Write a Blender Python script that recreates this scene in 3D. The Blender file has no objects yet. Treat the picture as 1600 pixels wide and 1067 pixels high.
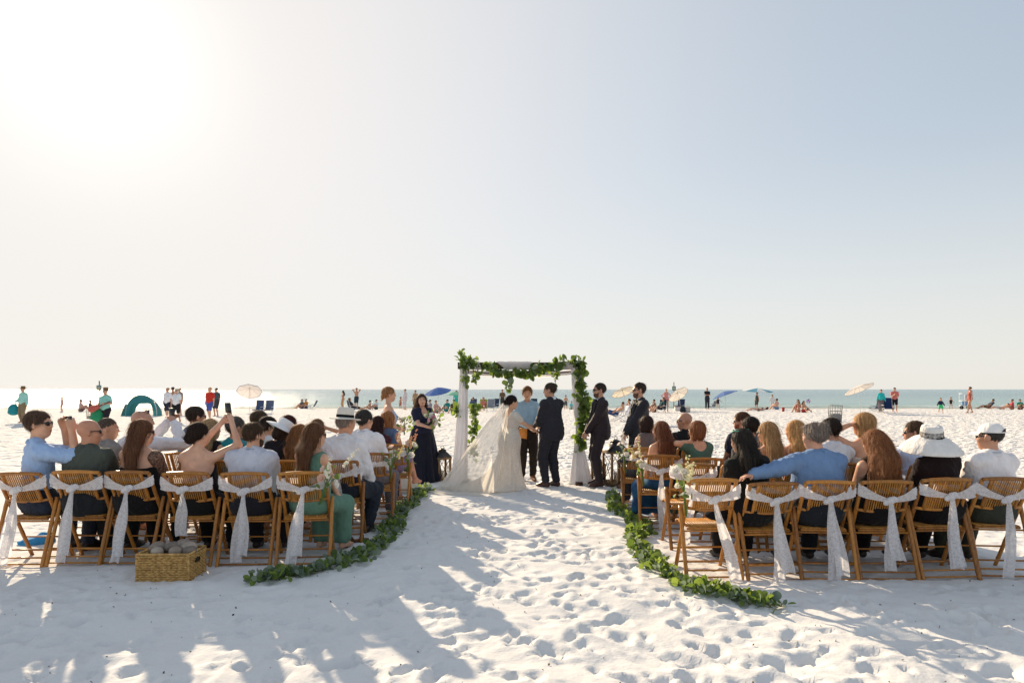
import bpy, math, random, colorsys
import numpy as np
from mathutils import Vector, Matrix

random.seed(7)
RNG = np.random.default_rng(11)
scene = bpy.context.scene
COL = scene.collection
RAD = math.radians
F = 1067.0          # focal length of the camera in pixels of the 1600 px photograph (24 mm on 36 mm)
EYE = 1.65          # camera height above the sand

# ------------------------------------------------------------------ camera, sky, sun, exposure
SUN_AZ, SUN_EL = RAD(-31.5), RAD(22.5)
cam_data = bpy.data.cameras.new("camera")
cam_data.lens = 24.0
cam_data.sensor_width = 36.0
cam_data.shift_y = 74.5 / 1600.0
cam_data.clip_start = 0.05
cam_data.clip_end = 20000.0
cam = bpy.data.objects.new("camera", cam_data)
cam.location = (0, 0, EYE)
cam.rotation_euler = (RAD(90), 0, 0)
COL.objects.link(cam)
scene.camera = cam

world = bpy.data.worlds.new("World")
scene.world = world
world.use_nodes = True
wn, wl = world.node_tree.nodes, world.node_tree.links
wn.clear()
wout = wn.new("ShaderNodeOutputWorld")
wbg = wn.new("ShaderNodeBackground")
wbg.inputs["Strength"].default_value = 0.104
sky = wn.new("ShaderNodeTexSky")
sky.sky_type = 'NISHITA'
sky.sun_disc = False
sky.sun_elevation = SUN_EL
sky.sun_rotation = SUN_AZ
sky.altitude = 0.0
sky.air_density = 1.0
sky.dust_density = 0.3
sky.ozone_density = 2.0
# hazy coastal air: softer steps between the sun's side and the far side, and a pale warm band all round the horizon
gam = wn.new("ShaderNodeGamma")
gam.inputs["Gamma"].default_value = 0.38
hsv = wn.new("ShaderNodeHueSaturation")
hsv.inputs["Saturation"].default_value = 0.88
hsv.inputs["Value"].default_value = 2.4
wtc = wn.new("ShaderNodeTexCoord")
wsx = wn.new("ShaderNodeSeparateXYZ")
wl.new(wtc.outputs["Generated"], wsx.inputs[0])
wmr = wn.new("ShaderNodeMapRange")
wmr.interpolation_type = 'SMOOTHSTEP'
wmr.inputs[1].default_value = 0.34; wmr.inputs[2].default_value = -0.02
wmr.inputs[3].default_value = 0.0; wmr.inputs[4].default_value = 0.7
wl.new(wsx.outputs["Z"], wmr.inputs[0])
wmx = wn.new("ShaderNodeMix"); wmx.data_type = 'RGBA'
wmx.inputs["B"].default_value = (5.3, 5.15, 4.85, 1)
wl.new(sky.outputs[0], gam.inputs["Color"])
wl.new(gam.outputs[0], hsv.inputs["Color"])
wl.new(wmr.outputs[0], wmx.inputs["Factor"])
# the sun's pale warm aureole in the haze
wvm = wn.new("ShaderNodeVectorMath"); wvm.operation = 'DOT_PRODUCT'
wl.new(wtc.outputs["Generated"], wvm.inputs[0])
wvm.inputs[1].default_value = (math.sin(SUN_AZ) * math.cos(SUN_EL), math.cos(SUN_AZ) * math.cos(SUN_EL), math.sin(SUN_EL))
wmxx = wn.new("ShaderNodeMath"); wmxx.operation = 'MAXIMUM'; wmxx.inputs[1].default_value = 0.0
wpw = wn.new("ShaderNodeMath"); wpw.operation = 'POWER'; wpw.inputs[1].default_value = 5.0
wsc = wn.new("ShaderNodeMath"); wsc.operation = 'MULTIPLY'; wsc.inputs[1].default_value = 0.92
wl.new(wvm.outputs["Value"], wmxx.inputs[0]); wl.new(wmxx.outputs[0], wpw.inputs[0]); wl.new(wpw.outputs[0], wsc.inputs[0])
wau = wn.new("ShaderNodeMix"); wau.data_type = 'RGBA'
wau.inputs["B"].default_value = (5.85, 5.55, 5.3, 1)
wl.new(wsc.outputs[0], wau.inputs["Factor"])
wl.new(hsv.outputs[0], wau.inputs["A"])
wpw2 = wn.new("ShaderNodeMath"); wpw2.operation = 'POWER'; wpw2.inputs[1].default_value = 150.0
wl.new(wmxx.outputs[0], wpw2.inputs[0])
wco = wn.new("ShaderNodeMix"); wco.data_type = 'RGBA'
wco.inputs["B"].default_value = (7.6, 7.3, 6.9, 1)
wl.new(wpw2.outputs[0], wco.inputs["Factor"])
wl.new(wau.outputs["Result"], wco.inputs["A"])
wl.new(wco.outputs["Result"], wmx.inputs["A"])
wl.new(wmx.outputs["Result"], wbg.inputs["Color"])
wl.new(wbg.outputs[0], wout.inputs["Surface"])

sun_data = bpy.data.lights.new("sun", 'SUN')
sun_data.energy = 4.7
sun_data.angle = RAD(0.6)
sun_data.color = (1.0, 0.80, 0.56)
sun = bpy.data.objects.new("sun", sun_data)
sdir = Vector((math.sin(SUN_AZ) * math.cos(SUN_EL), math.cos(SUN_AZ) * math.cos(SUN_EL), math.sin(SUN_EL)))
sun.rotation_euler = sdir.to_track_quat('Z', 'Y').to_euler()
sun.location = sdir * 60
COL.objects.link(sun)

vs = scene.view_settings
vs.view_transform = 'Standard'
vs.look = 'None'
vs.exposure = 0.65
vs.gamma = 1.0
vs.use_curve_mapping = False
scene.cycles.use_denoising = True
scene.cycles.max_bounces = 6
scene.cycles.diffuse_bounces = 3
scene.cycles.glossy_bounces = 2
scene.cycles.transmission_bounces = 4
scene.cycles.transparent_max_bounces = 12
scene.cycles.sample_clamp_indirect = 6.0
scene.cycles.caustics_reflective = False
scene.cycles.caustics_refractive = False


# ------------------------------------------------------------------ small helpers
def PX(px, Y):
    """world X of photograph column px at distance Y"""
    return (px - 800.0) / F * Y


def YF(py):
    """distance of a point on the level sand seen at photograph row py"""
    return F * EYE / (py - 608.0)


def PZ(py, Y):
    return EYE - (py - 608.0) / F * Y


def srgb(h):
    h = h.lstrip('#')
    out = []
    for i in (0, 2, 4):
        c = int(h[i:i + 2], 16) / 255.0
        out.append(c / 12.92 if c <= 0.04045 else ((c + 0.055) / 1.055) ** 2.4)
    return tuple(out)


def link(o, parent=None):
    COL.objects.link(o)
    if parent is not None:
        o.parent = parent
    return o


def tag(o, label=None, cat=None, group=None, kind=None):
    if label: o["label"] = label
    if cat: o["category"] = cat
    if group: o["group"] = group
    if kind: o["kind"] = kind
    return o


def empty(name, loc=(0, 0, 0), rz=0.0, label=None, cat=None, group=None, rot=None, scale=None):
    o = bpy.data.objects.new(name, None)
    o.empty_display_size = 0.1
    o.location = loc
    o.rotation_euler = rot if rot is not None else (0, 0, rz)
    if scale is not None: o.scale = (scale, scale, scale) if not isinstance(scale, tuple) else scale
    COL.objects.link(o)
    return tag(o, label, cat, group)


def mesh_np(name, v, faces, mat=None, smooth=True, mat_idx=None):
    """mesh from numpy: v (n,3); faces (m,4) or (m,3) or a list of such arrays"""
    if not isinstance(faces, list): faces = [faces]
    faces = [np.asarray(f, dtype=np.int32) for f in faces if len(f)]
    me = bpy.data.meshes.new(name)
    v = np.ascontiguousarray(v, dtype=np.float32)
    me.vertices.add(len(v))
    me.vertices.foreach_set("co", v.ravel())
    loops = np.concatenate([f.ravel() for f in faces]) if faces else np.zeros(0, np.int32)
    tot = np.concatenate([np.full(len(f), f.shape[1], np.int32) for f in faces]) if faces else np.zeros(0, np.int32)
    start = np.concatenate([[0], np.cumsum(tot)[:-1]]).astype(np.int32) if len(tot) else tot
    me.loops.add(len(loops))
    me.loops.foreach_set("vertex_index", loops)
    me.polygons.add(len(tot))
    me.polygons.foreach_set("loop_start", start)
    me.polygons.foreach_set("loop_total", tot)
    if smooth:
        me.polygons.foreach_set("use_smooth", np.ones(len(tot), dtype=bool))
    if mat is not None:
        for m in (mat if isinstance(mat, (list, tuple)) else [mat]):
            me.materials.append(m)
    if mat_idx is not None:
        me.polygons.foreach_set("material_index", np.asarray(mat_idx, dtype=np.int32))
    me.update(calc_edges=True)
    return me


def obj(name, me, parent=None, loc=None, rot=None, scale=None):
    o = bpy.data.objects.new(name, me)
    if loc is not None: o.location = loc
    if rot is not None: o.rotation_euler = rot
    if scale is not None: o.scale = scale
    return link(o, parent)


def copy_tree(o, parent=None):
    c = o.copy()
    COL.objects.link(c)
    c.parent = parent
    for ch in o.children:
        copy_tree(ch, c)
    return c


class MB:
    """collects simple shapes into one mesh"""
    def __init__(s):
        s.v, s.q, s.t, s.n = [], [], [], 0

    def add(s, v, q=None, t=None):
        v = np.asarray(v, float).reshape(-1, 3)
        if q is not None and len(q): s.q.append(np.asarray(q, int) + s.n)
        if t is not None and len(t): s.t.append(np.asarray(t, int) + s.n)
        s.v.append(v)
        s.n += len(v)
        return s

    def box(s, c, size, R=None):
        d = np.array([[x, y, z] for x in (-.5, .5) for y in (-.5, .5) for z in (-.5, .5)]) * np.asarray(size, float)
        if R is not None: d = d @ np.asarray(R).T
        return s.add(d + np.asarray(c, float), [[0, 1, 3, 2], [4, 6, 7, 5], [0, 4, 5, 1], [2, 3, 7, 6], [0, 2, 6, 4], [1, 5, 7, 3]])

    def tube(s, pts, r, n=6, cap=True, flat=None):
        pts = np.asarray(pts, float)
        m = len(pts)
        r = np.broadcast_to(np.asarray(r, float), (m,))
        tan = np.gradient(pts, axis=0)
        tan /= np.linalg.norm(tan, axis=1, keepdims=True) + 1e-9
        up = np.array([0, 0, 1.0]) if abs(tan[0][2]) < .9 else np.array([0, 1.0, 0])
        rings = []
        for i in range(m):
            a = np.cross(tan[i], up); a /= np.linalg.norm(a) + 1e-9
            b = np.cross(a, tan[i])
            th = np.arange(n) / n * 2 * np.pi
            fx, fy = (1, 1) if flat is None else flat
            rings.append(pts[i] + r[i] * (np.cos(th)[:, None] * a * fx + np.sin(th)[:, None] * b * fy))
        v = np.concatenate(rings)
        q = []
        for i in range(m - 1):
            for j in range(n):
                k = (j + 1) % n
                q.append([i * n + j, (i + 1) * n + j, (i + 1) * n + k, i * n + k])
        t = []
        if cap:
            v = np.vstack([v, pts[0], pts[-1]])
            c0, c1 = m * n, m * n + 1
            for j in range(n):
                k = (j + 1) % n
                t.append([c0, j, k]); t.append([c1, (m - 1) * n + k, (m - 1) * n + j])
        return s.add(v, q, t)

    def lathe(s, prof, n=16, c=(0, 0, 0), R=None):
        prof = np.asarray(prof, float)
        th = np.arange(n) / n * 2 * np.pi
        v = np.concatenate([np.stack([p[0] * np.cos(th), p[0] * np.sin(th), np.full(n, p[1])], 1) for p in prof])
        if R is not None: v = v @ np.asarray(R).T
        v = v + np.asarray(c, float)
        q = [[i * n + j, i * n + (j + 1) % n, (i + 1) * n + (j + 1) % n, (i + 1) * n + j] for i in range(len(prof) - 1) for j in range(n)]
        return s.add(v, q)

    def grid(s, P):
        """P: (a,b,3) array of points"""
        a, b = P.shape[:2]
        i, j = np.meshgrid(np.arange(a - 1), np.arange(b - 1), indexing='ij')
        k = (i * b + j).ravel()
        return s.add(P.reshape(-1, 3), np.stack([k, k + 1, k + b + 1, k + b], 1))

    def ball(s, c, r, n=8, m=6, R=None):
        prof = [(max(math.sin(math.pi * i / m), 1e-3), -math.cos(math.pi * i / m)) for i in range(m + 1)]
        sub = MB().lathe(prof, n)
        v = sub.v[0] * np.broadcast_to(np.asarray(r, float), (3,))
        if R is not None: v = v @ np.asarray(R).T
        return s.add(v + np.asarray(c, float), sub.q[0])

    def mesh(s, name, mat, smooth=True):
        f = []
        if s.q: f.append(np.concatenate(s.q))
        if s.t: f.append(np.concatenate(s.t))
        return mesh_np(name, np.concatenate(s.v), f, mat, smooth)

    def build(s, name, mat, parent=None, smooth=True, **kw):
        return obj(name, s.mesh(name, mat, smooth), parent, **kw)


def rotz(a):
    c, s = math.cos(a), math.sin(a)
    return np.array([[c, -s, 0], [s, c, 0], [0, 0, 1.0]])


def rotx(a):
    c, s = math.cos(a), math.sin(a)
    return np.array([[1.0, 0, 0], [0, c, -s], [0, s, c]])


def roty(a):
    c, s = math.cos(a), math.sin(a)
    return np.array([[c, 0, s], [0, 1.0, 0], [-s, 0, c]])


# ------------------------------------------------------------------ materials
_MATS = {}


def _base(name):
    m = bpy.data.materials.new(name)
    m.use_nodes = True
    nt = m.node_tree
    return m, nt, nt.nodes["Principled BSDF"], nt.nodes, nt.links


def noise_mat(name, col, rough=0.8, var=0.12, scale=30, bump=0.0, bscale=None, spec=0.3, sheen=0.0, stretch=(1, 1, 1), trans=0.0, metal=0.0, sss=0.0, hue=None, bdist=0.01):
    """one colour with grain: noise moves the value a little and gives fine relief"""
    key = (name, tuple(col))
    if key in _MATS: return _MATS[key]
    m, nt, b, N, L = _base(name)
    tc = N.new("ShaderNodeTexCoord")
    mp = N.new("ShaderNodeMapping")
    mp.inputs["Scale"].default_value = stretch
    L.new(tc.outputs["Object"], mp.inputs["Vector"])
    nz = N.new("ShaderNodeTexNoise")
    nz.inputs["Scale"].default_value = scale
    nz.inputs["Detail"].default_value = 4
    L.new(mp.outputs[0], nz.inputs["Vector"])
    ramp = N.new("ShaderNodeMix"); ramp.data_type = 'RGBA'
    c2 = hue if hue is not None else tuple(min(1, c * (1 + var)) for c in col)
    c1 = tuple(c * (1 - var) for c in col)
    ramp.inputs["A"].default_value = (*c1, 1)
    ramp.inputs["B"].default_value = (*c2, 1)
    mr = N.new("ShaderNodeMapRange")
    mr.inputs[1].default_value = 0.3; mr.inputs[2].default_value = 0.7
    L.new(nz.outputs[0], mr.inputs[0])
    L.new(mr.outputs[0], ramp.inputs["Factor"])
    L.new(ramp.outputs["Result"], b.inputs["Base Color"])
    b.inputs["Roughness"].default_value = rough
    b.inputs["Specular IOR Level"].default_value = spec
    b.inputs["Metallic"].default_value = metal
    if sheen: b.inputs["Sheen Weight"].default_value = sheen
    if sss:
        b.inputs["Subsurface Weight"].default_value = sss
        b.inputs["Subsurface Radius"].default_value = (0.03, 0.012, 0.006)
        b.inputs["Subsurface Scale"].default_value = 0.3
    if bump:
        n2 = N.new("ShaderNodeTexNoise")
        n2.inputs["Scale"].default_value = bscale or scale
        n2.inputs["Detail"].default_value = 3
        L.new(mp.outputs[0], n2.inputs["Vector"])
        bp = N.new("ShaderNodeBump")
        bp.inputs["Strength"].default_value = bump
        bp.inputs["Distance"].default_value = bdist
        L.new(n2.outputs[0], bp.inputs["Height"])
        L.new(bp.outputs[0], b.inputs["Normal"])
    if trans:
        out = N["Material Output"]
        tr = N.new("ShaderNodeBsdfTranslucent")
        hv = N.new("ShaderNodeHueSaturation"); hv.inputs["Value"].default_value = 1.7 if name.startswith("hair") else 1.0; hv.inputs["Saturation"].default_value = .72 if name.startswith("hair") else 1.0
        L.new(ramp.outputs["Result"], hv.inputs["Color"]); L.new(hv.outputs[0], tr.inputs["Color"])
        mx = N.new("ShaderNodeMixShader")
        mx.inputs[0].default_value = trans
        L.new(b.outputs[0], mx.inputs[1]); L.new(tr.outputs[0], mx.inputs[2])
        L.new(mx.outputs[0], out.inputs["Surface"])
    _MATS[key] = m
    return m


def cloth(hexcol, name="cloth", trans=0.0):
    return noise_mat(name + hexcol, srgb(hexcol), rough=0.92, var=0.07, scale=14, bump=0.9, bscale=15, spec=0.12, sheen=0.08, stretch=(1, 1, .5), trans=trans, bdist=0.03)


def skin(hexcol):
    c = tuple(.84 * q + .16 * w for q, w in zip(srgb(hexcol), (.66, .50, .43)))
    return noise_mat("skin" + hexcol, c, rough=0.48, var=0.13, scale=14, spec=0.4, sss=0.0)


def hairmat(hexcol):
    c = srgb(hexcol); g0 = sum(c) / 3
    c = tuple(min(.9, (.82 * q + .18 * g0) * 1.2 + .012) for q in c)
    return noise_mat("hair" + hexcol, c, rough=0.62, var=0.45, scale=60, bump=0.4, bscale=90, spec=0.22, stretch=(1.6, 1.6, .12), trans=0.45, bdist=0.004)


def metal(hexcol, rough=0.45):
    return noise_mat("metal" + hexcol, srgb(hexcol), rough=rough, var=0.15, scale=40, metal=0.0, spec=0.5)


# ------------------------------------------------------------------ the sand, one sheet with its footprints
def value_noise(x, y, seed, freq):
    """smooth lattice noise in -1..1 on arrays"""
    r = np.random.default_rng(seed)
    tab = r.uniform(-1, 1, (256, 256))
    xf, yf = x * freq, y * freq
    xi, yi = np.floor(xf).astype(int), np.floor(yf).astype(int)
    u, w = xf - xi, yf - yi
    u = u * u * (3 - 2 * u); w = w * w * (3 - 2 * w)
    a = tab[xi & 255, yi & 255]; b = tab[(xi + 1) & 255, yi & 255]
    c = tab[xi & 255, (yi + 1) & 255]; d = tab[(xi + 1) & 255, (yi + 1) & 255]
    return (a * (1 - u) + b * u) * (1 - w) + (c * (1 - u) + d * u) * w


def axis_steps(lo, fine_lo, fine_hi, hi, step, grow):
    mid = list(np.arange(fine_lo, fine_hi, step))
    out, s, p = [], step, fine_hi
    while p < hi:
        out.append(p); s *= grow; p += s
    out.append(hi)
    low, s, p = [], step, fine_lo
    while p > lo:
        s *= grow; p -= s; low.append(max(p, lo))
    return np.array(low[::-1] + mid + out)


def build_sand():
    xs = axis_steps(-120, -5.4, 5.4, 120, 0.027, 1.04)
    ys = axis_steps(-6, 2.9, 10.5, 72, 0.027, 1.024)
    X, Y = np.meshgrid(xs, ys, indexing='ij')
    Z = (0.030 * value_noise(X, Y, 1, 0.45) + 0.022 * value_noise(X, Y, 2, 1.1) + 0.016 * value_noise(X, Y, 3, 2.6)
         + 0.010 * value_noise(X, Y, 4, 5.5) + 0.004 * value_noise(X, Y, 5, 13.0) + 0.0015 * value_noise(X, Y, 6, 30))
    # trodden hollows: heel-and-toe pits with a pushed-up rim
    r = np.random.default_rng(5)
    n = 11000
    px = r.uniform(-9.5, 9.5, n); py = 2.4 + 17.0 * r.uniform(0, 1, n) ** 1.15
    ang = r.normal(math.pi / 2, .8, n); ln = r.uniform(.05, .135, n); wd = r.uniform(.03, .066, n); dp = r.uniform(.006, .030, n)
    for a, b, t, l, w, d in zip(px, py, ang, ln, wd, dp):
        R = l * 2.6
        i0, i1 = np.searchsorted(xs, [a - R, a + R]); j0, j1 = np.searchsorted(ys, [b - R, b + R])
        if i1 - i0 < 2 or j1 - j0 < 2: continue
        dx = xs[i0:i1][:, None] - a; dy = ys[j0:j1][None, :] - b
        u = (dx * math.cos(t) + dy * math.sin(t)) / l; v = (-dx * math.sin(t) + dy * math.cos(t)) / w
        w2 = w * (1 + .25 * np.sin(2.2 * u))
        q = np.sqrt(u * u + (v * w / w2) ** 2)
        q = q + .16 * np.sin(u * 5.1 + a * 31) * np.cos(v * 4.3 + b * 17)
        pit = -d / (1 + np.exp((q - .95) * 8))
        rim = .28 * d * np.exp(-((q - 1.45) / .38) ** 2)
        Z[i0:i1, j0:j1] += pit + rim
    # calmer and level where chairs and people stand, and towards the waterline
    def calm(x0, x1, y0, y1, k, f):
        m = 1 / (1 + np.exp(-(X - x0) / f)) / (1 + np.exp((X - x1) / f)) / (1 + np.exp(-(Y - y0) / f)) / (1 + np.exp((Y - y1) / f))
        return 1 - k * m
    Z *= calm(-8, -1.35, 5.6, 11, .55, .15) * calm(1.2, 9, 5.4, 11, .55, .15)
    Z *= 1 - .6 / (1 + np.exp((Y - 2.2) / .3))
    # left part of the foreground is softer, wind-smoothed
    Z *= 1 - .12 / (1 + np.exp((X + .6 - .25 * (Y - 6)) / .5)) * (Y < 11)
    far = np.clip((Y - 20) / 12, 0, 1)
    Z = Z * (1 - .3 * far) + far * (.045 * value_noise(X, Y, 8, .7) * np.clip((58 - Y) / 20, 0, 1))
    Z -= np.clip((Y - 52) / 14, 0, 2) ** 1.3 * .16
    a, b = X.shape
    i, j = np.meshgrid(np.arange(a - 1), np.arange(b - 1), indexing='ij')
    k = (i * b + j).ravel()
    V = np.stack([X, Y, Z], -1).reshape(-1, 3)
    global SAND
    SAND = (xs, ys, Z)
    m, nt, bs, N, L = _base("white_sand")
    tc = N.new("ShaderNodeTexCoord")
    n1 = N.new("ShaderNodeTexNoise"); n1.inputs["Scale"].default_value = 900; n1.inputs["Detail"].default_value = 2
    n2 = N.new("ShaderNodeTexNoise"); n2.inputs["Scale"].default_value = 1.3; n2.inputs["Detail"].default_value = 5
    n3 = N.new("ShaderNodeTexNoise"); n3.inputs["Scale"].default_value = 3.4; n3.inputs["Detail"].default_value = 3
    n4 = N.new("ShaderNodeTexNoise"); n4.inputs["Scale"].default_value = 34; n4.inputs["Detail"].default_value = 4
    for q in (n1, n2, n3, n4): L.new(tc.outputs["Object"], q.inputs["Vector"])
    mx = N.new("ShaderNodeMix"); mx.data_type = 'RGBA'
    mx.inputs["A"].default_value = (.79, .775, .76, 1); mx.inputs["B"].default_value = (.87, .86, .848, 1)
    L.new(n2.outputs[0], mx.inputs["Factor"])
    mg = N.new("ShaderNodeMix"); mg.data_type = 'RGBA'; mg.blend_type = 'MULTIPLY'; mg.inputs["Factor"].default_value = .22
    L.new(mx.outputs["Result"], mg.inputs["A"]); L.new(n1.outputs["Color"], mg.inputs["B"])
    # damp sand along the waterline is darker
    sx = N.new("ShaderNodeSeparateXYZ"); L.new(tc.outputs["Object"], sx.inputs[0])
    mr = N.new("ShaderNodeMapRange"); mr.inputs[1].default_value = -.07; mr.inputs[2].default_value = -.12
    L.new(sx.outputs["Z"], mr.inputs[0])
    mw = N.new("ShaderNodeMix"); mw.data_type = 'RGBA'; mw.inputs["B"].default_value = (.40, .36, .30, 1)
    L.new(mr.outputs[0], mw.inputs["Factor"]); L.new(mg.outputs["Result"], mw.inputs["A"])
    L.new(mw.outputs["Result"], bs.inputs["Base Color"])
    bs.inputs["Roughness"].default_value = .95; bs.inputs["Specular IOR Level"].default_value = .1
    b1 = N.new("ShaderNodeBump"); b1.inputs["Strength"].default_value = .35; b1.inputs["Distance"].default_value = .012
    b2 = N.new("ShaderNodeBump"); b2.inputs["Strength"].default_value = 1.0; b2.inputs["Distance"].default_value = .34
    L.new(n4.outputs[0], b1.inputs["Height"])
    # far trodden sand, where the sheet is too coarse to hold the pits
    my = N.new("ShaderNodeMapRange"); my.inputs[1].default_value = 11; my.inputs[2].default_value = 19
    L.new(sx.outputs["Y"], my.inputs[0])
    mm = N.new("ShaderNodeMath"); mm.operation = 'MULTIPLY'
    L.new(n3.outputs[0], mm.inputs[0]); L.new(my.outputs[0], mm.inputs[1])
    L.new(mm.outputs[0], b2.inputs["Height"])
    L.new(b2.outputs[0], b1.inputs["Normal"])
    L.new(b1.outputs[0], bs.inputs["Normal"])
    me = mesh_np("sand", V, np.stack([k, k + b, k + b + 1, k + 1], 1), m)
    o = obj("sand", me)
    tag(o, "pale trodden beach sand reaching to the waterline", None, None, "structure")


build_sand()


def GZ(x, y):
    """height of the sand"""
    xs, ys, Z = SAND
    i = int(np.clip(np.searchsorted(xs, x), 1, len(xs) - 1)); j = int(np.clip(np.searchsorted(ys, y), 1, len(ys) - 1))
    return float(Z[i, j])


def build_sea():
    xs = np.concatenate([-np.geomspace(9000, 10, 60), np.linspace(-9, 9, 8), np.geomspace(10, 9000, 60)])
    ys = np.concatenate([np.arange(57, 90, .28), np.geomspace(90, 9000, 90)])
    X, Y = np.meshgrid(xs, ys, indexing='ij')
    near = np.clip((130 - Y) / 60, 0, 1)
    sh = Y + 1.2 * value_noise(X, Y, 21, .05)
    Z = -.13 + near * (.035 * np.sin(sh * 1.15 + value_noise(X, Y, 22, .12) * 1.5) + .02 * value_noise(X, Y, 23, .4))
    # one small breaker rolling in
    Z += .16 * np.exp(-((sh - 66.5) / .55) ** 2) * (0.6 + .4 * value_noise(X, Y, 24, .05))
    a, b = X.shape
    i, j = np.meshgrid(np.arange(a - 1), np.arange(b - 1), indexing='ij')
    k = (i * b + j).ravel()
    m, nt, bs, N, L = _base("sea_water")
    tc = N.new("ShaderNodeTexCoord")
    sx = N.new("ShaderNodeSeparateXYZ"); L.new(tc.outputs["Object"], sx.inputs[0])
    mr = N.new("ShaderNodeMapRange"); mr.inputs[1].default_value = 62; mr.inputs[2].default_value = 190
    L.new(sx.outputs["Y"], mr.inputs[0])
    cr = N.new("ShaderNodeValToRGB")
    cr.color_ramp.elements[0].position = 0; cr.color_ramp.elements[0].color = (.38, .46, .37, 1)
    cr.color_ramp.elements[1].position = 1; cr.color_ramp.elements[1].color = (.10, .23, .27, 1)
    e = cr.color_ramp.elements.new(.16); e.color = (.20, .36, .35, 1)
    L.new(mr.outputs[0], cr.inputs[0])
    # foam specks near the shore
    fo = N.new("ShaderNodeTexNoise"); fo.inputs["Scale"].default_value = .9; fo.inputs["Detail"].default_value = 7
    mp = N.new("ShaderNodeMapping"); mp.inputs["Scale"].default_value = (.25, 1.4, 1)
    L.new(tc.outputs["Object"], mp.inputs[0]); L.new(mp.outputs[0], fo.inputs["Vector"])
    fr = N.new("ShaderNodeMapRange"); fr.inputs[1].default_value = .52; fr.inputs[2].default_value = .62
    L.new(fo.outputs[0], fr.inputs[0])
    fd = N.new("ShaderNodeMapRange"); fd.inputs[1].default_value = 78; fd.inputs[2].default_value = 63
    L.new(sx.outputs["Y"], fd.inputs[0])
    fm = N.new("ShaderNodeMath"); fm.operation = 'MULTIPLY'
    L.new(fr.outputs[0], fm.inputs[0]); L.new(fd.outputs[0], fm.inputs[1])
    mx = N.new("ShaderNodeMix"); mx.data_type = 'RGBA'; mx.inputs["B"].default_value = (.8, .82, .8, 1)
    L.new(fm.outputs[0], mx.inputs["Factor"]); L.new(cr.outputs[0], mx.inputs["A"])
    L.new(mx.outputs["Result"], bs.inputs["Base Color"])
    bs.inputs["Roughness"].default_value = .16
    bs.inputs["IOR"].default_value = 1.33
    w1 = N.new("ShaderNodeTexNoise"); w1.inputs["Scale"].default_value = .55; w1.inputs["Detail"].default_value = 6; w1.inputs["Roughness"].default_value = .62
    m2 = N.new("ShaderNodeMapping"); m2.inputs["Scale"].default_value = (.45, 1.2, 1)
    L.new(tc.outputs["Object"], m2.inputs[0]); L.new(m2.outputs[0], w1.inputs["Vector"])
    bp = N.new("ShaderNodeBump"); bp.inputs["Strength"].default_value = 1.0; bp.inputs["Distance"].default_value = .75
    L.new(w1.outputs[0], bp.inputs["Height"])
    L.new(bp.outputs[0], bs.inputs["Normal"])
    me = mesh_np("sea", np.stack([X, Y, Z], -1).reshape(-1, 3), np.stack([k, k + b, k + b + 1, k + 1], 1), m)
    o = obj("sea", me)
    tag(o, "calm pale turquoise sea running out to the horizon", None, None, "structure")


build_sea()
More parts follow.
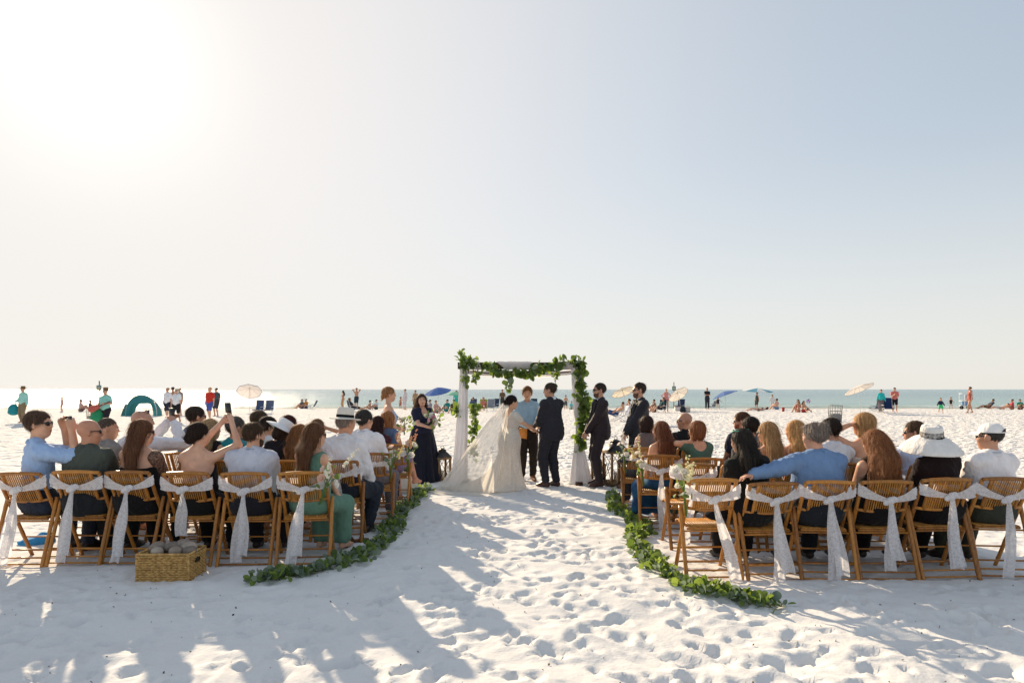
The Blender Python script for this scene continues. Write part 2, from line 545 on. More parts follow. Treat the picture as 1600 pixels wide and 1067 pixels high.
# ------------------------------------------------------------------ bodies: smooth-union fields turned into one continuous surface
class Field:
    """prims: list of ('c', a, b, ra, rb, k) tapered capsules and ('e', centre, radii, R or None, k) ellipsoids"""
    def __init__(s, prims, h, inflate=0.0, cuts=(), jitter=0.0, seed=0):
        lo, hi = np.full(3, 1e9), np.full(3, -1e9)
        for p in prims:
            if p[0] == 'c':
                a, b, r = np.asarray(p[1], float), np.asarray(p[2], float), max(p[3], p[4]) + inflate
                lo = np.minimum(lo, np.minimum(a, b) - r); hi = np.maximum(hi, np.maximum(a, b) + r)
            else:
                c, r = np.asarray(p[1], float), max(p[2]) + inflate
                lo = np.minimum(lo, c - r); hi = np.maximum(hi, c + r)
        lo -= 3 * h; hi += 3 * h
        n = np.ceil((hi - lo) / h).astype(int) + 1
        s.lo, s.h, s.n = lo, h, n
        s.ax = [lo[i] + h * np.arange(n[i]) for i in range(3)]
        s.d = np.full(n, .5, np.float32)
        for p in prims:
            s.add(p, inflate)
        if jitter:
            r = np.random.default_rng(seed)
            X, Y, Z = np.meshgrid(*s.ax, indexing='ij')
            ph = r.uniform(0, 6.28, 10)
            wx = X + .03 * np.sin(Z * 14 + ph[4]) + .02 * np.sin(Y * 19 + ph[5]); wz = Z + .03 * np.sin(X * 13 + ph[6]) + .02 * np.sin(Y * 17 + ph[7])
            w1 = 1 - np.abs(np.sin(wx * 27 + wz * 38 + Y * 10 + ph[0])) * 1.6
            w2 = 1 - np.abs(np.sin(wx * 45 - wz * 30 + ph[1])) * 1.6
            w3 = np.sin(wz * 41 + Y * 23 + ph[2]) * np.sin(wx * 17 + ph[3])
            s.d -= jitter * .8 * (1.0 + w1 * np.sin(wx * 7 + wz * 5 + ph[8]) + .8 * w2 * np.sin(wz * 9 + ph[9]) + .7 * w3).astype(np.float32)
        for c in cuts:
            s.cut(c)

    def win(s, lo, hi):
        sl = []
        for i in range(3):
            a = max(int((lo[i] - s.lo[i]) / s.h), 0); b = min(int((hi[i] - s.lo[i]) / s.h) + 2, s.n[i])
            if b <= a: return None
            sl.append(slice(a, b))
        return tuple(sl)

    def eval(s, p, sl, inflate=0.0):
        x = s.ax[0][sl[0]][:, None, None]; y = s.ax[1][sl[1]][None, :, None]; z = s.ax[2][sl[2]][None, None, :]
        if p[0] == 'c':
            a, b = np.asarray(p[1], float), np.asarray(p[2], float)
            ra, rb = p[3] + inflate, p[4] + inflate
            ba = b - a; L = float(ba @ ba) + 1e-9
            t = np.clip(((x - a[0]) * ba[0] + (y - a[1]) * ba[1] + (z - a[2]) * ba[2]) / L, 0, 1)
            return np.sqrt((x - a[0] - t * ba[0]) ** 2 + (y - a[1] - t * ba[1]) ** 2 + (z - a[2] - t * ba[2]) ** 2) - (ra + (rb - ra) * t)
        c, r = np.asarray(p[1], float), np.asarray(p[2], float) + inflate
        dx, dy, dz = x - c[0], y - c[1], z - c[2]
        if p[3] is not None:
            R = p[3]
            dx, dy, dz = (dx * R[0, 0] + dy * R[1, 0] + dz * R[2, 0], dx * R[0, 1] + dy * R[1, 1] + dz * R[2, 1], dx * R[0, 2] + dy * R[1, 2] + dz * R[2, 2])
        k0 = np.sqrt((dx / r[0]) ** 2 + (dy / r[1]) ** 2 + (dz / r[2]) ** 2)
        k1 = np.sqrt((dx / r[0] ** 2) ** 2 + (dy / r[1] ** 2) ** 2 + (dz / r[2] ** 2) ** 2) + 1e-9
        return k0 * (k0 - 1) / k1

    def box_of(s, p, m):
        if p[0] == 'c':
            a, b, r = np.asarray(p[1], float), np.asarray(p[2], float), max(p[3], p[4]) + m
            return np.minimum(a, b) - r, np.maximum(a, b) + r
        c, r = np.asarray(p[1], float), max(p[2]) + m
        return c - r, c + r

    def add(s, p, inflate):
        k = p[-1]
        lo, hi = s.box_of(p, inflate + k + 2.5 * s.h)
        sl = s.win(lo, hi)
        if sl is None: return
        b = s.eval(p, sl, inflate).astype(np.float32)
        a = s.d[sl]
        m = np.minimum(a, b)
        if k > 0:
            q = np.maximum(k - np.abs(a - b), 0) / k
            m = m - q * q * k * .25
        s.d[sl] = m

    def cut(s, c):
        if c[0] == 'p':        # plane: remove where (x-p).n > 0
            p, n = np.asarray(c[1], float), np.asarray(c[2], float)
            n = n / np.linalg.norm(n)
            g = (s.ax[0][:, None, None] - p[0]) * n[0] + (s.ax[1][None, :, None] - p[1]) * n[1] + (s.ax[2][None, None, :] - p[2]) * n[2]
            s.d = np.maximum(s.d, g.astype(np.float32))
        else:
            lo, hi = s.box_of(c, .03)
            sl = s.win(lo, hi)
            if sl is None: return
            s.d[sl] = np.maximum(s.d[sl], -s.eval(c, sl).astype(np.float32))

    def sample(s, P):
        q = (P - s.lo) / s.h
        i = np.clip(np.floor(q).astype(int), 0, s.n - 2)
        f = np.clip(q - i, 0, 1)
        out = 0
        for a in (0, 1):
            for b in (0, 1):
                for c in (0, 1):
                    w = (f[:, 0] if a else 1 - f[:, 0]) * (f[:, 1] if b else 1 - f[:, 1]) * (f[:, 2] if c else 1 - f[:, 2])
                    out = out + w * s.d[i[:, 0] + a, i[:, 1] + b, i[:, 2] + c]
        return out

    def grad(s, P):
        e = s.h
        g = np.stack([s.sample(P + d) - s.sample(P - d) for d in np.eye(3) * e], 1)
        return g / (np.linalg.norm(g, axis=1, keepdims=True) + 1e-9)

    def surface(s, smooth=1):
        d = s.d
        neg = d < 0
        c = np.zeros(np.array(d.shape) - 1, np.int8)
        for a in (0, 1):
            for b in (0, 1):
                for e in (0, 1):
                    c += neg[a:a + c.shape[0], b:b + c.shape[1], e:e + c.shape[2]]
        act = (c > 0) & (c < 8)
        I = np.argwhere(act)
        idx = np.full(c.shape, -1, np.int32)
        idx[act] = np.arange(len(I))
        cn = [np.array([a, b, e]) for a in (0, 1) for b in (0, 1) for e in (0, 1)]
        val = [d[I[:, 0] + q[0], I[:, 1] + q[1], I[:, 2] + q[2]] for q in cn]
        acc = np.zeros((len(I), 3)); cnt = np.zeros(len(I))
        for i in range(8):
            for j in range(i + 1, 8):
                if np.abs(cn[i] - cn[j]).sum() != 1: continue
                m = (val[i] < 0) != (val[j] < 0)
                t = np.where(m, val[i] / np.where(m, val[i] - val[j], 1), 0)
                acc += m[:, None] * (cn[i] + t[:, None] * (cn[j] - cn[i])); cnt += m
        V = s.lo + s.h * (I + acc / np.maximum(cnt, 1)[:, None])
        Q = []
        for ax in range(3):
            u, w = [(1, 2), (2, 0), (0, 1)][ax]
            A = [slice(None)] * 3; B = [slice(None)] * 3
            A[ax] = slice(0, -1); B[ax] = slice(1, None)
            n0, n1 = neg[tuple(A)], neg[tuple(B)]
            E = np.argwhere(n0 != n1)
            E = E[(E[:, u] > 0) & (E[:, w] > 0) & (E[:, u] < d.shape[u] - 1) & (E[:, w] < d.shape[w] - 1)]
            if not len(E): continue
            fl = n0[E[:, 0], E[:, 1], E[:, 2]]
            def cell(du, dw):
                K = E.copy(); K[:, u] -= du; K[:, w] -= dw
                return idx[K[:, 0], K[:, 1], K[:, 2]]
            q = np.stack([cell(1, 1), cell(0, 1), cell(0, 0), cell(1, 0)], 1)
            q[~fl] = q[~fl][:, ::-1]
            Q.append(q)
        Q = np.concatenate(Q)
        Q = Q[(Q >= 0).all(1)]
        for _ in range(smooth):
            nb = np.zeros_like(V); ct = np.zeros(len(V))
            for a in range(4):
                i, j = Q[:, a], Q[:, (a + 1) % 4]
                for ax in range(3):
                    nb[:, ax] += np.bincount(i, V[j, ax], len(V)) + np.bincount(j, V[i, ax], len(V))
                ct += np.bincount(i, minlength=len(V)) + np.bincount(j, minlength=len(V))
            V = V * .5 + .5 * nb / np.maximum(ct, 1)[:, None]
        return V, Q


def ik(a, t, l1, l2, hint):
    """two-bone reach: the middle joint, bent towards hint; also the reachable end"""
    a, t, hint = map(lambda q: np.asarray(q, float), (a, t, hint))
    v = t - a; L = np.linalg.norm(v) + 1e-9
    if L > (l1 + l2) * .995:
        v *= (l1 + l2) * .995 / L; L = (l1 + l2) * .995; t = a + v
    u = v / L
    x = (l1 * l1 - l2 * l2 + L * L) / (2 * L)
    hgt = math.sqrt(max(l1 * l1 - x * x, 0))
    n = hint - (hint @ u) * u
    n /= np.linalg.norm(n) + 1e-9
    return a + u * x + n * hgt, t


def unit(v):
    v = np.asarray(v, float)
    return v / (np.linalg.norm(v) + 1e-9)


class Rig:
    """joint positions of one figure, local frame: faces +Y, X to its right, Z up"""
    def __init__(s, h=1.72, fem=False, girth=1.0, pose='sit', lean=0.0, roll=0.0, twist=0.0, head=(0, 0, 0), lh=None, rh=None, lf=None, rf=None,
                 lelb=None, relb=None, lpalm=None, rpalm=None, curl=(.35, .35), seat=.455, lknee=None, rknee=None):
        k = h / 1.75
        s.k, s.fem, s.g = k, fem, girth
        s.pose = pose
        if pose == 'sit': P = np.array([0, 0, seat + .105])
        elif pose == 'ground': P = np.array([0, 0, .11])
        elif pose == 'lounge': P = np.array([0, 0, seat])
        elif pose == 'lie': P = np.array([0, 0, .12])
        else: P = np.array([0, 0, .955 * k])
        s.P = P
        s.Rt = rotz(twist) @ roty(roll) @ rotx(-lean)
        s.Rp = rotz(twist * .3) @ roty(roll * .3) @ rotx(-lean * (.6 if pose in ('sit', 'stand') else 1))
        u = s.Rt @ np.array([0, 0, 1.0])
        sw = (.148 if fem else .168) * k * (1 + .35 * (girth - 1))
        s.N = P + s.Rt @ np.array([0, -.01, .525 * k])
        s.S = {q: P + s.Rt @ np.array([q * sw, -.005, .455 * k]) for q in (-1, 1)}
        s.C = P + s.Rt @ np.array([0, 0, .34 * k])
        s.W = P + s.Rt @ np.array([0, 0, .18 * k])
        yaw, pitch, rol = head
        s.Rh = rotz(yaw) @ rotx(-pitch) @ roty(rol)
        hs = .5 * (1 + k) * (1.0 if fem else 1.05)
        s.hs = hs
        s.H = s.N + u * .030 * k + s.Rh @ np.array([0, .026, .133]) * hs
        hip = .092 * k * (1 + .3 * (girth - 1))
        l1, l2 = .44 * k, .42 * k
        s.hip, s.kn, s.an = {}, {}, {}
        for q, tgt, kh in ((-1, lf, lknee), (1, rf, rknee)):
            hp = P + s.Rp @ np.array([q * hip, .02, -.03 * k])
            if tgt is None:
                if pose == 'sit': tgt = (q * .13, .43, .085)
                elif pose == 'ground': tgt = (q * .16, .62, .09)
                elif pose == 'lounge': tgt = (q * .12, .72, .14)
                elif pose == 'lie': tgt = (q * .10, .86 * k, .08)
                else: tgt = (q * .10, .0, .085 * k)
            kn, an = ik(hp, tgt, l1, l2, kh if kh is not None else (q * .12, .35, 1.0) if pose != 'stand' else (q * .05, 1, .1))
            s.hip[q], s.kn[q], s.an[q] = hp, kn, an
        a1, a2 = .285 * k, .255 * k
        s.el, s.wr, s.palm, s.curl = {}, {}, {}, {}
        for q, tgt, eh, pn, cu in ((-1, lh, lelb, lpalm, curl[0]), (1, rh, relb, rpalm, curl[1])):
            if tgt is None:
                if pose == 'sit': tgt = s.kn[q] + np.array([-q * .03, -.10, .095])
                elif pose == 'ground': tgt = s.kn[q] + np.array([-q * .03, -.02, .07])
                elif pose == 'lounge': tgt = P + np.array([q * .26, .18, .10])
                elif pose == 'lie': tgt = P + np.array([q * .30, .1, .02])
                else: tgt = P + np.array([q * .27, .06, -.12 * k])
            e, w = ik(s.S[q], tgt, a1, a2, eh if eh is not None else (q * .6, -1.0, -.35))
            s.el[q], s.wr[q] = e, w
            s.palm[q] = np.asarray(pn, float) if pn is not None else (np.array([0, 0, -1.0]) if pose == 'sit' else np.array([-q, .1, 0.0]))
            s.curl[q] = cu

    # -------- primitives
    def torso(s, g=None):
        k, g, P = s.k, g or s.g, s.P
        T = lambda v: P + s.Rt @ (np.asarray(v, float) * k)
        Pp = lambda v: P + s.Rp @ (np.asarray(v, float) * k)
        f = s.fem
        pr = [('e', Pp((0, -.01, .02)), np.array([.172 if f else .162, .122, .13]) * k * g, s.Rp, .05),
              ('e', T((0, .005, .18)), np.array([.130 if f else .147, .098, .16]) * k * g, s.Rt, .06),
              ('e', T((0, .0, .33)), np.array([.148 if f else .168, .108, .17]) * k * (1 + .7 * (g - 1)), s.Rt, .06),
              ('c', s.S[-1] * .9 + s.S[1] * .1, s.S[1] * .9 + s.S[-1] * .1, .055 * k, .055 * k, .05)]
        if g > 1.08: pr.append(('e', T((0, .06, .13)), np.array([.14, .11, .13]) * k * g, s.Rt, .06))
        if f:
            for q in (-1, 1): pr.append(('e', T((q * .068, .085, .295)), np.array([.062, .055, .062]) * k * g, s.Rt, .04))
        for q in (-1, 1):
            pr.append(('c', T((q * .035, -.015, .535)), s.S[q] + s.Rt @ np.array([-q * .035, -.005, .012]) * k, .045 * k, .042 * k, .04))
        return pr

    def neck(s):
        k = s.k
        r = .046 if s.fem else .055
        return [('c', s.N - s.Rt @ np.array([0, 0, .05]) * k, s.H + s.Rh @ np.array([0, -.018, -.055]) * s.hs, r * k, r * .93 * k, .03)]

    def head(s):
        hs, R = s.hs, s.Rh
        T = lambda *v: s.H + R @ (np.array(v) * hs)
        A = lambda *v: np.array(v) * hs
        pr = [('e', T(0, -.014, .032), A(.076, .096, .088), R, .02), ('e', T(0, .028, -.028), A(.062, .066, .086), R, .03),
              ('e', T(0, .048, -.084), A(.036, .034, .030), R, .03), ('c', T(-.034, .074, .024), T(.034, .074, .024), .014 * hs, .014 * hs, .02),
              ('c', T(0, .088, .016), T(0, .106, -.022), .0075 * hs, .0108 * hs, .008), ('c', T(-.016, .088, -.056), T(.016, .088, -.056), .0085 * hs, .0085 * hs, .008)]
        for q in (-1, 1):
            pr.append(('e', T(q * .079, -.008, -.004), A(.011, .022, .033), R @ rotz(q * -.4), .006))
            pr.append(('e', T(q * .042, .062, -.022), A(.022, .024, .024), R, .02))
        return pr

    def arm(s, q, r=1.0, t0=0.0, t1=1.0, t2=1.0):
        """upper arm from t0 to t1, forearm up to t2 (0 leaves it out)"""
        k = s.k * (1 + .45 * (s.g - 1)) * r * (.86 if s.fem else 1.0)
        a, e, w = s.S[q], s.el[q], s.wr[q]
        pr = []
        if t1 > t0: pr.append(('c', a + (e - a) * t0, a + (e - a) * t1, .054 * k + (.042 - .054) * k * t0, (.054 + (.042 - .054) * t1) * k, .025))
        if t2 > 0: pr.append(('c', e, e + (w - e) * t2, .042 * k, (.042 + (.029 - .042) * t2) * k, .02))
        return pr

    def hand(s, q):
        w, f = s.wr[q], unit(s.wr[q] - s.el[q])
        n = s.palm[q] - (s.palm[q] @ f) * f
        if np.linalg.norm(n) < .1: n = np.cross(f, np.array([1.0, 0, 0]))
        n = unit(n)
        side = np.cross(n, f) * (1 if q > 0 else -1)       # towards the thumb
        # thumb lies on the side that faces the body's front when the palm turns inward
        k = s.k * (.92 if s.fem else 1.0)
        pr, cu = [], s.curl[q]
        for i in range(4):
            o = (1.5 - i) * .0205
            kb = w + f * (.088 - .006 * abs(i - 1)) * k + side * o * k
            pr.append(('c', w + f * .012 * k + side * o * .7 * k, kb, .0145 * k, .0125 * k, .012))
            L = (.040, .045, .042, .033)[i] * k
            a1, a2 = cu * 1.1, cu * 2.2
            d1 = f * math.cos(a1) + n * math.sin(a1) + side * (1.5 - i) * .07
            d2 = f * math.cos(a2) + n * math.sin(a2)
            pr.append(('c', kb, kb + d1 * L, .0100 * k, .0092 * k, .004))
            pr.append(('c', kb + d1 * L, kb + d1 * L + d2 * L * .95, .0092 * k, .0082 * k, .003))
        t0 = w + f * .025 * k + side * .028 * k
        t1 = t0 + (f * .55 + side * .65 + n * .35) * .038 * k
        pr.append(('c', t0, t1, .0135 * k, .0110 * k, .010)); pr.append(('c', t1, t1 + unit(f * .85 + side * .1 + n * (.3 + cu)) * .034 * k, .0108 * k, .009 * k, .003))
        return pr

    def grip(s, q, d=.085):
        """centre of what the hand holds"""
        f = unit(s.wr[q] - s.el[q]); n = unit(s.palm[q] - (s.palm[q] @ f) * f)
        return s.wr[q] + f * d + n * .03

    def leg(s, q, r=1.0, t1=1.0, t2=1.0):
        k = s.k * (1 + .5 * (s.g - 1)) * r
        h, n, a = s.hip[q], s.kn[q], s.an[q]
        pr = [('c', h, h + (n - h) * t1, .086 * k, (.086 + (.057 - .086) * t1) * k, .035)]
        if t2 > 0:
            e = n + (a - n) * t2
            pr.append(('c', n, e, .054 * k, (.054 + (.038 - .054) * t2) * k, .02))
            if t2 > .5:
                b = unit(np.cross(np.cross(a - n, n - h), a - n)) if np.linalg.norm(np.cross(a - n, n - h)) > 1e-4 else np.array([0, 1.0, 0])
                bk = b if b @ np.array([0, 1.0, 0]) < 0 else -b
                pr.append(('e', n + (a - n) * .30 + bk * .018 * k, np.array([.05, .05, .10]) * k, None, .03))
        return pr

    def foot(s, q, r=1.0):
        k = s.k * (.92 if s.fem else 1.0)
        a = s.an[q]
        sh = unit(a - s.kn[q])
        fw = np.array([0, 1.0, 0]) - (np.array([0, 1.0, 0]) @ sh) * sh if abs(sh[1]) > .75 else np.array([q * .12, 1.0, 0])
        fw = unit(fw)
        dn = np.array([0, 0, -1.0]) if abs(sh[1]) <= .75 else sh
        if abs(sh[2]) < .55:        # leg stretched out: the foot hangs relaxed along the shin
            side = unit(np.cross(sh, np.array([0, 0, 1.0]))); upf = np.cross(side, sh)
            heel = a + sh * .035 * k - upf * .030 * k; ball = a + (sh * .80 + upf * .55) * .105 * k; toe = a + (sh * .88 + upf * .45) * .175 * k
            return [('c', a, heel, .036 * k * r, .033 * k * r, .02), ('c', a, ball, .036 * k * r, .028 * k * r, .02), ('c', ball, toe, .029 * k * r, .018 * k * r, .015), ('c', heel, ball, .030 * k * r, .028 * k * r, .015)]
        heel = a - fw * .035 * k + dn * .045 * k
        ball = a + fw * .115 * k + dn * .055 * k
        toe = a + fw * .185 * k + dn * .062 * k
        return [('c', a, heel, .036 * k * r, .034 * k * r, .02), ('c', a + fw * .03 * k, ball, .036 * k * r, .030 * k * r, .02),
                ('c', ball, toe, .031 * k * r, .020 * k * r, .015), ('c', heel, ball, .032 * k * r, .030 * k * r, .015)]

    def all_skin(s):
        pr = s.torso() + s.neck() + s.head()
        for q in (-1, 1): pr += s.arm(q) + s.hand(q) + s.leg(q) + s.foot(q)
        return pr


# ------------------------------------------------------------------ hair
def hair_prims(rig, style, vol=1.0):
    """returns prims, cuts, flow mode"""
    hs, R = rig.hs, rig.Rh
    T = lambda *v: rig.H + R @ (np.array(v) * hs)
    A = lambda *v: np.array(v) * hs
    cap = ('e', T(0, -.020, .036), A(.084 * vol, .102 * vol, .094 * vol), R, .01)
    face = ('e', T(0, .118, -.046), A(.086, .092, .122), R, 0)
    nape = ('p', T(0, 0, -.012), -(R @ np.array([0, -.60, 1.0])))
    dn = rig.Rt @ np.array([0, 0, -1.0]); dn = unit(dn * .5 + np.array([0, 0, -.5]))
    bk = R @ np.array([0, -1.0, 0]); bk = unit(np.array([bk[0], bk[1], 0])) if abs(bk[2]) < .95 else np.array([0, -1.0, 0])
    sd = R @ np.array([1.0, 0, 0])
    tb = rig.Rt @ np.array([0, -1.0, 0])
    if style == 'short':
        return [cap], [face, nape], 'down'
    if style == 'buzz':
        return [('e', T(0, -.018, .034), A(.0785, .0975, .0915), R, .01)], [face, ('p', T(0, 0, .026), -(R @ np.array([0, -.45, 1.0])))], 'down'
    if style == 'fringe':       # balding crown, hair on the sides and back
        return [('e', T(0, -.024, .02), A(.082, .094, .078), R, .01)], [face, nape, ('e', T(0, .02, .11), A(.07, .10, .075), R, 0)], 'down'
    if style == 'curly':
        pr = [cap] + [('e', T(.075 * math.sin(i * 2.4) , -.03 + .08 * math.cos(i * 2.4), .05 + .05 * math.sin(i * 1.7)), A(.026, .026, .026), R, .012) for i in range(16)]
        return pr, [face, nape], 'curl'
    if style == 'bob':
        pr = [cap]
        for q in (-1, 1): pr.append(('c', T(q * .066, -.01, .02), T(q * .066, -.005, -.10), .034 * hs, .030 * hs, .03))
        pr += [('e', T(0, -.062, -.035), A(.078, .055, .085), R, .03)]
        return pr, [face], 'down'
    if style in ('long', 'wavy', 'verylong', 'mane'):
        L = {'long': .30, 'wavy': .33, 'verylong': .42, 'mane': .34}[style]
        pr = [cap, ('e', T(0, -.055, -.02), A(.080, .062, .10), R, .03)]
        for q in (-1, 0, 1):
            a = T(q * .050, -.062, -.02)
            b = rig.N + sd * q * .062 + tb * .105 + np.array([0, 0, .0])
            c = rig.N + sd * q * (.075 if style == 'wavy' else .145 if style == 'mane' else .055) + tb * .125 + dn * (L - .14 + (.02 if q == 0 else 0))
            w = 1.25 if style == 'wavy' else 1.75 if style == 'mane' else 1.0
            pr += [('c', a, b, .042 * w, .046 * w, .04), ('c', b, c, .046 * w, .026 * w, .03)]
        for q in (-1, 1): pr.append(('c', T(q * .066, -.015, .03), T(q * .072, -.03, -.10), .028 * hs, .030 * hs, .03))
        return pr, [face], 'wave' if style in ('wavy', 'mane') else 'down'
    if style == 'updo':
        b = T(0, -.105, -.02)
        return [cap, ('e', b, A(.058, .050, .058), R, .025)], [face, nape], 'bun'
    if style == 'bunhigh':
        b = T(0, -.10, .045)
        return [cap, ('e', b, A(.045, .042, .045), R, .015)], [face, nape], 'bun'
    if style == 'braid':
        pr = [cap]
        p0 = T(0, -.09, -.01)
        for i in range(6):
            p1 = T(.012 * (-1) ** i, -.105 + .004 * i, -.03 - .04 * i)
            pr.append(('e', p1, A(.036 - .002 * i, .032 - .002 * i, .032), R, .012))
        return pr, [face, nape], 'down'
    return [cap], [face, nape], 'down'


def make_hair(rig, style, hexcol, parent, h=.010, n=300, vol=1.0, seed=0, name="hair"):
    prims, cuts, flow = hair_prims(rig, style, vol)
    f = Field(prims, h, 0, cuts, jitter=.0022 if flow in ('wave', 'curl') else .0018, seed=seed)
    if flow != 'bun':           # locks: ridges that run down from the crown
        D = np.stack(np.meshgrid(*f.ax, indexing='ij'), -1) - rig.H
        L0 = D @ rig.Rh
        phi = np.arctan2(L0[..., 0], -L0[..., 1])
        amp = .0030 if style in ('long', 'wavy', 'verylong', 'bob', 'mane') else .0038
        wob = np.sin(L0[..., 2] * (38 if flow == 'wave' else 17) + seed) * (.30 if flow == 'wave' else .10)
        f.d += (amp * (np.sin(phi * 17 + wob * 6 + seed) + .6 * np.sin(phi * 31 - wob * 9 + 2 * seed))).astype(np.float32)
    V, Q = f.surface(1)
    vs, qs, nv = [V], [Q], len(V)
    r = np.random.default_rng(seed + 99)
    if n:
        n = int(n * 1.6)
        P = V[r.integers(0, len(V), n)] + r.normal(0, .004, (n, 3))
        top = rig.H + rig.Rh @ (np.array([0, -.01, .12]) * rig.hs)
        L = {'short': 5, 'buzz': 2, 'fringe': 3, 'curly': 5, 'bob': 6, 'long': 10, 'wavy': 10, 'mane': 10, 'verylong': 11, 'updo': 5, 'bunhigh': 5, 'braid': 5}.get(style, 5)
        step = .022 if L > 6 else .016
        off = np.abs(r.normal(.002, .004, n)) + .001 + (r.uniform(0, 1, n) < .18) * r.uniform(.004, .016, n)
        if style == 'buzz': off *= .3
        bun = prims[-1][1] if flow == 'bun' else None
        pts = [P]
        ph = r.uniform(0, 6.28, n)
        prev = None
        for i in range(L):
            g = f.grad(P)
            d = np.tile(np.array([0, 0, -1.0]), (n, 1)) + .9 * (P - top) / (np.linalg.norm(P - top, axis=1, keepdims=True) + .03)
            if bun is not None: d = (bun - P) / (np.linalg.norm(bun - P, axis=1, keepdims=True) + .02)
            if flow in ('wave', 'curl'):
                d = d + (.55 if flow == 'wave' else 1.3) * np.stack([np.sin(ph + P[:, 2] * 55), np.cos(ph * 1.7 + P[:, 2] * 47), 0 * ph], 1)
            d = d - (d * g).sum(1, keepdims=True) * g
            d /= np.linalg.norm(d, axis=1, keepdims=True) + 1e-6
            if prev is not None: d = d * .7 + prev * .3
            prev = d
            P = P + d * step
            g = f.grad(P)
            corr = np.clip(f.sample(P) - off * (1 + .25 * i), -.012, .012)
            P = P - g * corr[:, None]
            pts.append(P)
        S = np.stack(pts, 1)                      # n, L+1, 3
        g0 = f.grad(S.reshape(-1, 3)).reshape(S.shape)
        tn = np.gradient(S, axis=1)
        sdv = np.cross(tn, g0); sdv /= np.linalg.norm(sdv, axis=2, keepdims=True) + 1e-6
        w = (np.linspace(1, .35, L + 1) * .0019)[None, :, None]
        A, B = S - sdv * w, S + sdv * w
        st = np.stack([A, B], 2).reshape(-1, 3)
        m = L + 1
        i, j = np.meshgrid(np.arange(n), np.arange(L), indexing='ij')
        k = (i * m + j).ravel() * 2 + nv
        vs.append(st); qs.append(np.stack([k, k + 1, k + 3, k + 2], 1))
    me = mesh_np(name, np.concatenate(vs), np.concatenate(qs), hairmat(hexcol))
    o = obj(name, me, parent)
    return o


# ------------------------------------------------------------------ things worn on the head
BLACK = noise_mat("black_plastic", (.012, .012, .013), rough=.25, var=.1, spec=.5)


def sunglasses(rig, parent, col=None, up=False, name="sunglasses"):
    T = lambda v: rig.H + (rig.Rh @ (np.asarray(v, float).reshape(-1, 3) * rig.hs).T).T
    m = MB()
    y, z = (.096, .008) if not up else (.055, .105)
    for q in (-1, 1):
        th = np.arange(12) / 12 * 2 * np.pi
        for dy in (0, -.006):
            pass
        ring = np.stack([q * .032 + .027 * np.cos(th), np.full(12, y) - .012 * np.abs(np.cos(th)) * (q * np.cos(th) > 0), z + .020 * np.sin(th)], 1)
        back = ring - np.array([0, .007, 0])
        v = np.vstack([ring, back, [[q * .032, y + .003, z]], [[q * .032, y - .006, z]]])
        qd = [[i, (i + 1) % 12, 12 + (i + 1) % 12, 12 + i] for i in range(12)]
        t = [[24, (i + 1) % 12, i] for i in range(12)] + [[25, 12 + i, 12 + (i + 1) % 12] for i in range(12)]
        m.add(T(v), qd, t)
        m.tube(T([[q * .058, y - .012, z + .006], [q * .079, y - .05, z + .006], [q * .082, y - .105, z + .002]]), .0042 * rig.hs, 5)
    m.tube(T([[-.008, y + .002, z + .006], [.008, y + .002, z + .006]]), .004 * rig.hs, 5)
    return m.build(name, col or BLACK, parent)


def eyes(rig, parent, browcol, lipcol='9c5a4c', skincol=None):
    T = lambda *v: rig.H + rig.Rh @ (np.array(v) * rig.hs)
    hs = rig.hs
    wm = noise_mat("eye_white", (.75, .72, .68), rough=.3, var=.05)
    im = noise_mat("iris", (.035, .022, .015), rough=.2, var=.2)
    for q in (-1, 1):
        e = MB().ball(T(q * .031, .0835, .006), np.array([.0125, .0100, .0060]) * hs, 10, 8, rig.Rh).build("eye", wm, parent)
        MB().ball(T(q * .031, .0895, .006), np.array([.0066, .0052, .0058]) * hs, 8, 6, rig.Rh).build("iris", im, e)
        MB().tube([T(q * .017, .0915, .022), T(q * .031, .093, .0265), T(q * .047, .082, .022)], [.003 * hs, .0038 * hs, .002 * hs], 5).build("eyebrow", hairmat(browcol), parent)
    lm = noise_mat("lips" + lipcol, srgb(lipcol), rough=.45, var=.08, scale=60)
    m = MB()
    m.tube([T(-.023, .0845, -.057), T(-.009, .0960, -.0535), T(0, .0960, -.0548), T(.009, .0960, -.0535), T(.023, .0845, -.057)], [.001 * hs, .0034 * hs, .003 * hs, .0034 * hs, .001 * hs], 6)
    m.tube([T(-.021, .0845, -.058), T(0, .0960, -.0615), T(.021, .0845, -.058)], [.001 * hs, .0042 * hs, .001 * hs], 6)
    m.build("lips", lm, parent)


def beard(rig, hexcol, parent, full=True):
    T = lambda *v: rig.H + rig.Rh @ (np.array(v) * rig.hs)
    A = lambda *v: np.array(v) * rig.hs
    R = rig.Rh
    f = Field([('e', T(0, .028, -.034), A(.0640, .0685, .0885), R, .01), ('e', T(0, .049, -.086), A(.039, .037, .033), R, .03)], .008, 0,
              [('p', T(0, .0, -.010), R @ np.array([0, .40, 1.0])), ('p', T(0, .006, 0), R @ np.array([0, -1, -.25])), ('e', T(0, .105, -.057), A(.020, .03, .008), R, 0)], jitter=.0012)
    V, Q = f.surface(1)
    return obj("beard", mesh_np("beard", V, Q, hairmat(hexcol)), parent)


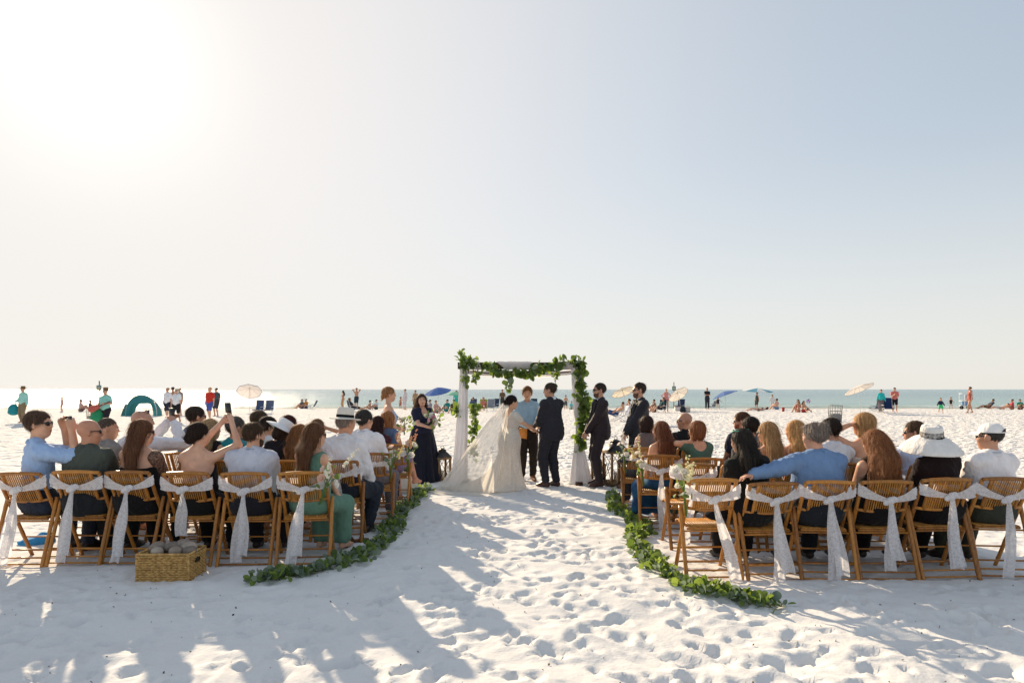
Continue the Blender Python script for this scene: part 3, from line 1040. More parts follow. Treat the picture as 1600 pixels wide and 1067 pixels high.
def hat(rig, parent, crown_h, crown_r, brim, mat, band=None, droop=0.0, tilt=0.0, flat=True, zoff=.055, yoff=-.015, crease=True, band_h=.028):
    """felt or straw hat: crown (> band) and brim"""
    hs = rig.hs
    R = rig.Rh @ rotx(tilt)
    c = rig.H + rig.Rh @ (np.array([0, yoff, zoff]) * hs)
    th = np.arange(28) / 28 * 2 * np.pi
    cr = crown_r * hs
    def ring(r, z, wav=0.0, ph=0.0):
        rr = r * (1 + .12 * np.sin(th) ** 2)
        return np.stack([r * np.cos(th), rr * np.sin(th) , np.full(28, z) + wav * np.sin(2 * th + ph)], 1)
    prof = [(1.0, 0), (.985, .35), (.95, .75), (.86, 1.0), (.55, 1.03), (.2, .93 if crease else 1.06), (.01, .90 if crease else 1.07)]
    P = np.stack([ring(cr * a, crown_h * b) for a, b in prof])
    P = np.concatenate([P, P[:, :1]], 1) @ R.T + c
    cm = MB().grid(P[:, ::-1]).build("crown", mat, parent)
    if band is not None:
        B = np.stack([ring(cr * 1.012, .004), ring(cr * 1.008, band_h)]); B = np.concatenate([B, B[:, :1]], 1) @ R.T + c
        MB().grid(B[:, ::-1]).build("band", band, cm)
    bl = [(cr, .004), (cr + brim * .4, -.004 - droop * .2), (cr + brim * .8, -droop * .7), (cr + brim, -droop), (cr + brim * .99, -droop - .006), (cr + brim * .4, -.010 - droop * .2), (cr * .98, -.004)]
    Bm = np.stack([ring(r, z, wav=(.012 if droop > .02 else .006) * (r - cr) / max(brim, .01), ph=.6) for r, z in bl]); Bm = np.concatenate([Bm, Bm[:, :1]], 1) @ R.T + c
    MB().grid(Bm[:, ::-1]).build("brim", mat, parent)


def ball_cap(rig, parent, mat, dark):
    hs, R = rig.hs, rig.Rh
    c = rig.H + R @ (np.array([0, -.018, .045]) * hs)
    th = np.linspace(0, 2 * np.pi, 29)
    rows = []
    for a in np.linspace(0, 1, 8):
        z = .088 * math.sin(a * math.pi / 2); r = math.cos(a * math.pi / 2) ** .8 if a < 1 else .01
        rows.append(np.stack([.086 * r * np.cos(th), .106 * r * np.sin(th), np.full(29, z)], 1) * hs)
    P = np.stack(rows) @ R.T + c
    # opening over the strap at the back
    m = MB().grid(P[:, ::-1])
    o = m.build("crown", mat, parent)
    arc = np.linspace(-.55, .55, 9)
    op = np.stack([np.sin(arc) * .087, -np.cos(arc) * .1075, .010 + .030 * np.cos(arc / .55 * math.pi / 2)], 1) * hs
    lo = np.stack([np.sin(arc) * .087, -np.cos(arc) * .1075, np.full(9, .010)], 1) * hs
    MB().grid((np.stack([lo, op]) @ R.T + c)).build("back_opening", dark, o)
    v = []
    for t in np.linspace(0, 1, 5):
        a = np.linspace(-1.0, 1.0, 11)
        v.append(np.stack([np.sin(a) * .084, np.cos(a) * .104 + t * .075 * np.cos(a * 1.2), .004 - .02 * t * t - .012 * a * a * t], 1) * hs)
    P = np.stack(v) @ R.T + c
    MB().grid(P).grid((P - R @ np.array([0, 0, .004]))[:, ::-1]).build("peak", mat, parent)


# ------------------------------------------------------------------ dressing one figure
def surf(name, prims, mat, parent, h, inflate=0.0, cuts=(), jitter=0.0, smooth=1, seed=0):
    f = Field(prims, h, inflate, cuts, jitter, seed)
    V, Q = f.surface(smooth)
    return obj(name, mesh_np(name, V, Q, mat), parent)


def sheet(name, rows, mat, parent, closed=False, thick=0.0):
    P = np.asarray(rows, float)
    if closed: P = np.concatenate([P, P[:, :1]], 1)
    return MB().grid(P).build(name, mat, parent)


NFIG = [0]


def person(label, loc, face, look, rig_kw, h=.012, group=None, cat="person", scale=1.0, lod=0):
    """look: dict skin, hair=(style, colour[, vol]), top=(kind, colour), bottom=(kind, colour), shoes, extras (list of callables)"""
    NFIG[0] += 1
    seed = NFIG[0]
    rig = Rig(**rig_kw)
    x, y = loc[0], loc[1]
    z = loc[2] if len(loc) > 2 else GZ(x, y)
    root = empty("person", (x, y, z), face, label, cat, group, scale=scale)
    sk = skin(look.get('skin', 'c08a6a'))
    body = surf("body", rig.all_skin(), sk, root, h, smooth=1)
    k = rig.k
    top, bot = look.get('top'), look.get('bottom')
    T = lambda *v: rig.P + rig.Rt @ (np.array(v) * k)
    up = rig.Rt @ np.array([0, 0, 1.0]); fw = rig.Rt @ np.array([0, 1.0, 0])
    hc = h if lod else max(h, .0125)
    if bot:
        kind, colr = bot[:2]
        mt = bot[2] if len(bot) > 2 else cloth(colr)
        wc = [('p', T(0, 0, .12), up)]
        if kind == 'trousers':
            pr = rig.torso()[:2]
            for q in (-1, 1): pr += rig.leg(q, 1.08, 1, .93)
            surf("trousers", pr, mt, root, hc, .015, wc, jitter=.007, seed=seed)
        elif kind == 'shorts':
            pr = rig.torso()[:2]
            for q in (-1, 1): pr += rig.leg(q, 1.12, .85, 0)
            surf("shorts", pr, mt, root, hc, .014, wc, jitter=.0045, seed=seed)
        elif kind == 'briefs':
            pr = rig.torso()[:1]
            for q in (-1, 1): pr += [('c', rig.hip[q], rig.hip[q] + (rig.kn[q] - rig.hip[q]) * .08, .088 * k, .086 * k, .03)]
            surf("swim_briefs", pr, mt, root, hc, .006, [('p', T(0, 0, .06), up)], seed=seed)
        elif kind in ('skirt', 'kneeskirt'):
            t2 = .85 if kind == 'skirt' else .35
            pr = rig.torso()[:2]
            for q in (-1, 1):
                h0, n0, a0 = rig.hip[q], rig.kn[q], rig.an[q]
                pr += [('c', h0, n0, .100 * k, .078 * k, .09), ('c', n0, n0 + (a0 - n0) * t2, .072 * k, .078 * k, .09)]
            mk, ma = (rig.kn[-1] + rig.kn[1]) / 2, (rig.an[-1] + rig.an[1]) / 2
            pr.append(('c', (rig.hip[-1] + rig.hip[1]) / 2, mk, .09 * k, .075 * k, .07))
            pr.append(('c', mk, mk + (ma - mk) * t2, .075 * k, .08 * k, .07))
            surf("skirt", pr, mt, root, hc, .006, wc, jitter=.004, seed=seed)
        elif kind == 'gown':      # standing: loft with pleats down to the sand
            w, dgl = bot[3] if len(bot) > 3 else (.34, .30)
            rows, nth = [], 64
            th = np.arange(nth) / nth * 2 * np.pi
            rr = np.random.default_rng(seed)
            ph = rr.uniform(0, 6.28, 4)
            for i, t in enumerate(np.linspace(0, 1, 18)):
                zz = (1.12 * k) * (1 - t) + .012 * t
                a = (.168 + .02 * math.sin(min(t * 3, 1) * math.pi / 2)) * k * rig.g; b = (.136 + .02 * min(t * 3, 1)) * k * rig.g
                e = t ** 1.1
                a = a * (1 - e) + w * e; b = b * (1 - e) + dgl * e
                fold = 1 + (.02 + .055 * t) * (np.sin(13 * th + ph[0] + .6 * t) + .6 * np.sin(21 * th + ph[1])) * min(t * 2.5, 1)
                rows.append(np.stack([a * fold * np.cos(th), b * fold * np.sin(th) - .01, np.full(nth, zz)], 1))
            sheet("gown_skirt", np.stack(rows)[:, ::-1], mt, root, True)
    if look.get('shoes'):
        mt = noise_mat("leather" + look['shoes'], srgb(look['shoes']), rough=.4, var=.15, spec=.5)
        for q in (-1, 1):
            pr = rig.foot(q)
            surf("shoe", pr, mt, root, hc, .007, [('p', rig.an[q] + np.array([0, 0, .035]) * k, np.array([0, 0, 1.0]))] if rig.pose != 'lounge' else ())
    if top:
        kind, colr = top[:2]
        mt = top[2] if len(top) > 2 else cloth(colr)
        pr = rig.torso()
        hem = [('p', T(0, 0, -.02), -up)]
        if kind in ('shirt', 'longshirt', 'tee', 'polo'):
            for q in (-1, 1):
                if kind == 'shirt': pr += rig.arm(q, 1.12, 0, 1, .16)
                elif kind == 'longshirt': pr += rig.arm(q, 1.13, 0, 1, .96)
                else: pr += rig.arm(q, 1.24, 0, .62, 0)
            surf("shirt", pr, mt, root, hc, .010, [('p', T(0, 0, -.10), -up), ('e', T(0, .03, .60), np.array([.062, .075, .07]) * k, rig.Rt, 0)], jitter=.0085, seed=seed)
            if kind != 'tee':
                a = np.linspace(-2.5, 2.5, 15)
                rw = []
                for zz, rr2 in ((.510, .078), (.560, .070), (.568, .074), (.528, .090)):
                    rw.append([T(rr2 * math.sin(q) * 1.02, -.012 - rr2 * math.cos(q), zz - .018 * (1 - math.cos(q)) * .5) for q in a])
                sheet("collar", rw, mt, root)
        elif kind == 'tank':
            for q in (-1, 1): pr += [('c', T(q * .10, -.02, .50), rig.S[q], .05 * k, .05 * k, .02)]
            surf("tank_top", pr[:3] + pr[4 if not rig.fem else 3:], mt, root, hc, .009,
                 [('p', T(0, 0, -.10), -up)] + [('e', rig.S[q] + rig.Rt @ np.array([q * .045, 0, -.01]) * k, np.array([.07, .14, .11]) * k, rig.Rt, 0) for q in (-1, 1)] + [('e', T(0, .05, .56), np.array([.085, .11, .09]) * k, rig.Rt, 0)], jitter=.0045, seed=seed)
        elif kind == 'strapless':
            surf("bodice", pr, mt, root, hc, .009, [('p', T(0, 0, .37), up + .25 * rig.Rt @ np.array([0, -1.0, 0])), ('p', T(0, 0, -.08), -up)], jitter=.0045, seed=seed)
        elif kind == 'squareback':
            for q in (-1, 1): pr += rig.arm(q, 1.2, 0, .5, 0)
            surf("bodice", pr, mt, root, hc, .010, [('p', T(0, 0, -.10), -up), ('e', T(0, -.08, .53), np.array([.105, .16, .115]) * k, rig.Rt, 0), ('e', T(0, .10, .54), np.array([.10, .12, .12]) * k, rig.Rt, 0)], jitter=.0045, seed=seed)
        elif kind == 'oneshoulder':
            q = top[3] if len(top) > 3 else 1
            nrm = rig.Rt @ unit(np.array([-q * .75, 0, 1.0]))
            surf("bodice", pr, mt, root, hc, .010, [('p', T(0, 0, -.10), -up), ('p', T(0, 0, .44), nrm), ('e', rig.S[q] + rig.Rt @ np.array([q * .06, 0, 0.0]) * k, np.array([.07, .12, .12]) * k, rig.Rt, 0)], jitter=.0045, seed=seed)
        elif kind == 'halter':
            surf("bodice", pr, mt, root, hc, .010, [('p', T(0, 0, -.10), -up), ('p', T(0, 0, .33), up - 1.1 * fw)], jitter=.0045, seed=seed)
            for q in (-1, 1):
                MB().tube([T(q * .10, .10, .33), T(q * .075, .06, .50), T(q * .03, -.05, .56)], [.022 * k, .016 * k, .010 * k], 6, flat=(1, .5)).build("strap", mt, root)
        elif kind == 'straps':
            surf("bodice", pr, mt, root, hc, .009, [('p', T(0, 0, -.10), -up), ('p', T(0, 0, .37), up - .2 * fw)], jitter=.0045, seed=seed)
            for q in (-1, 1):
                MB().tube([T(q * .085, .105, .34), T(q * .10, .05, .515), T(q * .10, -.03, .53), T(q * .085, -.105, .36)], .011 * k, 6, flat=(1.4, .5)).build("strap", mt, root)
        elif kind == 'bikini':
            surf("bikini_top", pr, mt, root, hc, .006, [('p', T(0, 0, .36), up), ('p', T(0, 0, .24), -up)], seed=seed)
        elif kind == 'vest':
            pr += [('c', T(-.13, 0, .46), T(.13, 0, .46), .06 * k, .06 * k, .03)]
            surf("denim_vest", pr, mt, root, hc, .015, [('p', T(0, 0, -.06), -up)] + [('e', rig.S[q] + rig.Rt @ np.array([q * .055, 0, -.02]) * k, np.array([.055, .12, .12]) * k, rig.Rt, 0) for q in (-1, 1)] + [('e', T(0, .08, .56), np.array([.06, .12, .09]) * k, rig.Rt, 0)], jitter=.0045, seed=seed)
        elif kind == 'capsleeve':
            for q in (-1, 1): pr += rig.arm(q, 1.45, 0, .5, 0)
            surf("bodice", pr, mt, root, hc, .012, [('p', T(0, 0, .02), -up), ('e', T(0, .13, .52), np.array([.085, .10, .19]) * k, rig.Rt, 0), ('e', T(0, -.0, .58), np.array([.085, .09, .07]) * k, rig.Rt, 0)], jitter=.0045, seed=seed)
        elif kind == 'offshoulder':
            for q in (-1, 1): pr += rig.arm(q, 1.25, .05, .40, 0)
            surf("bodice", pr, mt, root, hc, .010, [('p', T(0, 0, .415), up), ('p', T(0, 0, -.02), -up), ('e', T(0, .14, .43), np.array([.055, .08, .09]) * k, rig.Rt, 0)], jitter=.0045, seed=seed)
        elif kind == 'jacket':
            pr2 = rig.torso() + [('e', T(0, -.005, .06), np.array([.175, .135, .20]) * k * rig.g, rig.Rt, .06), ('e', T(0, -.005, -.05), np.array([.178, .140, .16]) * k * rig.g, rig.Rt, .05)]
            for q in (-1, 1): pr2 += rig.arm(q, 1.22, 0, 1, .95) + [('e', rig.S[q] + rig.Rt @ np.array([0, 0, .018]) * k, np.array([.06, .06, .045]) * k, rig.Rt, .03)]
            surf("jacket", pr2, mt, root, min(hc, .010), .014, [('p', T(0, 0, -.16), -up), ('e', T(0, .155, .45), np.array([.042, .10, .19]) * k, rig.Rt, 0), ('e', T(0, .02, .59), np.array([.064, .072, .075]) * k, rig.Rt, 0)], jitter=.0055, seed=seed)
            ws = cloth('e8e8ea')
            surf("dress_shirt", rig.torso(), ws, root, hc, .006, [('p', T(0, .04, 0), -fw), ('p', T(0, 0, .1), -up)], seed=seed)
            a = np.linspace(-2.7, 2.7, 17)
            rw = [[T(r2 * math.sin(q), -.008 - r2 * math.cos(q), zz - .012 * (1 - math.cos(q))) for q in a] for zz, r2 in ((.520, .068), (.585, .066), (.590, .070), (.545, .080))]
            sheet("shirt_collar", rw, ws, root)
            # lapels
            for q in (-1, 1):
                P = np.array([[T(q * .05, .095, .53), T(q * .085, .085, .52)], [T(q * .045, .128, .42), T(q * .115, .112, .44)], [T(q * .03, .140, .30), T(q * .085, .132, .33)], [T(q * .008, .150, .18), T(q * .02, .149, .20)]])
                P = P + fw * .006
                MB().grid(P).grid(P[:, ::-1] + fw * .006).build("lapel", mt, root)
            if look.get('bowtie'):
                b = MB()
                for q in (-1, 1):
                    c = T(q * .028, .085, .525); b.box(c, (.045 * k, .018 * k, .034 * k), rig.Rt @ roty(q * .15))
                b.box(T(0, .09, .525), (.016 * k, .022 * k, .022 * k), rig.Rt)
                b.build("bow_tie", cloth(look['bowtie']), root)
    hr = look.get('hair')
    if hr:
        n = (0 if lod else look.get('strands', 260 if hr[0] in ('short', 'curly', 'bob', 'updo', 'braid', 'bunhigh') else 420 if hr[0] != 'buzz' and hr[0] != 'fringe' else 120))
        make_hair(rig, hr[0], hr[1], root, .016 if lod else .010, n, hr[2] if len(hr) > 2 else 1.0, seed)
    if look.get('beard'): beard(rig, look['beard'], root)
    if look.get('face'): eyes(rig, root, look.get('brow', hr[1] if hr else '3a2a20'), look.get('lips', '9c5a4c'))
    if look.get('glasses'): sunglasses(rig, root)
    for ex in look.get('extras', ()):
        ex(rig, root)
    return root, rig
# ------------------------------------------------------------------ bamboo folding chairs
def bamboo_mat(name, c1, c2):
    m, nt, b, N, L = _base(name)
    tc = N.new("ShaderNodeTexCoord")
    oi = N.new("ShaderNodeObjectInfo")
    nz = N.new("ShaderNodeTexNoise"); nz.inputs["Scale"].default_value = 22; nz.inputs["Detail"].default_value = 5
    mp = N.new("ShaderNodeMapping"); mp.inputs["Scale"].default_value = (3, 3, .5)
    L.new(tc.outputs["Object"], mp.inputs[0]); L.new(mp.outputs[0], nz.inputs["Vector"])
    ad = N.new("ShaderNodeMath"); ad.operation = 'ADD'
    sc = N.new("ShaderNodeMath"); sc.operation = 'MULTIPLY_ADD'; sc.inputs[1].default_value = .5; sc.inputs[2].default_value = -.25
    L.new(oi.outputs["Random"], sc.inputs[0]); L.new(nz.outputs[0], ad.inputs[0]); L.new(sc.outputs[0], ad.inputs[1])
    mx = N.new("ShaderNodeMix"); mx.data_type = 'RGBA'; mx.inputs["A"].default_value = (*c1, 1); mx.inputs["B"].default_value = (*c2, 1)
    L.new(ad.outputs[0], mx.inputs["Factor"])
    L.new(mx.outputs["Result"], b.inputs["Base Color"])
    b.inputs["Roughness"].default_value = .36; b.inputs["Specular IOR Level"].default_value = .45
    bp = N.new("ShaderNodeBump"); bp.inputs["Strength"].default_value = .3; bp.inputs["Distance"].default_value = .003
    L.new(nz.outputs[0], bp.inputs["Height"]); L.new(bp.outputs[0], b.inputs["Normal"])
    return m


BAMBOO = bamboo_mat("bamboo", (.15, .050, .009), (.58, .25, .045))
SLATM = bamboo_mat("bamboo_slat", (.26, .10, .016), (.62, .31, .07))


def pole(a, b, r, nodes=3, n=7):
    """bamboo pole with swollen nodes"""
    a, b = np.asarray(a, float), np.asarray(b, float)
    ts, rs = [], []
    for t in np.linspace(0, 1, nodes * 4 + 1):
        ts.append(t); rs.append(r * (1.10 if abs((t * nodes) % 1 - .5) < .07 else 1.0))
    return MB().tube([a + (b - a) * t for t in ts], rs, n)


def make_chair():
    A = lambda z: -.27 + .43 * (1 - z / .86)            # back post and front leg, one slanting line
    B = lambda z: -.32 + .22 * z / .62                  # rear leg
    P = {}
    P['front_leg'] = [pole((x, A(0), 0), (x, A(.86), .86), .0175, 5).mesh("front_leg", BAMBOO) for x in (-.208, .208)]
    P['rear_leg'] = [pole((x, B(-.02), -.02), (x, B(.62), .62), .0175, 4).mesh("rear_leg", BAMBOO) for x in (-.243, .243)]
    xs = np.linspace(-.215, .215, 13)
    P['top_rail'] = [MB().tube([(x, A(.855) - .012 - .022 * (1 - (x / .215) ** 2), .862 + .014 * (1 - (x / .215) ** 2)) for x in xs], .0175, 7).mesh("top_rail", BAMBOO)]
    P['bottom_rail'] = [MB().tube([(x, A(.60) - .010 - .022 * (1 - (x / .215) ** 2), .612 - .022 * (1 - (x / .215) ** 2)) for x in xs], .0145, 7).mesh("bottom_rail", BAMBOO)]
    yc = lambda x, z: A(z) - .014 - .022 * (1 - (x / .215) ** 2)
    P['back_post'] = [pole((x, yc(x, .60), .60), (x, yc(x, .855), .86), .0150, 2).mesh("back_post", BAMBOO) for x in (-.142, .142)]
    s = []
    for x in np.linspace(-.118, .118, 13):
        s.append(MB().tube([(x, yc(x, .60), .602), (x, yc(x, .73), .73), (x, yc(x, .86),   .866)], .0066, 5, cap=False).mesh("back_slat", SLATM))
    P['back_slat'] = s
    P['seat_rail'] = [MB().tube([(-.20, y, .425), (.20, y, .425)], .0135, 7).mesh("seat_rail", BAMBOO) for y in (-.165, .205)]
    P['seat_side'] = [MB().tube([(x, -.165, .428), (x, .205, .428)], .011, 6).mesh("seat_side", BAMBOO) for x in (-.17, .17)]
    P['seat_slat'] = [MB().box((x, .02, .443), (.016, .40, .007)).mesh("seat_slat", SLATM, False) for x in np.linspace(-.18, .18, 16)]
    P['rung'] = [MB().tube([(-.225, B(z), z), (.225, B(z), z)], .0085, 6).mesh("rung", BAMBOO) for z in (.405, .155, .085, .03)] + \
                [MB().tube([(-.198, A(z), z), (.198, A(z), z)], .0085, 6).mesh("rung", BAMBOO) for z in (.21, .06)]
    return P


CHAIR = make_chair()


CHAIRS = []


def chair(x, y, rz, label, group):
    CHAIRS.append((x, y, rz))
    o = empty("folding_chair", (x, y, GZ(x, y - .1) - .004 - random.uniform(0, .012)), rz, label, "chair", group, rot=(random.uniform(-.012, .012), random.uniform(-.018, .018), rz))
    for nm, ms in CHAIR.items():
        for me in ms:
            c = bpy.data.objects.new(nm, me); c.parent = o; COL.objects.link(c)
    return o


# ------------------------------------------------------------------ lace ribbons tied round the chair backs
def lace_mat():
    m, nt, b, N, L = _base("white_lace")
    tc = N.new("ShaderNodeTexCoord")
    vo = N.new("ShaderNodeTexVoronoi"); vo.feature = 'DISTANCE_TO_EDGE'; vo.inputs["Scale"].default_value = 95
    v2 = N.new("ShaderNodeTexNoise"); v2.inputs["Scale"].default_value = 48; v2.inputs["Detail"].default_value = 3
    L.new(tc.outputs["Object"], vo.inputs["Vector"]); L.new(tc.outputs["Object"], v2.inputs["Vector"])
    r1 = N.new("ShaderNodeMapRange"); r1.inputs[1].default_value = .06; r1.inputs[2].default_value = .18
    L.new(vo.outputs["Distance"], r1.inputs[0])
    r2 = N.new("ShaderNodeMapRange"); r2.inputs[1].default_value = .46; r2.inputs[2].default_value = .54
    L.new(v2.outputs[0], r2.inputs[0])
    mu = N.new("ShaderNodeMath"); mu.operation = 'MULTIPLY'
    L.new(r1.outputs[0], mu.inputs[0]); L.new(r2.outputs[0], mu.inputs[1])
    hl = N.new("ShaderNodeMath"); hl.operation = 'MULTIPLY'; hl.inputs[1].default_value = .30
    L.new(mu.outputs[0], hl.inputs[0])
    b.inputs["Base Color"].default_value = (.86, .85, .87, 1); b.inputs["Roughness"].default_value = .85; b.inputs["Specular IOR Level"].default_value = .1
    tl = N.new("ShaderNodeBsdfTranslucent"); tl.inputs["Color"].default_value = (.90, .89, .91, 1)
    m1 = N.new("ShaderNodeMixShader"); m1.inputs[0].default_value = .42
    L.new(b.outputs[0], m1.inputs[1]); L.new(tl.outputs[0], m1.inputs[2])
    tp = N.new("ShaderNodeBsdfTransparent")
    m2 = N.new("ShaderNodeMixShader")
    L.new(hl.outputs[0], m2.inputs[0]); L.new(m1.outputs[0], m2.inputs[1]); L.new(tp.outputs[0], m2.inputs[2])
    L.new(m2.outputs[0], N["Material Output"].inputs["Surface"])
    return m


LACE = lace_mat()


def ribbon(x, y, rz, label, seed, group="lace ribbons on the chair backs", tails=2, dx=0.0, out=.0, knot=0.0, length=.64):
    """band round the back (front and rear), a knot, tails hanging behind; local frame of the chair"""
    r = np.random.default_rng(seed)
    x, y, rz = min(CHAIRS, key=lambda c: (c[0] - x) ** 2 + (c[1] - y) ** 2)      # tied to this chair
    o = empty("lace_ribbon", (x, y, GZ(x, y - .1)), rz, label, "ribbon", group)
    yb = lambda q: -.27 + .43 * (1 - .74 / .86) - .052 - .022 * (1 - (min(abs(q), .215) / .215) ** 2)
    zk = .705 + r.uniform(-.02, .015)
    sz = r.uniform(-.018, .014, 2); sw = r.uniform(.8, 1.2, 2)
    for sgn in (-1, 1):
        rows = []
        for t in np.linspace(0, 1, 12):
            xx = sgn * .246 * (1 - t) + knot * t
            w = .046 * sw[(sgn + 1) // 2] * (1 - t) ** .9 + .010
            zc = (.785 + sz[(sgn + 1) // 2]) * (1 - t) + zk * t - .012 * math.sin(t * math.pi)
            rows.append([(xx, yb(xx) - .004 - .012 * math.sin(4 * s * 3 + t * 5) * (1 - t) * .5 - .006 * t, zc + w * s * (1 + .06 * math.sin(t * 9))) for s in np.linspace(-1, 1, 7)])
        MB().grid(np.array(rows)).build("band", LACE, o)
    f = []
    for q in np.linspace(-.252, .252, 9):
        f.append([(q, yb(.215) + .075 + (.0 if abs(q) < .2 else -.055), .780 + .028 * s) for s in np.linspace(-1, 1, 4)])
    f = np.array(f); f[0, :, 1] = yb(.252) - .004; f[-1, :, 1] = yb(.252) - .004
    MB().grid(f).build("front_band", LACE, o)
    k = MB()
    k.ball((knot, yb(0) - .022, zk), (.034, .024, .036), 10, 8)
    for sgn in (-1, 1):
        k.ball((knot + sgn * .032, yb(0) - .020, zk + .014 * sgn), (.034, .014, .026), 8, 6, roty(sgn * .5))
    k.build("knot", LACE, o)
    for i in range(tails):
        tx = dx + (i - (tails - 1) / 2) * r.uniform(.03, .07)
        L = length * (1 - .10 * i * r.uniform(.3, 1.6))
        rows = []
        ph = r.uniform(0, 6)
        for t in np.linspace(0, 1, 16):
            w = .016 + .028 * min(t * 2.2, 1) + .010 * t
            cx = knot + tx * t ** 1.1 + .022 * math.sin(t * 4.2 + ph) * t
            cy = yb(0) - .026 - .012 * i - .02 * t - out * t ** 1.5
            rows.append([(cx + w * s, cy + .011 * math.sin(s * 4.5 + ph + t * 2.2) * min(1, t * 3) + .004 * math.sin(s * 11 + t * 7), zk - .02 - L * t - .01 * s * s) for s in np.linspace(-1, 1, 11)])
        MB().grid(np.array(rows)).build("tail", LACE, o)
    return o


# ------------------------------------------------------------------ leaves and flowers
def leaf_mat(name, c1, c2, tr=.35):
    m, nt, b, N, L = _base(name)
    tc = N.new("ShaderNodeTexCoord"); oi = N.new("ShaderNodeObjectInfo"); ge = N.new("ShaderNodeNewGeometry")
    nz = N.new("ShaderNodeTexNoise"); nz.inputs["Scale"].default_value = 9; nz.inputs["Detail"].default_value = 3
    L.new(tc.outputs["Object"], nz.inputs["Vector"])
    ad = N.new("ShaderNodeMath"); ad.operation = 'ADD'
    ad2 = N.new("ShaderNodeMath"); ad2.operation = 'MULTIPLY_ADD'; ad2.inputs[1].default_value = .8; ad2.inputs[2].default_value = -.4
    L.new(ge.outputs["Random Per Island"], ad2.inputs[0])
    L.new(nz.outputs[0], ad.inputs[0]); L.new(ad2.outputs[0], ad.inputs[1])
    a3 = N.new("ShaderNodeMath"); a3.operation = 'MULTIPLY_ADD'; a3.inputs[1].default_value = .5; a3.inputs[2].default_value = -.25
    L.new(oi.outputs["Random"], a3.inputs[0])
    a4 = N.new("ShaderNodeMath"); a4.operation = 'ADD'
    L.new(ad.outputs[0], a4.inputs[0]); L.new(a3.outputs[0], a4.inputs[1])
    mx = N.new("ShaderNodeMix"); mx.data_type = 'RGBA'; mx.inputs["A"].default_value = (*c1, 1); mx.inputs["B"].default_value = (*c2, 1)
    L.new(a4.outputs[0], mx.inputs["Factor"])
    L.new(mx.outputs["Result"], b.inputs["Base Color"])
    b.inputs["Roughness"].default_value = .5; b.inputs["Specular IOR Level"].default_value = .3
    tl = N.new("ShaderNodeBsdfTranslucent")
    hs = N.new("ShaderNodeHueSaturation"); hs.inputs["Hue"].default_value = .485; hs.inputs["Value"].default_value = 2.3; hs.inputs["Saturation"].default_value = 1.15
    L.new(mx.outputs["Result"], hs.inputs["Color"]); L.new(hs.outputs[0], tl.inputs["Color"])
    ms = N.new("ShaderNodeMixShader"); ms.inputs[0].default_value = tr
    L.new(b.outputs[0], ms.inputs[1]); L.new(tl.outputs[0], ms.inputs[2])
    L.new(ms.outputs[0], N["Material Output"].inputs["Surface"])
    return m


LEAF = leaf_mat("eucalyptus_leaf", (.055, .10, .026), (.21, .29, .075))
LEAFG = leaf_mat("silver_eucalyptus_leaf", (.10, .145, .11), (.26, .31, .22), .25)


def leaf_pts(w=1.0, fold=.25):
    """round leaf, unit length along +Y, slightly folded along its rib"""
    pr = [(0, 0), (.18, .10), (.40, .30), (.48, .55), (.38, .80), (.14, .97)]
    rib = np.array([[0, y, -.03 * math.sin(y * 3)] for y in (0, .3, .6, .8, 1.0)])
    L = np.array([[-w * x, y, fold * x] for x, y in pr[1:]]); R = np.array([[w * x, y, fold * x] for x, y in pr[1:]])
    v = np.vstack([rib, L, R])
    t = []
    for o, fl in ((5, False), (10, True)):
        f = [[0, 1, o], [1, o + 1, o], [1, 2, o + 1], [2, o + 2, o + 1], [2, 3, o + 2], [3, o + 3, o + 2], [3, 4, o + 3], [4, o + 4, o + 3]]
        t += [x[::-1] for x in f] if fl else f
    return v, np.array(t)


LV, LT = leaf_pts()
LV2, LT2 = leaf_pts(.62, .3)


def rand_rot(r):
    q = r.normal(size=4); q /= np.linalg.norm(q)
    w, x, y, z = q
    return np.array([[1 - 2 * (y * y + z * z), 2 * (x * y - z * w), 2 * (x * z + y * w)], [2 * (x * y + z * w), 1 - 2 * (x * x + z * z), 2 * (y * z - x * w)], [2 * (x * z - y * w), 2 * (y * z + x * w), 1 - 2 * (x * x + y * y)]])


LEAF_ME = [mesh_np("leaf", LV, LT, LEAF), mesh_np("leaf", LV2, LT2, LEAF), mesh_np("leaf", LV, LT, LEAFG)]


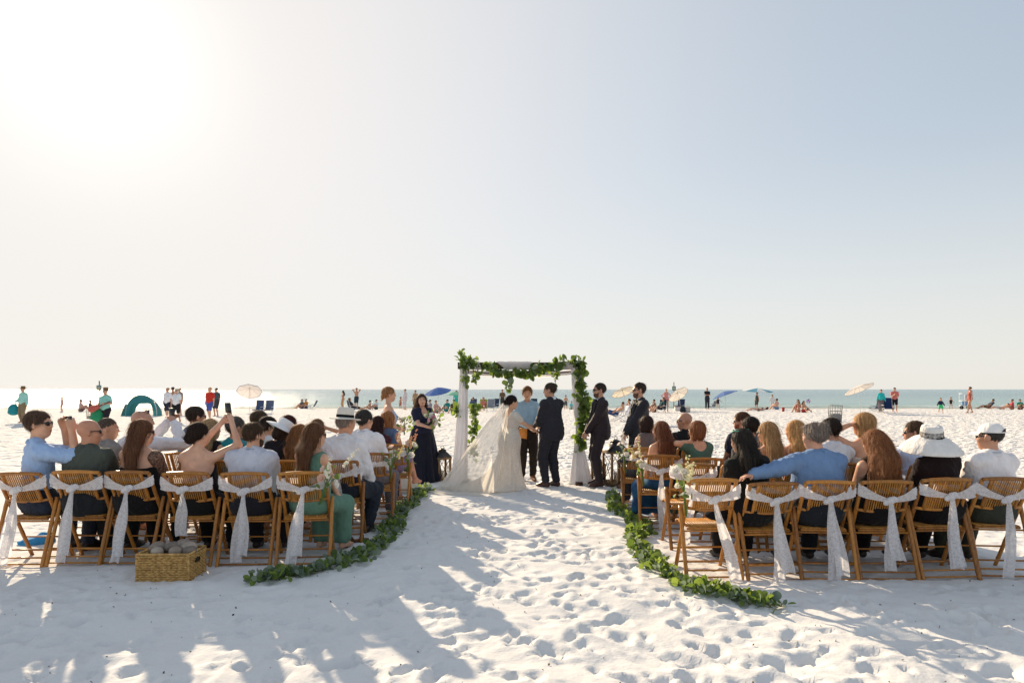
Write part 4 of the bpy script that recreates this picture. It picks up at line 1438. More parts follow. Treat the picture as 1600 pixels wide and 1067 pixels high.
def garland(name, path, label, n, radius, size, singles, seed, flat=True, cat="garland", stray=None, gm=.25, group=None):
    """path: list of world points; leaves thickest near the path; the largest `singles` are objects of their own"""
    r = np.random.default_rng(seed)
    path = np.asarray(path, float)
    o = empty(name, tuple(path[0]), 0, label, cat, group)
    org = path[0]
    seg = np.linalg.norm(np.diff(path, axis=0), axis=1); cum = np.concatenate([[0], np.cumsum(seg)])
    at = lambda t: np.array([np.interp(t * cum[-1], cum, path[:, i]) for i in range(3)])
    st = MB().tube([at(t) - org + (np.array([0, 0, .02]) if flat else 0) for t in np.linspace(0, 1, len(path) * 4)], .006, 5)
    for i in range(int(n / 25)):
        t = r.uniform(0, 1); p = at(t); d = r.normal(size=3) * radius * .8
        if flat: d[2] = abs(d[2]) * .5
        st.tube([p - org, p - org + d * .5 + np.array([0, 0, .01]), p - org + d], [.003, .0025, .0015], 4)
    st.build("stem", noise_mat("green_stem", (.10, .10, .04), .7, .3), o)
    mbs = [MB(), MB()]
    for i in range(n):
        t = r.uniform(0, 1); p = at(t)
        thick = .72 + .42 * math.sin(t * 37 + seed) * math.sin(t * 11 + 2 * seed)
        d = r.normal(size=3); d /= np.linalg.norm(d)
        d *= radius * thick * r.uniform(.15, 1.0) ** .7
        if flat: d[2] = abs(d[2]) * .55 + .005
        s = size * r.uniform(.4, 1.4)
        q = p + d
        yd = unit(d + r.normal(size=3) * radius * .6 + (np.array([0, 0, radius * .35]) if flat else np.array([0, 0, -radius * .3])))
        xd = unit(np.cross(yd, r.normal(size=3))); zd = np.cross(xd, yd)
        R = np.stack([xd, yd, zd], 1)
        g = r.uniform() < gm
        if i < singles:
            me = LEAF_ME[2 if g else (0 if r.uniform() < .7 else 1)]
            c = bpy.data.objects.new("leaf", me); c.parent = o
            c.matrix_local = Matrix.Translation(Vector(q - org)) @ Matrix(R.tolist()).to_4x4() @ Matrix.Diagonal((s, s, s, 1))
            COL.objects.link(c)
        else:
            v, tt = (LV, LT) if r.uniform() < .7 else (LV2, LT2)
            mbs[1 if g else 0].add((v * s) @ R.T + q - org, None, tt)
    for m, mt in zip(mbs, (LEAF, LEAFG)):
        if m.n:
            c = m.build("leaves", mt, o); c["kind"] = "stuff"
    return o


def petal_mat(hexcol):
    return noise_mat("petal" + hexcol, srgb(hexcol), rough=.7, var=.06, scale=40, spec=.2, trans=.35)


def rose(c, r0, hexcol, parent, rng, up=(0, 0, 1)):
    """layered cupped petals round a bud"""
    m = MB()
    up = unit(up)
    a = unit(np.cross(up, np.array([.3, 1, .2]))); b = np.cross(up, a)
    R = np.stack([a, b, up], 1)
    for ring, (n, tilt, s) in enumerate(((3, .25, .55), (5, .65, .8), (6, 1.05, 1.0))):
        for i in range(n):
            th = i / n * 6.283 + ring * .5 + rng.uniform(-.1, .1)
            P = []
            for v in np.linspace(0, 1, 4):
                row = []
                for u in np.linspace(-1, 1, 5):
                    an = th + u * .55
                    rad = r0 * s * (math.sin(v * (tilt + .5)) / 1.2 + .12) * (1 - .12 * u * u * v)
                    z = r0 * (.9 * v * math.cos(tilt * v * .8) - .12 * u * u * v)
                    row.append((rad * math.cos(an), rad * math.sin(an), z - r0 * .35))
                P.append(row)
            m.grid(np.array(P) @ R.T + np.asarray(c))
    m.ball(c, r0 * .33, 6, 5)
    return m.build("flower", petal_mat(hexcol), parent)


def spike(a, b, hexcol, parent, rng):
    m = MB()
    a, b = np.asarray(a, float), np.asarray(b, float)
    for t in np.linspace(.15, 1, 11):
        for k in range(2):
            p = a + (b - a) * t + rng.normal(size=3) * .010
            m.ball(p, np.array([.014, .014, .012]) * (1.25 - .7 * t), 6, 4, rand_rot(rng))
    return m.build("flower_spike", petal_mat(hexcol), parent)


def posy(loc, label, seed, cols, tilt, cat="flowers", group="flower posies tied to aisle chairs", sc=1.0, name="flower_posy"):
    """blooms on a bundle of stems that hang down behind the chair edge"""
    rng = np.random.default_rng(seed)
    o = empty(name, loc, 0, label, cat, group, scale=sc)
    ax = unit(tilt)
    st = MB()
    for i in range(7):
        q = rng.normal(size=3) * .012
        st.tube([-ax * .20 + q * .6, q * .4, ax * .10 + q * 2], .0032, 5)
    st.build("stems", noise_mat("fresh_stem", (.12, .20, .05), .6, .2), o)
    for i, cc in enumerate(cols):
        d = rng.normal(size=3) * .045
        p = ax * (.03 + .035 * i) + d
        if i % 3 == 2: spike(p - ax * .05, p + ax * .15 + d * .8, cc, o, rng)
        else: rose(p, rng.uniform(.036, .050), cc, o, rng, unit(ax * .4 + d * 12 + np.array([0, -.5, .2])))
    for i in range(14):
        R = rand_rot(rng); s = rng.uniform(.04, .075)
        c = bpy.data.objects.new("leaf", LEAF_ME[i % 3]); c.parent = o
        c.matrix_local = Matrix.Translation(Vector(ax * rng.uniform(-.06, .16) + rng.normal(size=3) * .045)) @ Matrix(R.tolist()).to_4x4() @ Matrix.Diagonal((s, s, s, 1))
        COL.objects.link(c)
    return o


def bouquet(loc, label, seed, cols, nleaf=34, sc=1.0, rad=.12):
    rng = np.random.default_rng(seed)
    o = empty("bridesmaid_bouquet", loc, 0, label, "bouquet", "bouquets held by the bridesmaids", scale=sc)
    st = MB()
    for i in range(8):
        q = rng.normal(size=3) * .010
        st.tube([q + np.array([0, 0, -.15]), q * .7, q * 4 + np.array([0, 0, .06])], .003, 5)
    st.build("stems", noise_mat("fresh_stem", (.12, .20, .05), .6, .2), o)
    for i, cc in enumerate(cols):
        d = rng.normal(size=3); d[1] -= .7; d[2] += .5; d = unit(d) * rad * rng.uniform(.45, .85)
        rose(d + np.array([0, 0, .08]), rng.uniform(.046, .062), cc, o, rng, unit(d + np.array([0, 0, .05])))
    for i in range(nleaf):
        d = rng.normal(size=3); d[2] = d[2] * .8 + .2; d = unit(d) * rad * rng.uniform(.6, 1.35)
        yd = unit(d + rng.normal(size=3) * .06); xd = unit(np.cross(yd, rng.normal(size=3))); zd = np.cross(xd, yd)
        s = rng.uniform(.05, .085)
        c = bpy.data.objects.new("leaf", LEAF_ME[i % 3]); c.parent = o
        c.matrix_local = Matrix.Translation(Vector(d + np.array([0, 0, .07]))) @ Matrix(np.stack([xd, yd, zd], 1).tolist()).to_4x4() @ Matrix.Diagonal((s, s, s, 1))
        COL.objects.link(c)
    return o


# ------------------------------------------------------------------ wedding arch
DARKWOOD = noise_mat("dark_wood", srgb('4a3424'), rough=.7, var=.3, scale=12, bump=.3, stretch=(6, 6, .6))
DRAPE = noise_mat("white_chiffon", (.90, .89, .92), rough=.85, var=.03, scale=10, spec=.1, trans=.45)
AY = 12.0
AXL, AXR = PX(727, AY), PX(903, AY)
AH = PZ(566, AY)


def build_arch():
    z0 = GZ(AXL, AY)
    o = empty("wedding_arch", ((AXL + AXR) / 2, AY, 0), 0, "draped wooden wedding arch on the sand behind the couple", "arch")
    W = (AXR - AXL) / 2
    for sx in (-1, 1):
        MB().box((sx * W, 0, AH / 2 - .05), (.075, .075, AH + .10)).build("post", DARKWOOD, o, False)
        MB().box((sx * W, 0, .02), (.11, .60, .06)).build("foot", DARKWOOD, o, False)
    MB().box((0, -.01, AH - .06), (2 * W + .26, .085, .115)).build("beam", DARKWOOD, o, False)
    MB().box((0, .30, AH - .17), (2 * W + .12, .06, .06)).build("rear_beam", DARKWOOD, o, False)
    for sx in (-1, 1):
        MB().box((sx * W, .16, AH - .17), (.055, .26, .055)).build("side_beam", DARKWOOD, o, False)
    th = np.linspace(0, 2 * np.pi, 57)
    def drape(name, cx, prof, seed):
        ph = np.random.default_rng(seed).uniform(0, 6, 3)
        rows = []
        for z, x, a, b in prof:
            f = 1 + .16 * np.sin(7 * th + ph[0] + z * .5) + .08 * np.sin(13 * th + ph[1] - z)
            rows.append(np.stack([cx + x + a * f * np.cos(th), b * f * np.sin(th) - .02, np.full(57, z)], 1))
        MB().grid(np.array(rows)).build(name, DRAPE, o)
    zz = np.linspace(AH - .02, .01, 22)
    drape("drape", -W, [(z, -.02 - .10 * (1 - z / AH) ** 1.5, .058 + .068 * (1 - z / AH) ** 1.3 + (.03 * max(0, (.25 - z) / .25) ** 2), .075 + .06 * (1 - z / AH)) for z in zz], 1)
    drape("drape", W, [(z, -.06 + .10 * (1 - z / AH), .050 + (.01 if z > 1.2 else 0) - .02 * math.exp(-((z - 1.0) / .25) ** 2) + .13 * max(0, (.85 - z) / .85) ** 1.1, .075 + .12 * max(0, (.85 - z) / .85)) for z in zz], 2)
    # cloth wound round the beam, slanting ends
    for x0, x1, sl in ((-.36, .22, .16), (-.95, -.72, .05), (.62, .98, -.05)):
        rows = []
        ring = [(-.062, .072), (.052, .072), (.052, -.070), (-.062, -.070), (-.062, .072)]
        for t in np.linspace(0, 1, 8):
            rows.append([(x0 + (x1 - x0) * t + sl * (.5 - (zz2 + .07) / .14) * (1 if t < .5 else .6), yy - .01 - .006 * math.sin(t * 14), AH - .06 + zz2 + .004 * math.sin(t * 17)) for yy, zz2 in ring])
        MB().grid(np.array(rows)).build("wound_cloth", DRAPE, o)
    rows = []
    for t in np.linspace(-1, 1, 19):
        zc = AH - .155 - .075 * (1 - t * t)
        rows.append([(W * .96 * t, .26 + .03 * math.sin(s * 5), zc + .045 * s) for s in np.linspace(-1, 1, 6)])
    MB().grid(np.array(rows)).build("swag", DRAPE, o)
    # greenery wound along it
    g = []
    for t in np.linspace(0, 1, 26):
        x = AXL - .04 + (AXR - AXL + .10) * t
        g.append((x, AY - .09, AH - .05 + .05 * math.sin(t * 9 + 1) - .11 * math.sin(t * math.pi) ** 2 + .10 * max(0, t - .75) * 4))
    garland("leaf_garland", g, "leafy garland swagged along the top beam of the arch", 330, .082, .10, 90, 3, False, gm=.08, group="garlands of leaves on the arch")
    g = [(AXR + .07 + .035 * math.sin(z * 6), AY - .10, z) for z in np.linspace(AH + .02, .62, 24)]
    garland("leaf_garland", g, "leafy garland hanging down the arch post beside the first groomsman", 380, .095, .10, 90, 4, False, gm=.08, group="garlands of leaves on the arch")
    g = [(AXL - .03 - .05 * math.sin(z * 9), AY - .08, z) for z in np.linspace(AH + .20, AH - .36, 10)]
    garland("leaf_garland", g, "tuft of leaves standing above the corner of the arch nearest the bridesmaids", 75, .085, .085, 30, 5, False, gm=.08, group="garlands of leaves on the arch")
    g = [(AXL + .13 + .03 * math.sin(z * 7), AY + .20, z) for z in np.linspace(1.38, .45, 12)]
    garland("leaf_garland", g, "thin leafy garland hanging behind the white drape near the bride's veil", 150, .065, .085, 40, 6, False, gm=.08, group="garlands of leaves on the arch")
    g = [(AXL - .17 + .02 * i, AY - .02, AH - .75 - .05 * i) for i in range(4)]
    garland("leaf_garland", g, "small tuft of leaves sticking out beside the white drape over the parasol", 55, .085, .075, 20, 7, False, gm=.08, group="garlands of leaves on the arch")
    for i, (px, L, lb) in enumerate(((793, .30, "sprig of leaves dangling from the arch beam above the officiant"), (743, .20, "sprig of leaves dangling beside the left arch post"), (868, .20, "sprig of leaves dangling from the arch beam near the groom's side"))):
        x = PX(px, AY)
        g = [(x + .02 * math.sin(k), AY - .07, AH - (.20 if i == 0 else .14) - L * k / 5) for k in range(6)]
        garland("leaf_sprig", g, lb, 34, .045, .07, 14, 30 + i, False, gm=.05, cat="sprig", group="leaf sprigs dangling from the arch")


build_arch()

# garlands along the aisle
def ground_path(pp):
    out = []
    for px, py in pp:
        y = YF(py); x = PX(px, y)
        out.append((x, y, GZ(x, y) + .015))
    return out


garland("leaf_garland", ground_path([(392, 912), (430, 906), (470, 900), (515, 892), (555, 880), (585, 862), (605, 845), (612, 828), (622, 808), (640, 790), (652, 776), (664, 764)]),
        "grey-green eucalyptus garland lying on the sand along the chairs behind the basket", 1700, .160, .062, 240, 11, gm=.45, group="garlands of leaves along the aisle")
garland("leaf_garland", ground_path([(958, 776), (962, 795), (990, 815), (1008, 828), (988, 846), (1008, 868), (1035, 895), (1062, 912), (1100, 928), (1150, 938), (1212, 945)]),
        "bright green eucalyptus garland lying on the sand beside the empty chair", 1700, .145, .062, 240, 12, gm=.25, group="garlands of leaves along the aisle")

# ------------------------------------------------------------------ lanterns
LWOOD = noise_mat("weathered_wood", srgb('7c6348'), rough=.8, var=.25, scale=16, bump=.4, stretch=(5, 5, .8))
IRON = noise_mat("black_iron", (.02, .02, .022), rough=.45, var=.2, spec=.5)
GLASSY = None


def lantern(px, Y, w, h, label, rz=.2):
    x = PX(px, Y)
    o = empty("candle_lantern", (x, Y, GZ(x, Y) - .01), rz, label, "lantern", "lanterns beside the arch")
    hb = h * .66
    MB().box((0, 0, .03), (w * 1.06, w * 1.06, .06)).build("base", LWOOD, o, False)
    for sx in (-1, 1):
        for sy in (-1, 1):
            MB().box((sx * (w / 2 - .017), sy * (w / 2 - .017), hb / 2 + .03), (.034, .034, hb - .06)).build("corner_post", LWOOD, o, False)
    MB().box((0, 0, hb + .018), (w * 1.04, w * 1.04, .036)).build("frame", LWOOD, o, False)
    zz = (.06, hb)
    for ang in range(4):
        R = rotz(ang * math.pi / 2)
        for d in (-1, 1):
            a = R @ np.array([-d * (w / 2 - .03), -w / 2 + .014 + .004 * d, zz[0]]); b = R @ np.array([d * (w / 2 - .03), -w / 2 + .014 + .004 * d, zz[1]])
            MB().tube([a, b], .0055, 5).build("cross_brace", IRON, o)
    MB().lathe([(.001, .06), (.032, .06), (.032, .20), (.028, .205), (.001, .20)], 12).build("candle", noise_mat("wax", (.75, .70, .58), .6, .05), o)
    r = w * .74
    zr = hb + .036
    rf = MB().lathe([(r * .98, zr - .004), (r, zr + .008), (r * .52, zr + h * .145), (r * .40, zr + h * .16), (r * .40, zr + h * .20), (r * .46, zr + h * .205), (r * .12, zr + h * .25), (.004, zr + h * .26)], 4, R=rotz(math.pi / 4))
    ro = rf.build("roof", IRON, o, False)
    n = 14
    MB().tube([(.030 * math.cos(t), 0, zr + h * .285 + .030 * math.sin(t)) for t in np.linspace(0, 6.283, n)], .005, 5).build("ring", IRON, ro)
    return o


lantern(691, 12.25, .25, .62, "wooden lantern with black roof beside the navy bridesmaid's skirt", .5)
lantern(962, 11.75, .34, .80, "tall wooden lantern with black roof just behind the first groomsman", .35)
lantern(981, 11.25, .28, .62, "lower wooden lantern with black roof beside the dark-haired guest's chair", .15)
lantern(935, 12.05, .20, .44, "small wooden lantern half hidden by the first groomsman's leg", .3)


# ------------------------------------------------------------------ basket of stones behind the chairs
def build_basket():
    x0, x1, y0, y1, h = -3.235, -2.785, 5.88, 6.20, .25
    cx, cy = (x0 + x1) / 2, (y0 + y1) / 2
    o = empty("wicker_basket", (cx, cy, GZ(cx, cy) - .02), 0, "woven wicker basket on the sand behind the chairs", "basket")
    wm = noise_mat("wicker", (.46, .25, .075), rough=.6, var=.35, scale=30, bump=.3, hue=(.70, .44, .16))
    W, D = (x1 - x0) / 2, (y1 - y0) / 2
    rng = np.random.default_rng(4)
    sides = [("front_panel", (-W, -D), (W, -D)), ("side_panel", (W, -D), (W, D)), ("back_panel", (W, D), (-W, D)), ("side_panel", (-W, D), (-W, -D))]
    for nm, a, b in sides:
        a, b = np.array(a), np.array(b)
        nrm = np.array([(b - a)[1], -(b - a)[0]]); nrm /= np.linalg.norm(nrm)
        L = np.linalg.norm(b - a)
        pan = empty_part = None
        back = MB().box((*((a + b) / 2 - nrm * .012), h / 2), (L if abs(b[0] - a[0]) > .1 else .012, .012 if abs(b[0] - a[0]) > .1 else L, h - .02))
        po = back.build(nm, wm, o, False)
        rows = 15
        wv = MB()
        for i in range(rows):
            z = .012 + (h - .024) * (i + .5) / rows
            ns = int(L / .012)
            pts = []
            for k in range(ns + 1):
                t = k / ns
                p = a + (b - a) * t + nrm * (.004 + .0045 * math.sin(t * L / .052 * 2 * math.pi + (i % 2) * math.pi) + rng.uniform(-.001, .001))
                pts.append((p[0], p[1], z + rng.uniform(-.0015, .0015)))
            if nm == "side_panel" and .155 < z < .20:
                wv.tube(pts[:int(ns * .36)], .0078, 5); wv.tube(pts[int(ns * .64):], .0078, 5)
            else: wv.tube(pts, .0078, 5)
        w = wv.build("weave", wm, po)
        w["kind"] = "stuff"
        if nm == "side_panel":
            c = (a + b) / 2
            MB().box((*(c + nrm * .0035), .178), (.012, .085, .040)).build("handle_hole_shade", noise_mat("hole_shade", (.03, .022, .015), .9, .2), po, False)  # solid dark block: paints the shade inside the handle hole
    rim = MB().tube([(-W, -D, h), (W, -D, h), (W, D, h), (-W, D, h), (-W, -D, h)], .011, 6)
    rim.build("rim", wm, o)
    for sx in (-1, 1):
        for sy in (-1, 1):
            MB().tube([(sx * W, sy * D, 0), (sx * W, sy * D, h)], .009, 6).build("corner", wm, o)
    MB().box((0, 0, .02), (2 * W - .02, 2 * D - .02, .02)).build("bottom", wm, o, False)
    sm = [noise_mat("bundle%d" % i, c, .85, .25, 18, .5) for i, c in enumerate(((.28, .23, .19), (.38, .32, .26), (.20, .165, .14)))]
    lbl = ["pale rounded stone in the basket below the ribbon end", "grey rounded stone at the far corner of the basket", "dark rounded stone in the middle of the basket", "brownish rounded stone beside the basket's front rim", "squat grey stone near the basket's handle", "small dark stone deep in the basket", "light grey stone leaning on the back rim of the basket"]
    spots = [(-.16, .06, .235), (-.10, -.06, .225), (-.02, .05, .24), (.06, -.05, .23), (.12, .06, .235), (.17, -.03, .225), (.05, .10, .25)]
    for i, (sx, sy, sz) in enumerate(spots):
        s = rng.uniform(.048, .070)
        v, q = Field([('e', (0, 0, 0), (s * 1.15, s, s * .85), None, .01), ('e', (s * .35, 0, s * .2), (s * .7, s * .75, s * .6), None, .02)], .014, jitter=.004, seed=i).surface(1)
        st = obj("stone", mesh_np("stone", v, q, sm[i % 3]), None, (cx + sx, cy + sy, GZ(cx, cy) + sz), (0, 0, rng.uniform(0, 6)))
        tag(st, lbl[i], "stone", "stones in the wicker basket")


build_basket()
# ------------------------------------------------------------------ the wedding party
def hw(root_xy, rz, x, y, z):
    """world point into the local frame of a figure at root_xy turned rz"""
    dx, dy = x - root_xy[0], y - root_xy[1]
    c, s = math.cos(rz), math.sin(rz)
    return (c * dx + s * dy, -s * dx + c * dy, z)


def to_world(root, p):
    rz = root.rotation_euler[2]
    c, s = math.cos(rz), math.sin(rz)
    k = root.scale[0]
    return (root.location[0] + k * (c * p[0] - s * p[1]), root.location[1] + k * (s * p[0] + c * p[1]), root.location[2] + k * p[2])


SUIT = noise_mat("navy_suit", srgb('26262e'), rough=.7, var=.08, scale=12, bump=.5, bscale=8, spec=.25, sheen=.05, bdist=.02)
PLUM = noise_mat("plum_suit", srgb('2f2529'), rough=.7, var=.08, scale=12, bump=.5, bscale=8, spec=.25, sheen=.05, bdist=.02)


def wedding_lace():
    m, nt, b, N, L = _base("ivory_lace")
    tc = N.new("ShaderNodeTexCoord")
    vo = N.new("ShaderNodeTexVoronoi"); vo.inputs["Scale"].default_value = 38
    nz = N.new("ShaderNodeTexNoise"); nz.inputs["Scale"].default_value = 26; nz.inputs["Detail"].default_value = 4
    L.new(tc.outputs["Object"], vo.inputs["Vector"]); L.new(tc.outputs["Object"], nz.inputs["Vector"])
    ad = N.new("ShaderNodeMath"); ad.operation = 'MULTIPLY'; L.new(vo.outputs["Distance"], ad.inputs[0]); L.new(nz.outputs[0], ad.inputs[1])
    mr = N.new("ShaderNodeMapRange"); mr.inputs[1].default_value = .14; mr.inputs[2].default_value = .26; L.new(ad.outputs[0], mr.inputs[0])
    mx = N.new("ShaderNodeMix"); mx.data_type = 'RGBA'; mx.inputs["A"].default_value = (.92, .89, .84, 1); mx.inputs["B"].default_value = (.83, .79, .72, 1)
    L.new(mr.outputs[0], mx.inputs["Factor"]); L.new(mx.outputs["Result"], b.inputs["Base Color"])
    b.inputs["Roughness"].default_value = .8; b.inputs["Specular IOR Level"].default_value = .15
    bp = N.new("ShaderNodeBump"); bp.inputs["Strength"].default_value = .6; bp.inputs["Distance"].default_value = .012; bp.invert = True
    L.new(ad.outputs[0], bp.inputs["Height"]); L.new(bp.outputs[0], b.inputs["Normal"])
    tl = N.new("ShaderNodeBsdfTranslucent"); L.new(mx.outputs["Result"], tl.inputs["Color"])
    ms = N.new("ShaderNodeMixShader"); ms.inputs[0].default_value = .45
    L.new(b.outputs[0], ms.inputs[1]); L.new(tl.outputs[0], ms.inputs[2]); L.new(ms.outputs[0], N["Material Output"].inputs["Surface"])
    return m


def veil_mat():
    m, nt, b, N, L = _base("tulle_veil")
    b.inputs["Base Color"].default_value = (.82, .79, .74, 1); b.inputs["Roughness"].default_value = .9; b.inputs["Specular IOR Level"].default_value = .05
    tl = N.new("ShaderNodeBsdfTranslucent"); tl.inputs["Color"].default_value = (.86, .82, .75, 1)
    m1 = N.new("ShaderNodeMixShader"); m1.inputs[0].default_value = .6
    L.new(b.outputs[0], m1.inputs[1]); L.new(tl.outputs[0], m1.inputs[2])
    tp = N.new("ShaderNodeBsdfTransparent")
    m2 = N.new("ShaderNodeMixShader"); m2.inputs[0].default_value = .42
    L.new(m1.outputs[0], m2.inputs[1]); L.new(tp.outputs[0], m2.inputs[2]); L.new(m2.outputs[0], N["Material Output"].inputs["Surface"])
    return m


IVORY, TULLE = wedding_lace(), veil_mat()


def bride_dress(rz):
    def f(rig, root):
        inv = rotz(-rz)
        th = np.linspace(0, 2 * np.pi, 97)
        rows = []
        for z in np.concatenate([np.linspace(1.02, .30, 16), np.linspace(.26, .015, 14)]):
            t = 1 - z / 1.02
            hipw = .128 + .050 * math.exp(-((z - .82) / .15) ** 2) + .035 * math.exp(-((z - .5) / .25) ** 2)
            Rr = hipw + .015 + .15 * max(0, (.55 - z) / .55) ** 1.6
            Ll = hipw + .55 * max(0, (.72 - z) / .72) ** 2.0 + .62 * math.exp(-z / .06)
            By = hipw * .92 + .16 * max(0, (.55 - z) / .55) ** 1.5 + .10 * math.exp(-z / .05)
            c, s = np.cos(th), np.sin(th)
            fold = 1 + (.05 * np.sin(11 * th + 2 * t) + .035 * np.sin(19 * th - t)) * min(1, t * 1.6)
            x = np.where(c > 0, Rr, Ll) * c * fold; y = By * s * fold
            rows.append(np.stack([x - .02, y, np.full(97, z) + .02 * np.maximum(0, np.sin(9 * th)) * (z < .2)], 1) @ inv.T)
        MB().grid(np.array(rows)[:, ::-1]).build("gown_skirt", IVORY, root)
        # veil
        rows = []
        ss = np.linspace(-1, 1, 61)
        top = rig.H + rig.Rh @ (np.array([0, -.115, -.02]) * rig.hs)
        tw = rotz(rz) @ top
        for t in np.linspace(0, 1, 24):
            c = tw * (1 - t) + np.array([-.74, -.26, .03]) * t + np.array([.03, -.05, .05]) * math.sin(t * math.pi)
            w = .060 + .06 * min(1, t * 4) + .48 * t ** 1.15
            ph = ss * 1.35
            dirx = np.array([.80, -.55, 0]); diry = np.array([-.55, -.80, 0])
            fold = .034 * np.sin(ss * 15 + 1.5 * t) * min(1, .2 + t * 1.2) + .02 * np.sin(ss * 27 + t) * min(1, .3 + t)
            P = c + np.outer(w * np.sin(ph), dirx) + np.outer(w * .55 * (np.cos(ph) - .4) + fold, diry)
            P[:, 2] = np.maximum(P[:, 2], .03)
            rows.append(P @ inv.T)
        rows.append([p + inv @ np.array([-.28 + .1 * abs(s), -.16, 0]) + np.array([0, 0, .0]) for p, s in zip(rows[-1], ss)])
        MB().grid(np.array(rows)).build("veil", TULLE, root)
        rng = np.random.default_rng(8)
        for q in ((-.05, -.095, .0), (0, -.125, .02), (.045, -.10, -.005), (.0, -.115, -.045), (-.06, -.06, .05)):
            rose(rig.H + rig.Rh @ (np.array(q) * rig.hs), .021, 'f2ece4', root, rng, rig.Rh @ unit(np.array(q) + np.array([0, -.05, 0]))).name = "hair_flower"
        for q in (-1, 1):
            surf("cap_sleeve", rig.arm(q, 1.5, .02, .30, 0), IVORY, root, .010, .008, (), jitter=.003)
    return f


B_RZ = -.95
bxy = (PX(797, 11.3), 11.3)
person("bride in ivory lace gown with long veil holding the groom's hands", bxy, B_RZ,
       dict(skin='c99674', hair=('updo', '2a1a12', 1.02), top=('squareback', 'efe6da', IVORY), extras=[bride_dress(B_RZ)], face=True, lips='a85a50'),
       dict(pose='stand', h=1.52, fem=True, lean=.02, head=(-.25, .12, 0), lh=hw(bxy, B_RZ, PX(838, 11.55), 11.55, .99), rh=hw(bxy, B_RZ, PX(838, 11.4), 11.38, .96), lelb=(-.3, -.6, -1), relb=(.35, -.5, -1), lpalm=(.6, 0, -.6), rpalm=(-.6, 0, -.6), lf=(-.045, -.02, .08), rf=(.045, -.02, .08)), h=.009)

G_RZ = .78
gxy = (PX(862, 11.45), 11.45)
groom, grig = person("groom in dark suit with his back to the guests, holding the bride's hands", gxy, G_RZ,
       dict(skin='c08a6c', hair=('short', '463628', .965), strands=150, top=('jacket', '1d1f2b', SUIT), bottom=('trousers', '1d1f2b', SUIT), shoes='3a1d14', face=True),
       dict(pose='stand', h=1.71, girth=1.18, head=(.45, .10, 0), lh=hw(gxy, G_RZ, PX(836, 11.5), 11.56, .97), rh=hw(gxy, G_RZ, PX(838, 11.4), 11.33, .95), lelb=(-.6, -.6, -.8), relb=(.7, -.6, -.8), lpalm=(.4, 0, .8), rpalm=(-.4, 0, .8), rf=(.10, -.02, .085), lf=(-.10, .04, .085)), h=.009)

oxy = (PX(824, 12.35), 12.35)
off, orig = person("officiant in blue button-up shirt standing under the arch facing the camera", oxy, math.pi + .12,
       dict(skin='c9906e', hair=('short', '7a5228', 1.03), top=('longshirt', '9ab9d0'), bottom=('trousers', '2a2420'), shoes='7a4a1e', face=True, brow='7a5228'),
       dict(pose='stand', h=1.66, head=(-.12, .05, 0), rh=(.05, .24, .99), lh=(-.10, .26, 1.0), relb=(.8, -.5, -.6), lelb=(-.8, -.5, -.6), rpalm=(-.3, -.5, .6), lpalm=(.6, -.5, .2)), h=.009)
bk = empty("ceremony_book", (PX(817, 12.0), 12.02, PZ(677, 12.0)), 0, "tan ceremony book held open in the officiant's hands", "book", rot=(RAD(25), RAD(8), RAD(-12)))
MB().box((0, 0, 0), (.15, .012, .20)).build("cover", noise_mat("tan_leather", srgb('c9853f'), .6, .15), bk, False)
MB().box((.004, .014, .002), (.135, .012, .185)).build("pages", noise_mat("paper", (.7, .66, .58), .9, .05), bk, False)

n_rz = -2.45
nxy = (PX(660, 12.2), 12.2)
nav, nrig = person("bridesmaid in long navy gown looking at the camera with a pink and white bouquet", nxy, n_rz,
       dict(skin='c8937a', hair=('long', '4a3022'), top=('capsleeve', '23263a'), bottom=('gown', '20222e', cloth('20222e'), (.36, .33)), face=True, lips='a84a42'),
       dict(pose='stand', h=1.52, fem=True, girth=1.28, head=(-.45, 0, .08), lh=(-.02, .33, 1.0), rh=(.06, .32, .97), lelb=(-.9, -.5, -.5), relb=(.9, -.5, -.5), lpalm=(.5, 0, .6), rpalm=(-.5, 0, .6), curl=(.7, .7)), h=.009)
g = to_world(nav, (nrig.grip(-1) + nrig.grip(1)) / 2)
bouquet((g[0], g[1], g[2] + .05), "pink and white rose bouquet held by the navy bridesmaid", 5, ['f2eee6', 'e3a0b4', 'f4f0ea', 'e9b9c6', 'f2eee6', 'efe6da'], 26, 1.0, .125)

l_rz = -1.35
lxy = (PX(607, 10.95), 10.95)
lb, lrig = person("bridesmaid in pale blue off-shoulder dress with braided blonde hair in profile", lxy, l_rz,
       dict(skin='d09c7c', hair=('braid', '9a6e3c', 1.04), top=('offshoulder', 'a9c3e0'), bottom=('gown', 'a9c3e0', cloth('a9c3e0'), (.30, .28)), face=True, lips='b06056'),
       dict(pose='stand', h=1.66, fem=True, head=(.05, 0, 0), lh=(-.03, .20, 1.02), rh=(.05, .20, 1.0), lelb=(-.9, -.5, -.5), relb=(.9, -.5, -.5), lpalm=(.5, 0, .6), rpalm=(-.5, 0, .6), curl=(.7, .7)), h=.009)
g = to_world(lb, (lrig.grip(-1) + lrig.grip(1)) / 2)
bouquet((g[0], g[1], g[2] + .04), "white rose and green leaf bouquet held by the pale blue bridesmaid", 9, ['f2eee6', 'f4f0ea', 'f2eee6', 'efe6da'], 32, .9, .12)

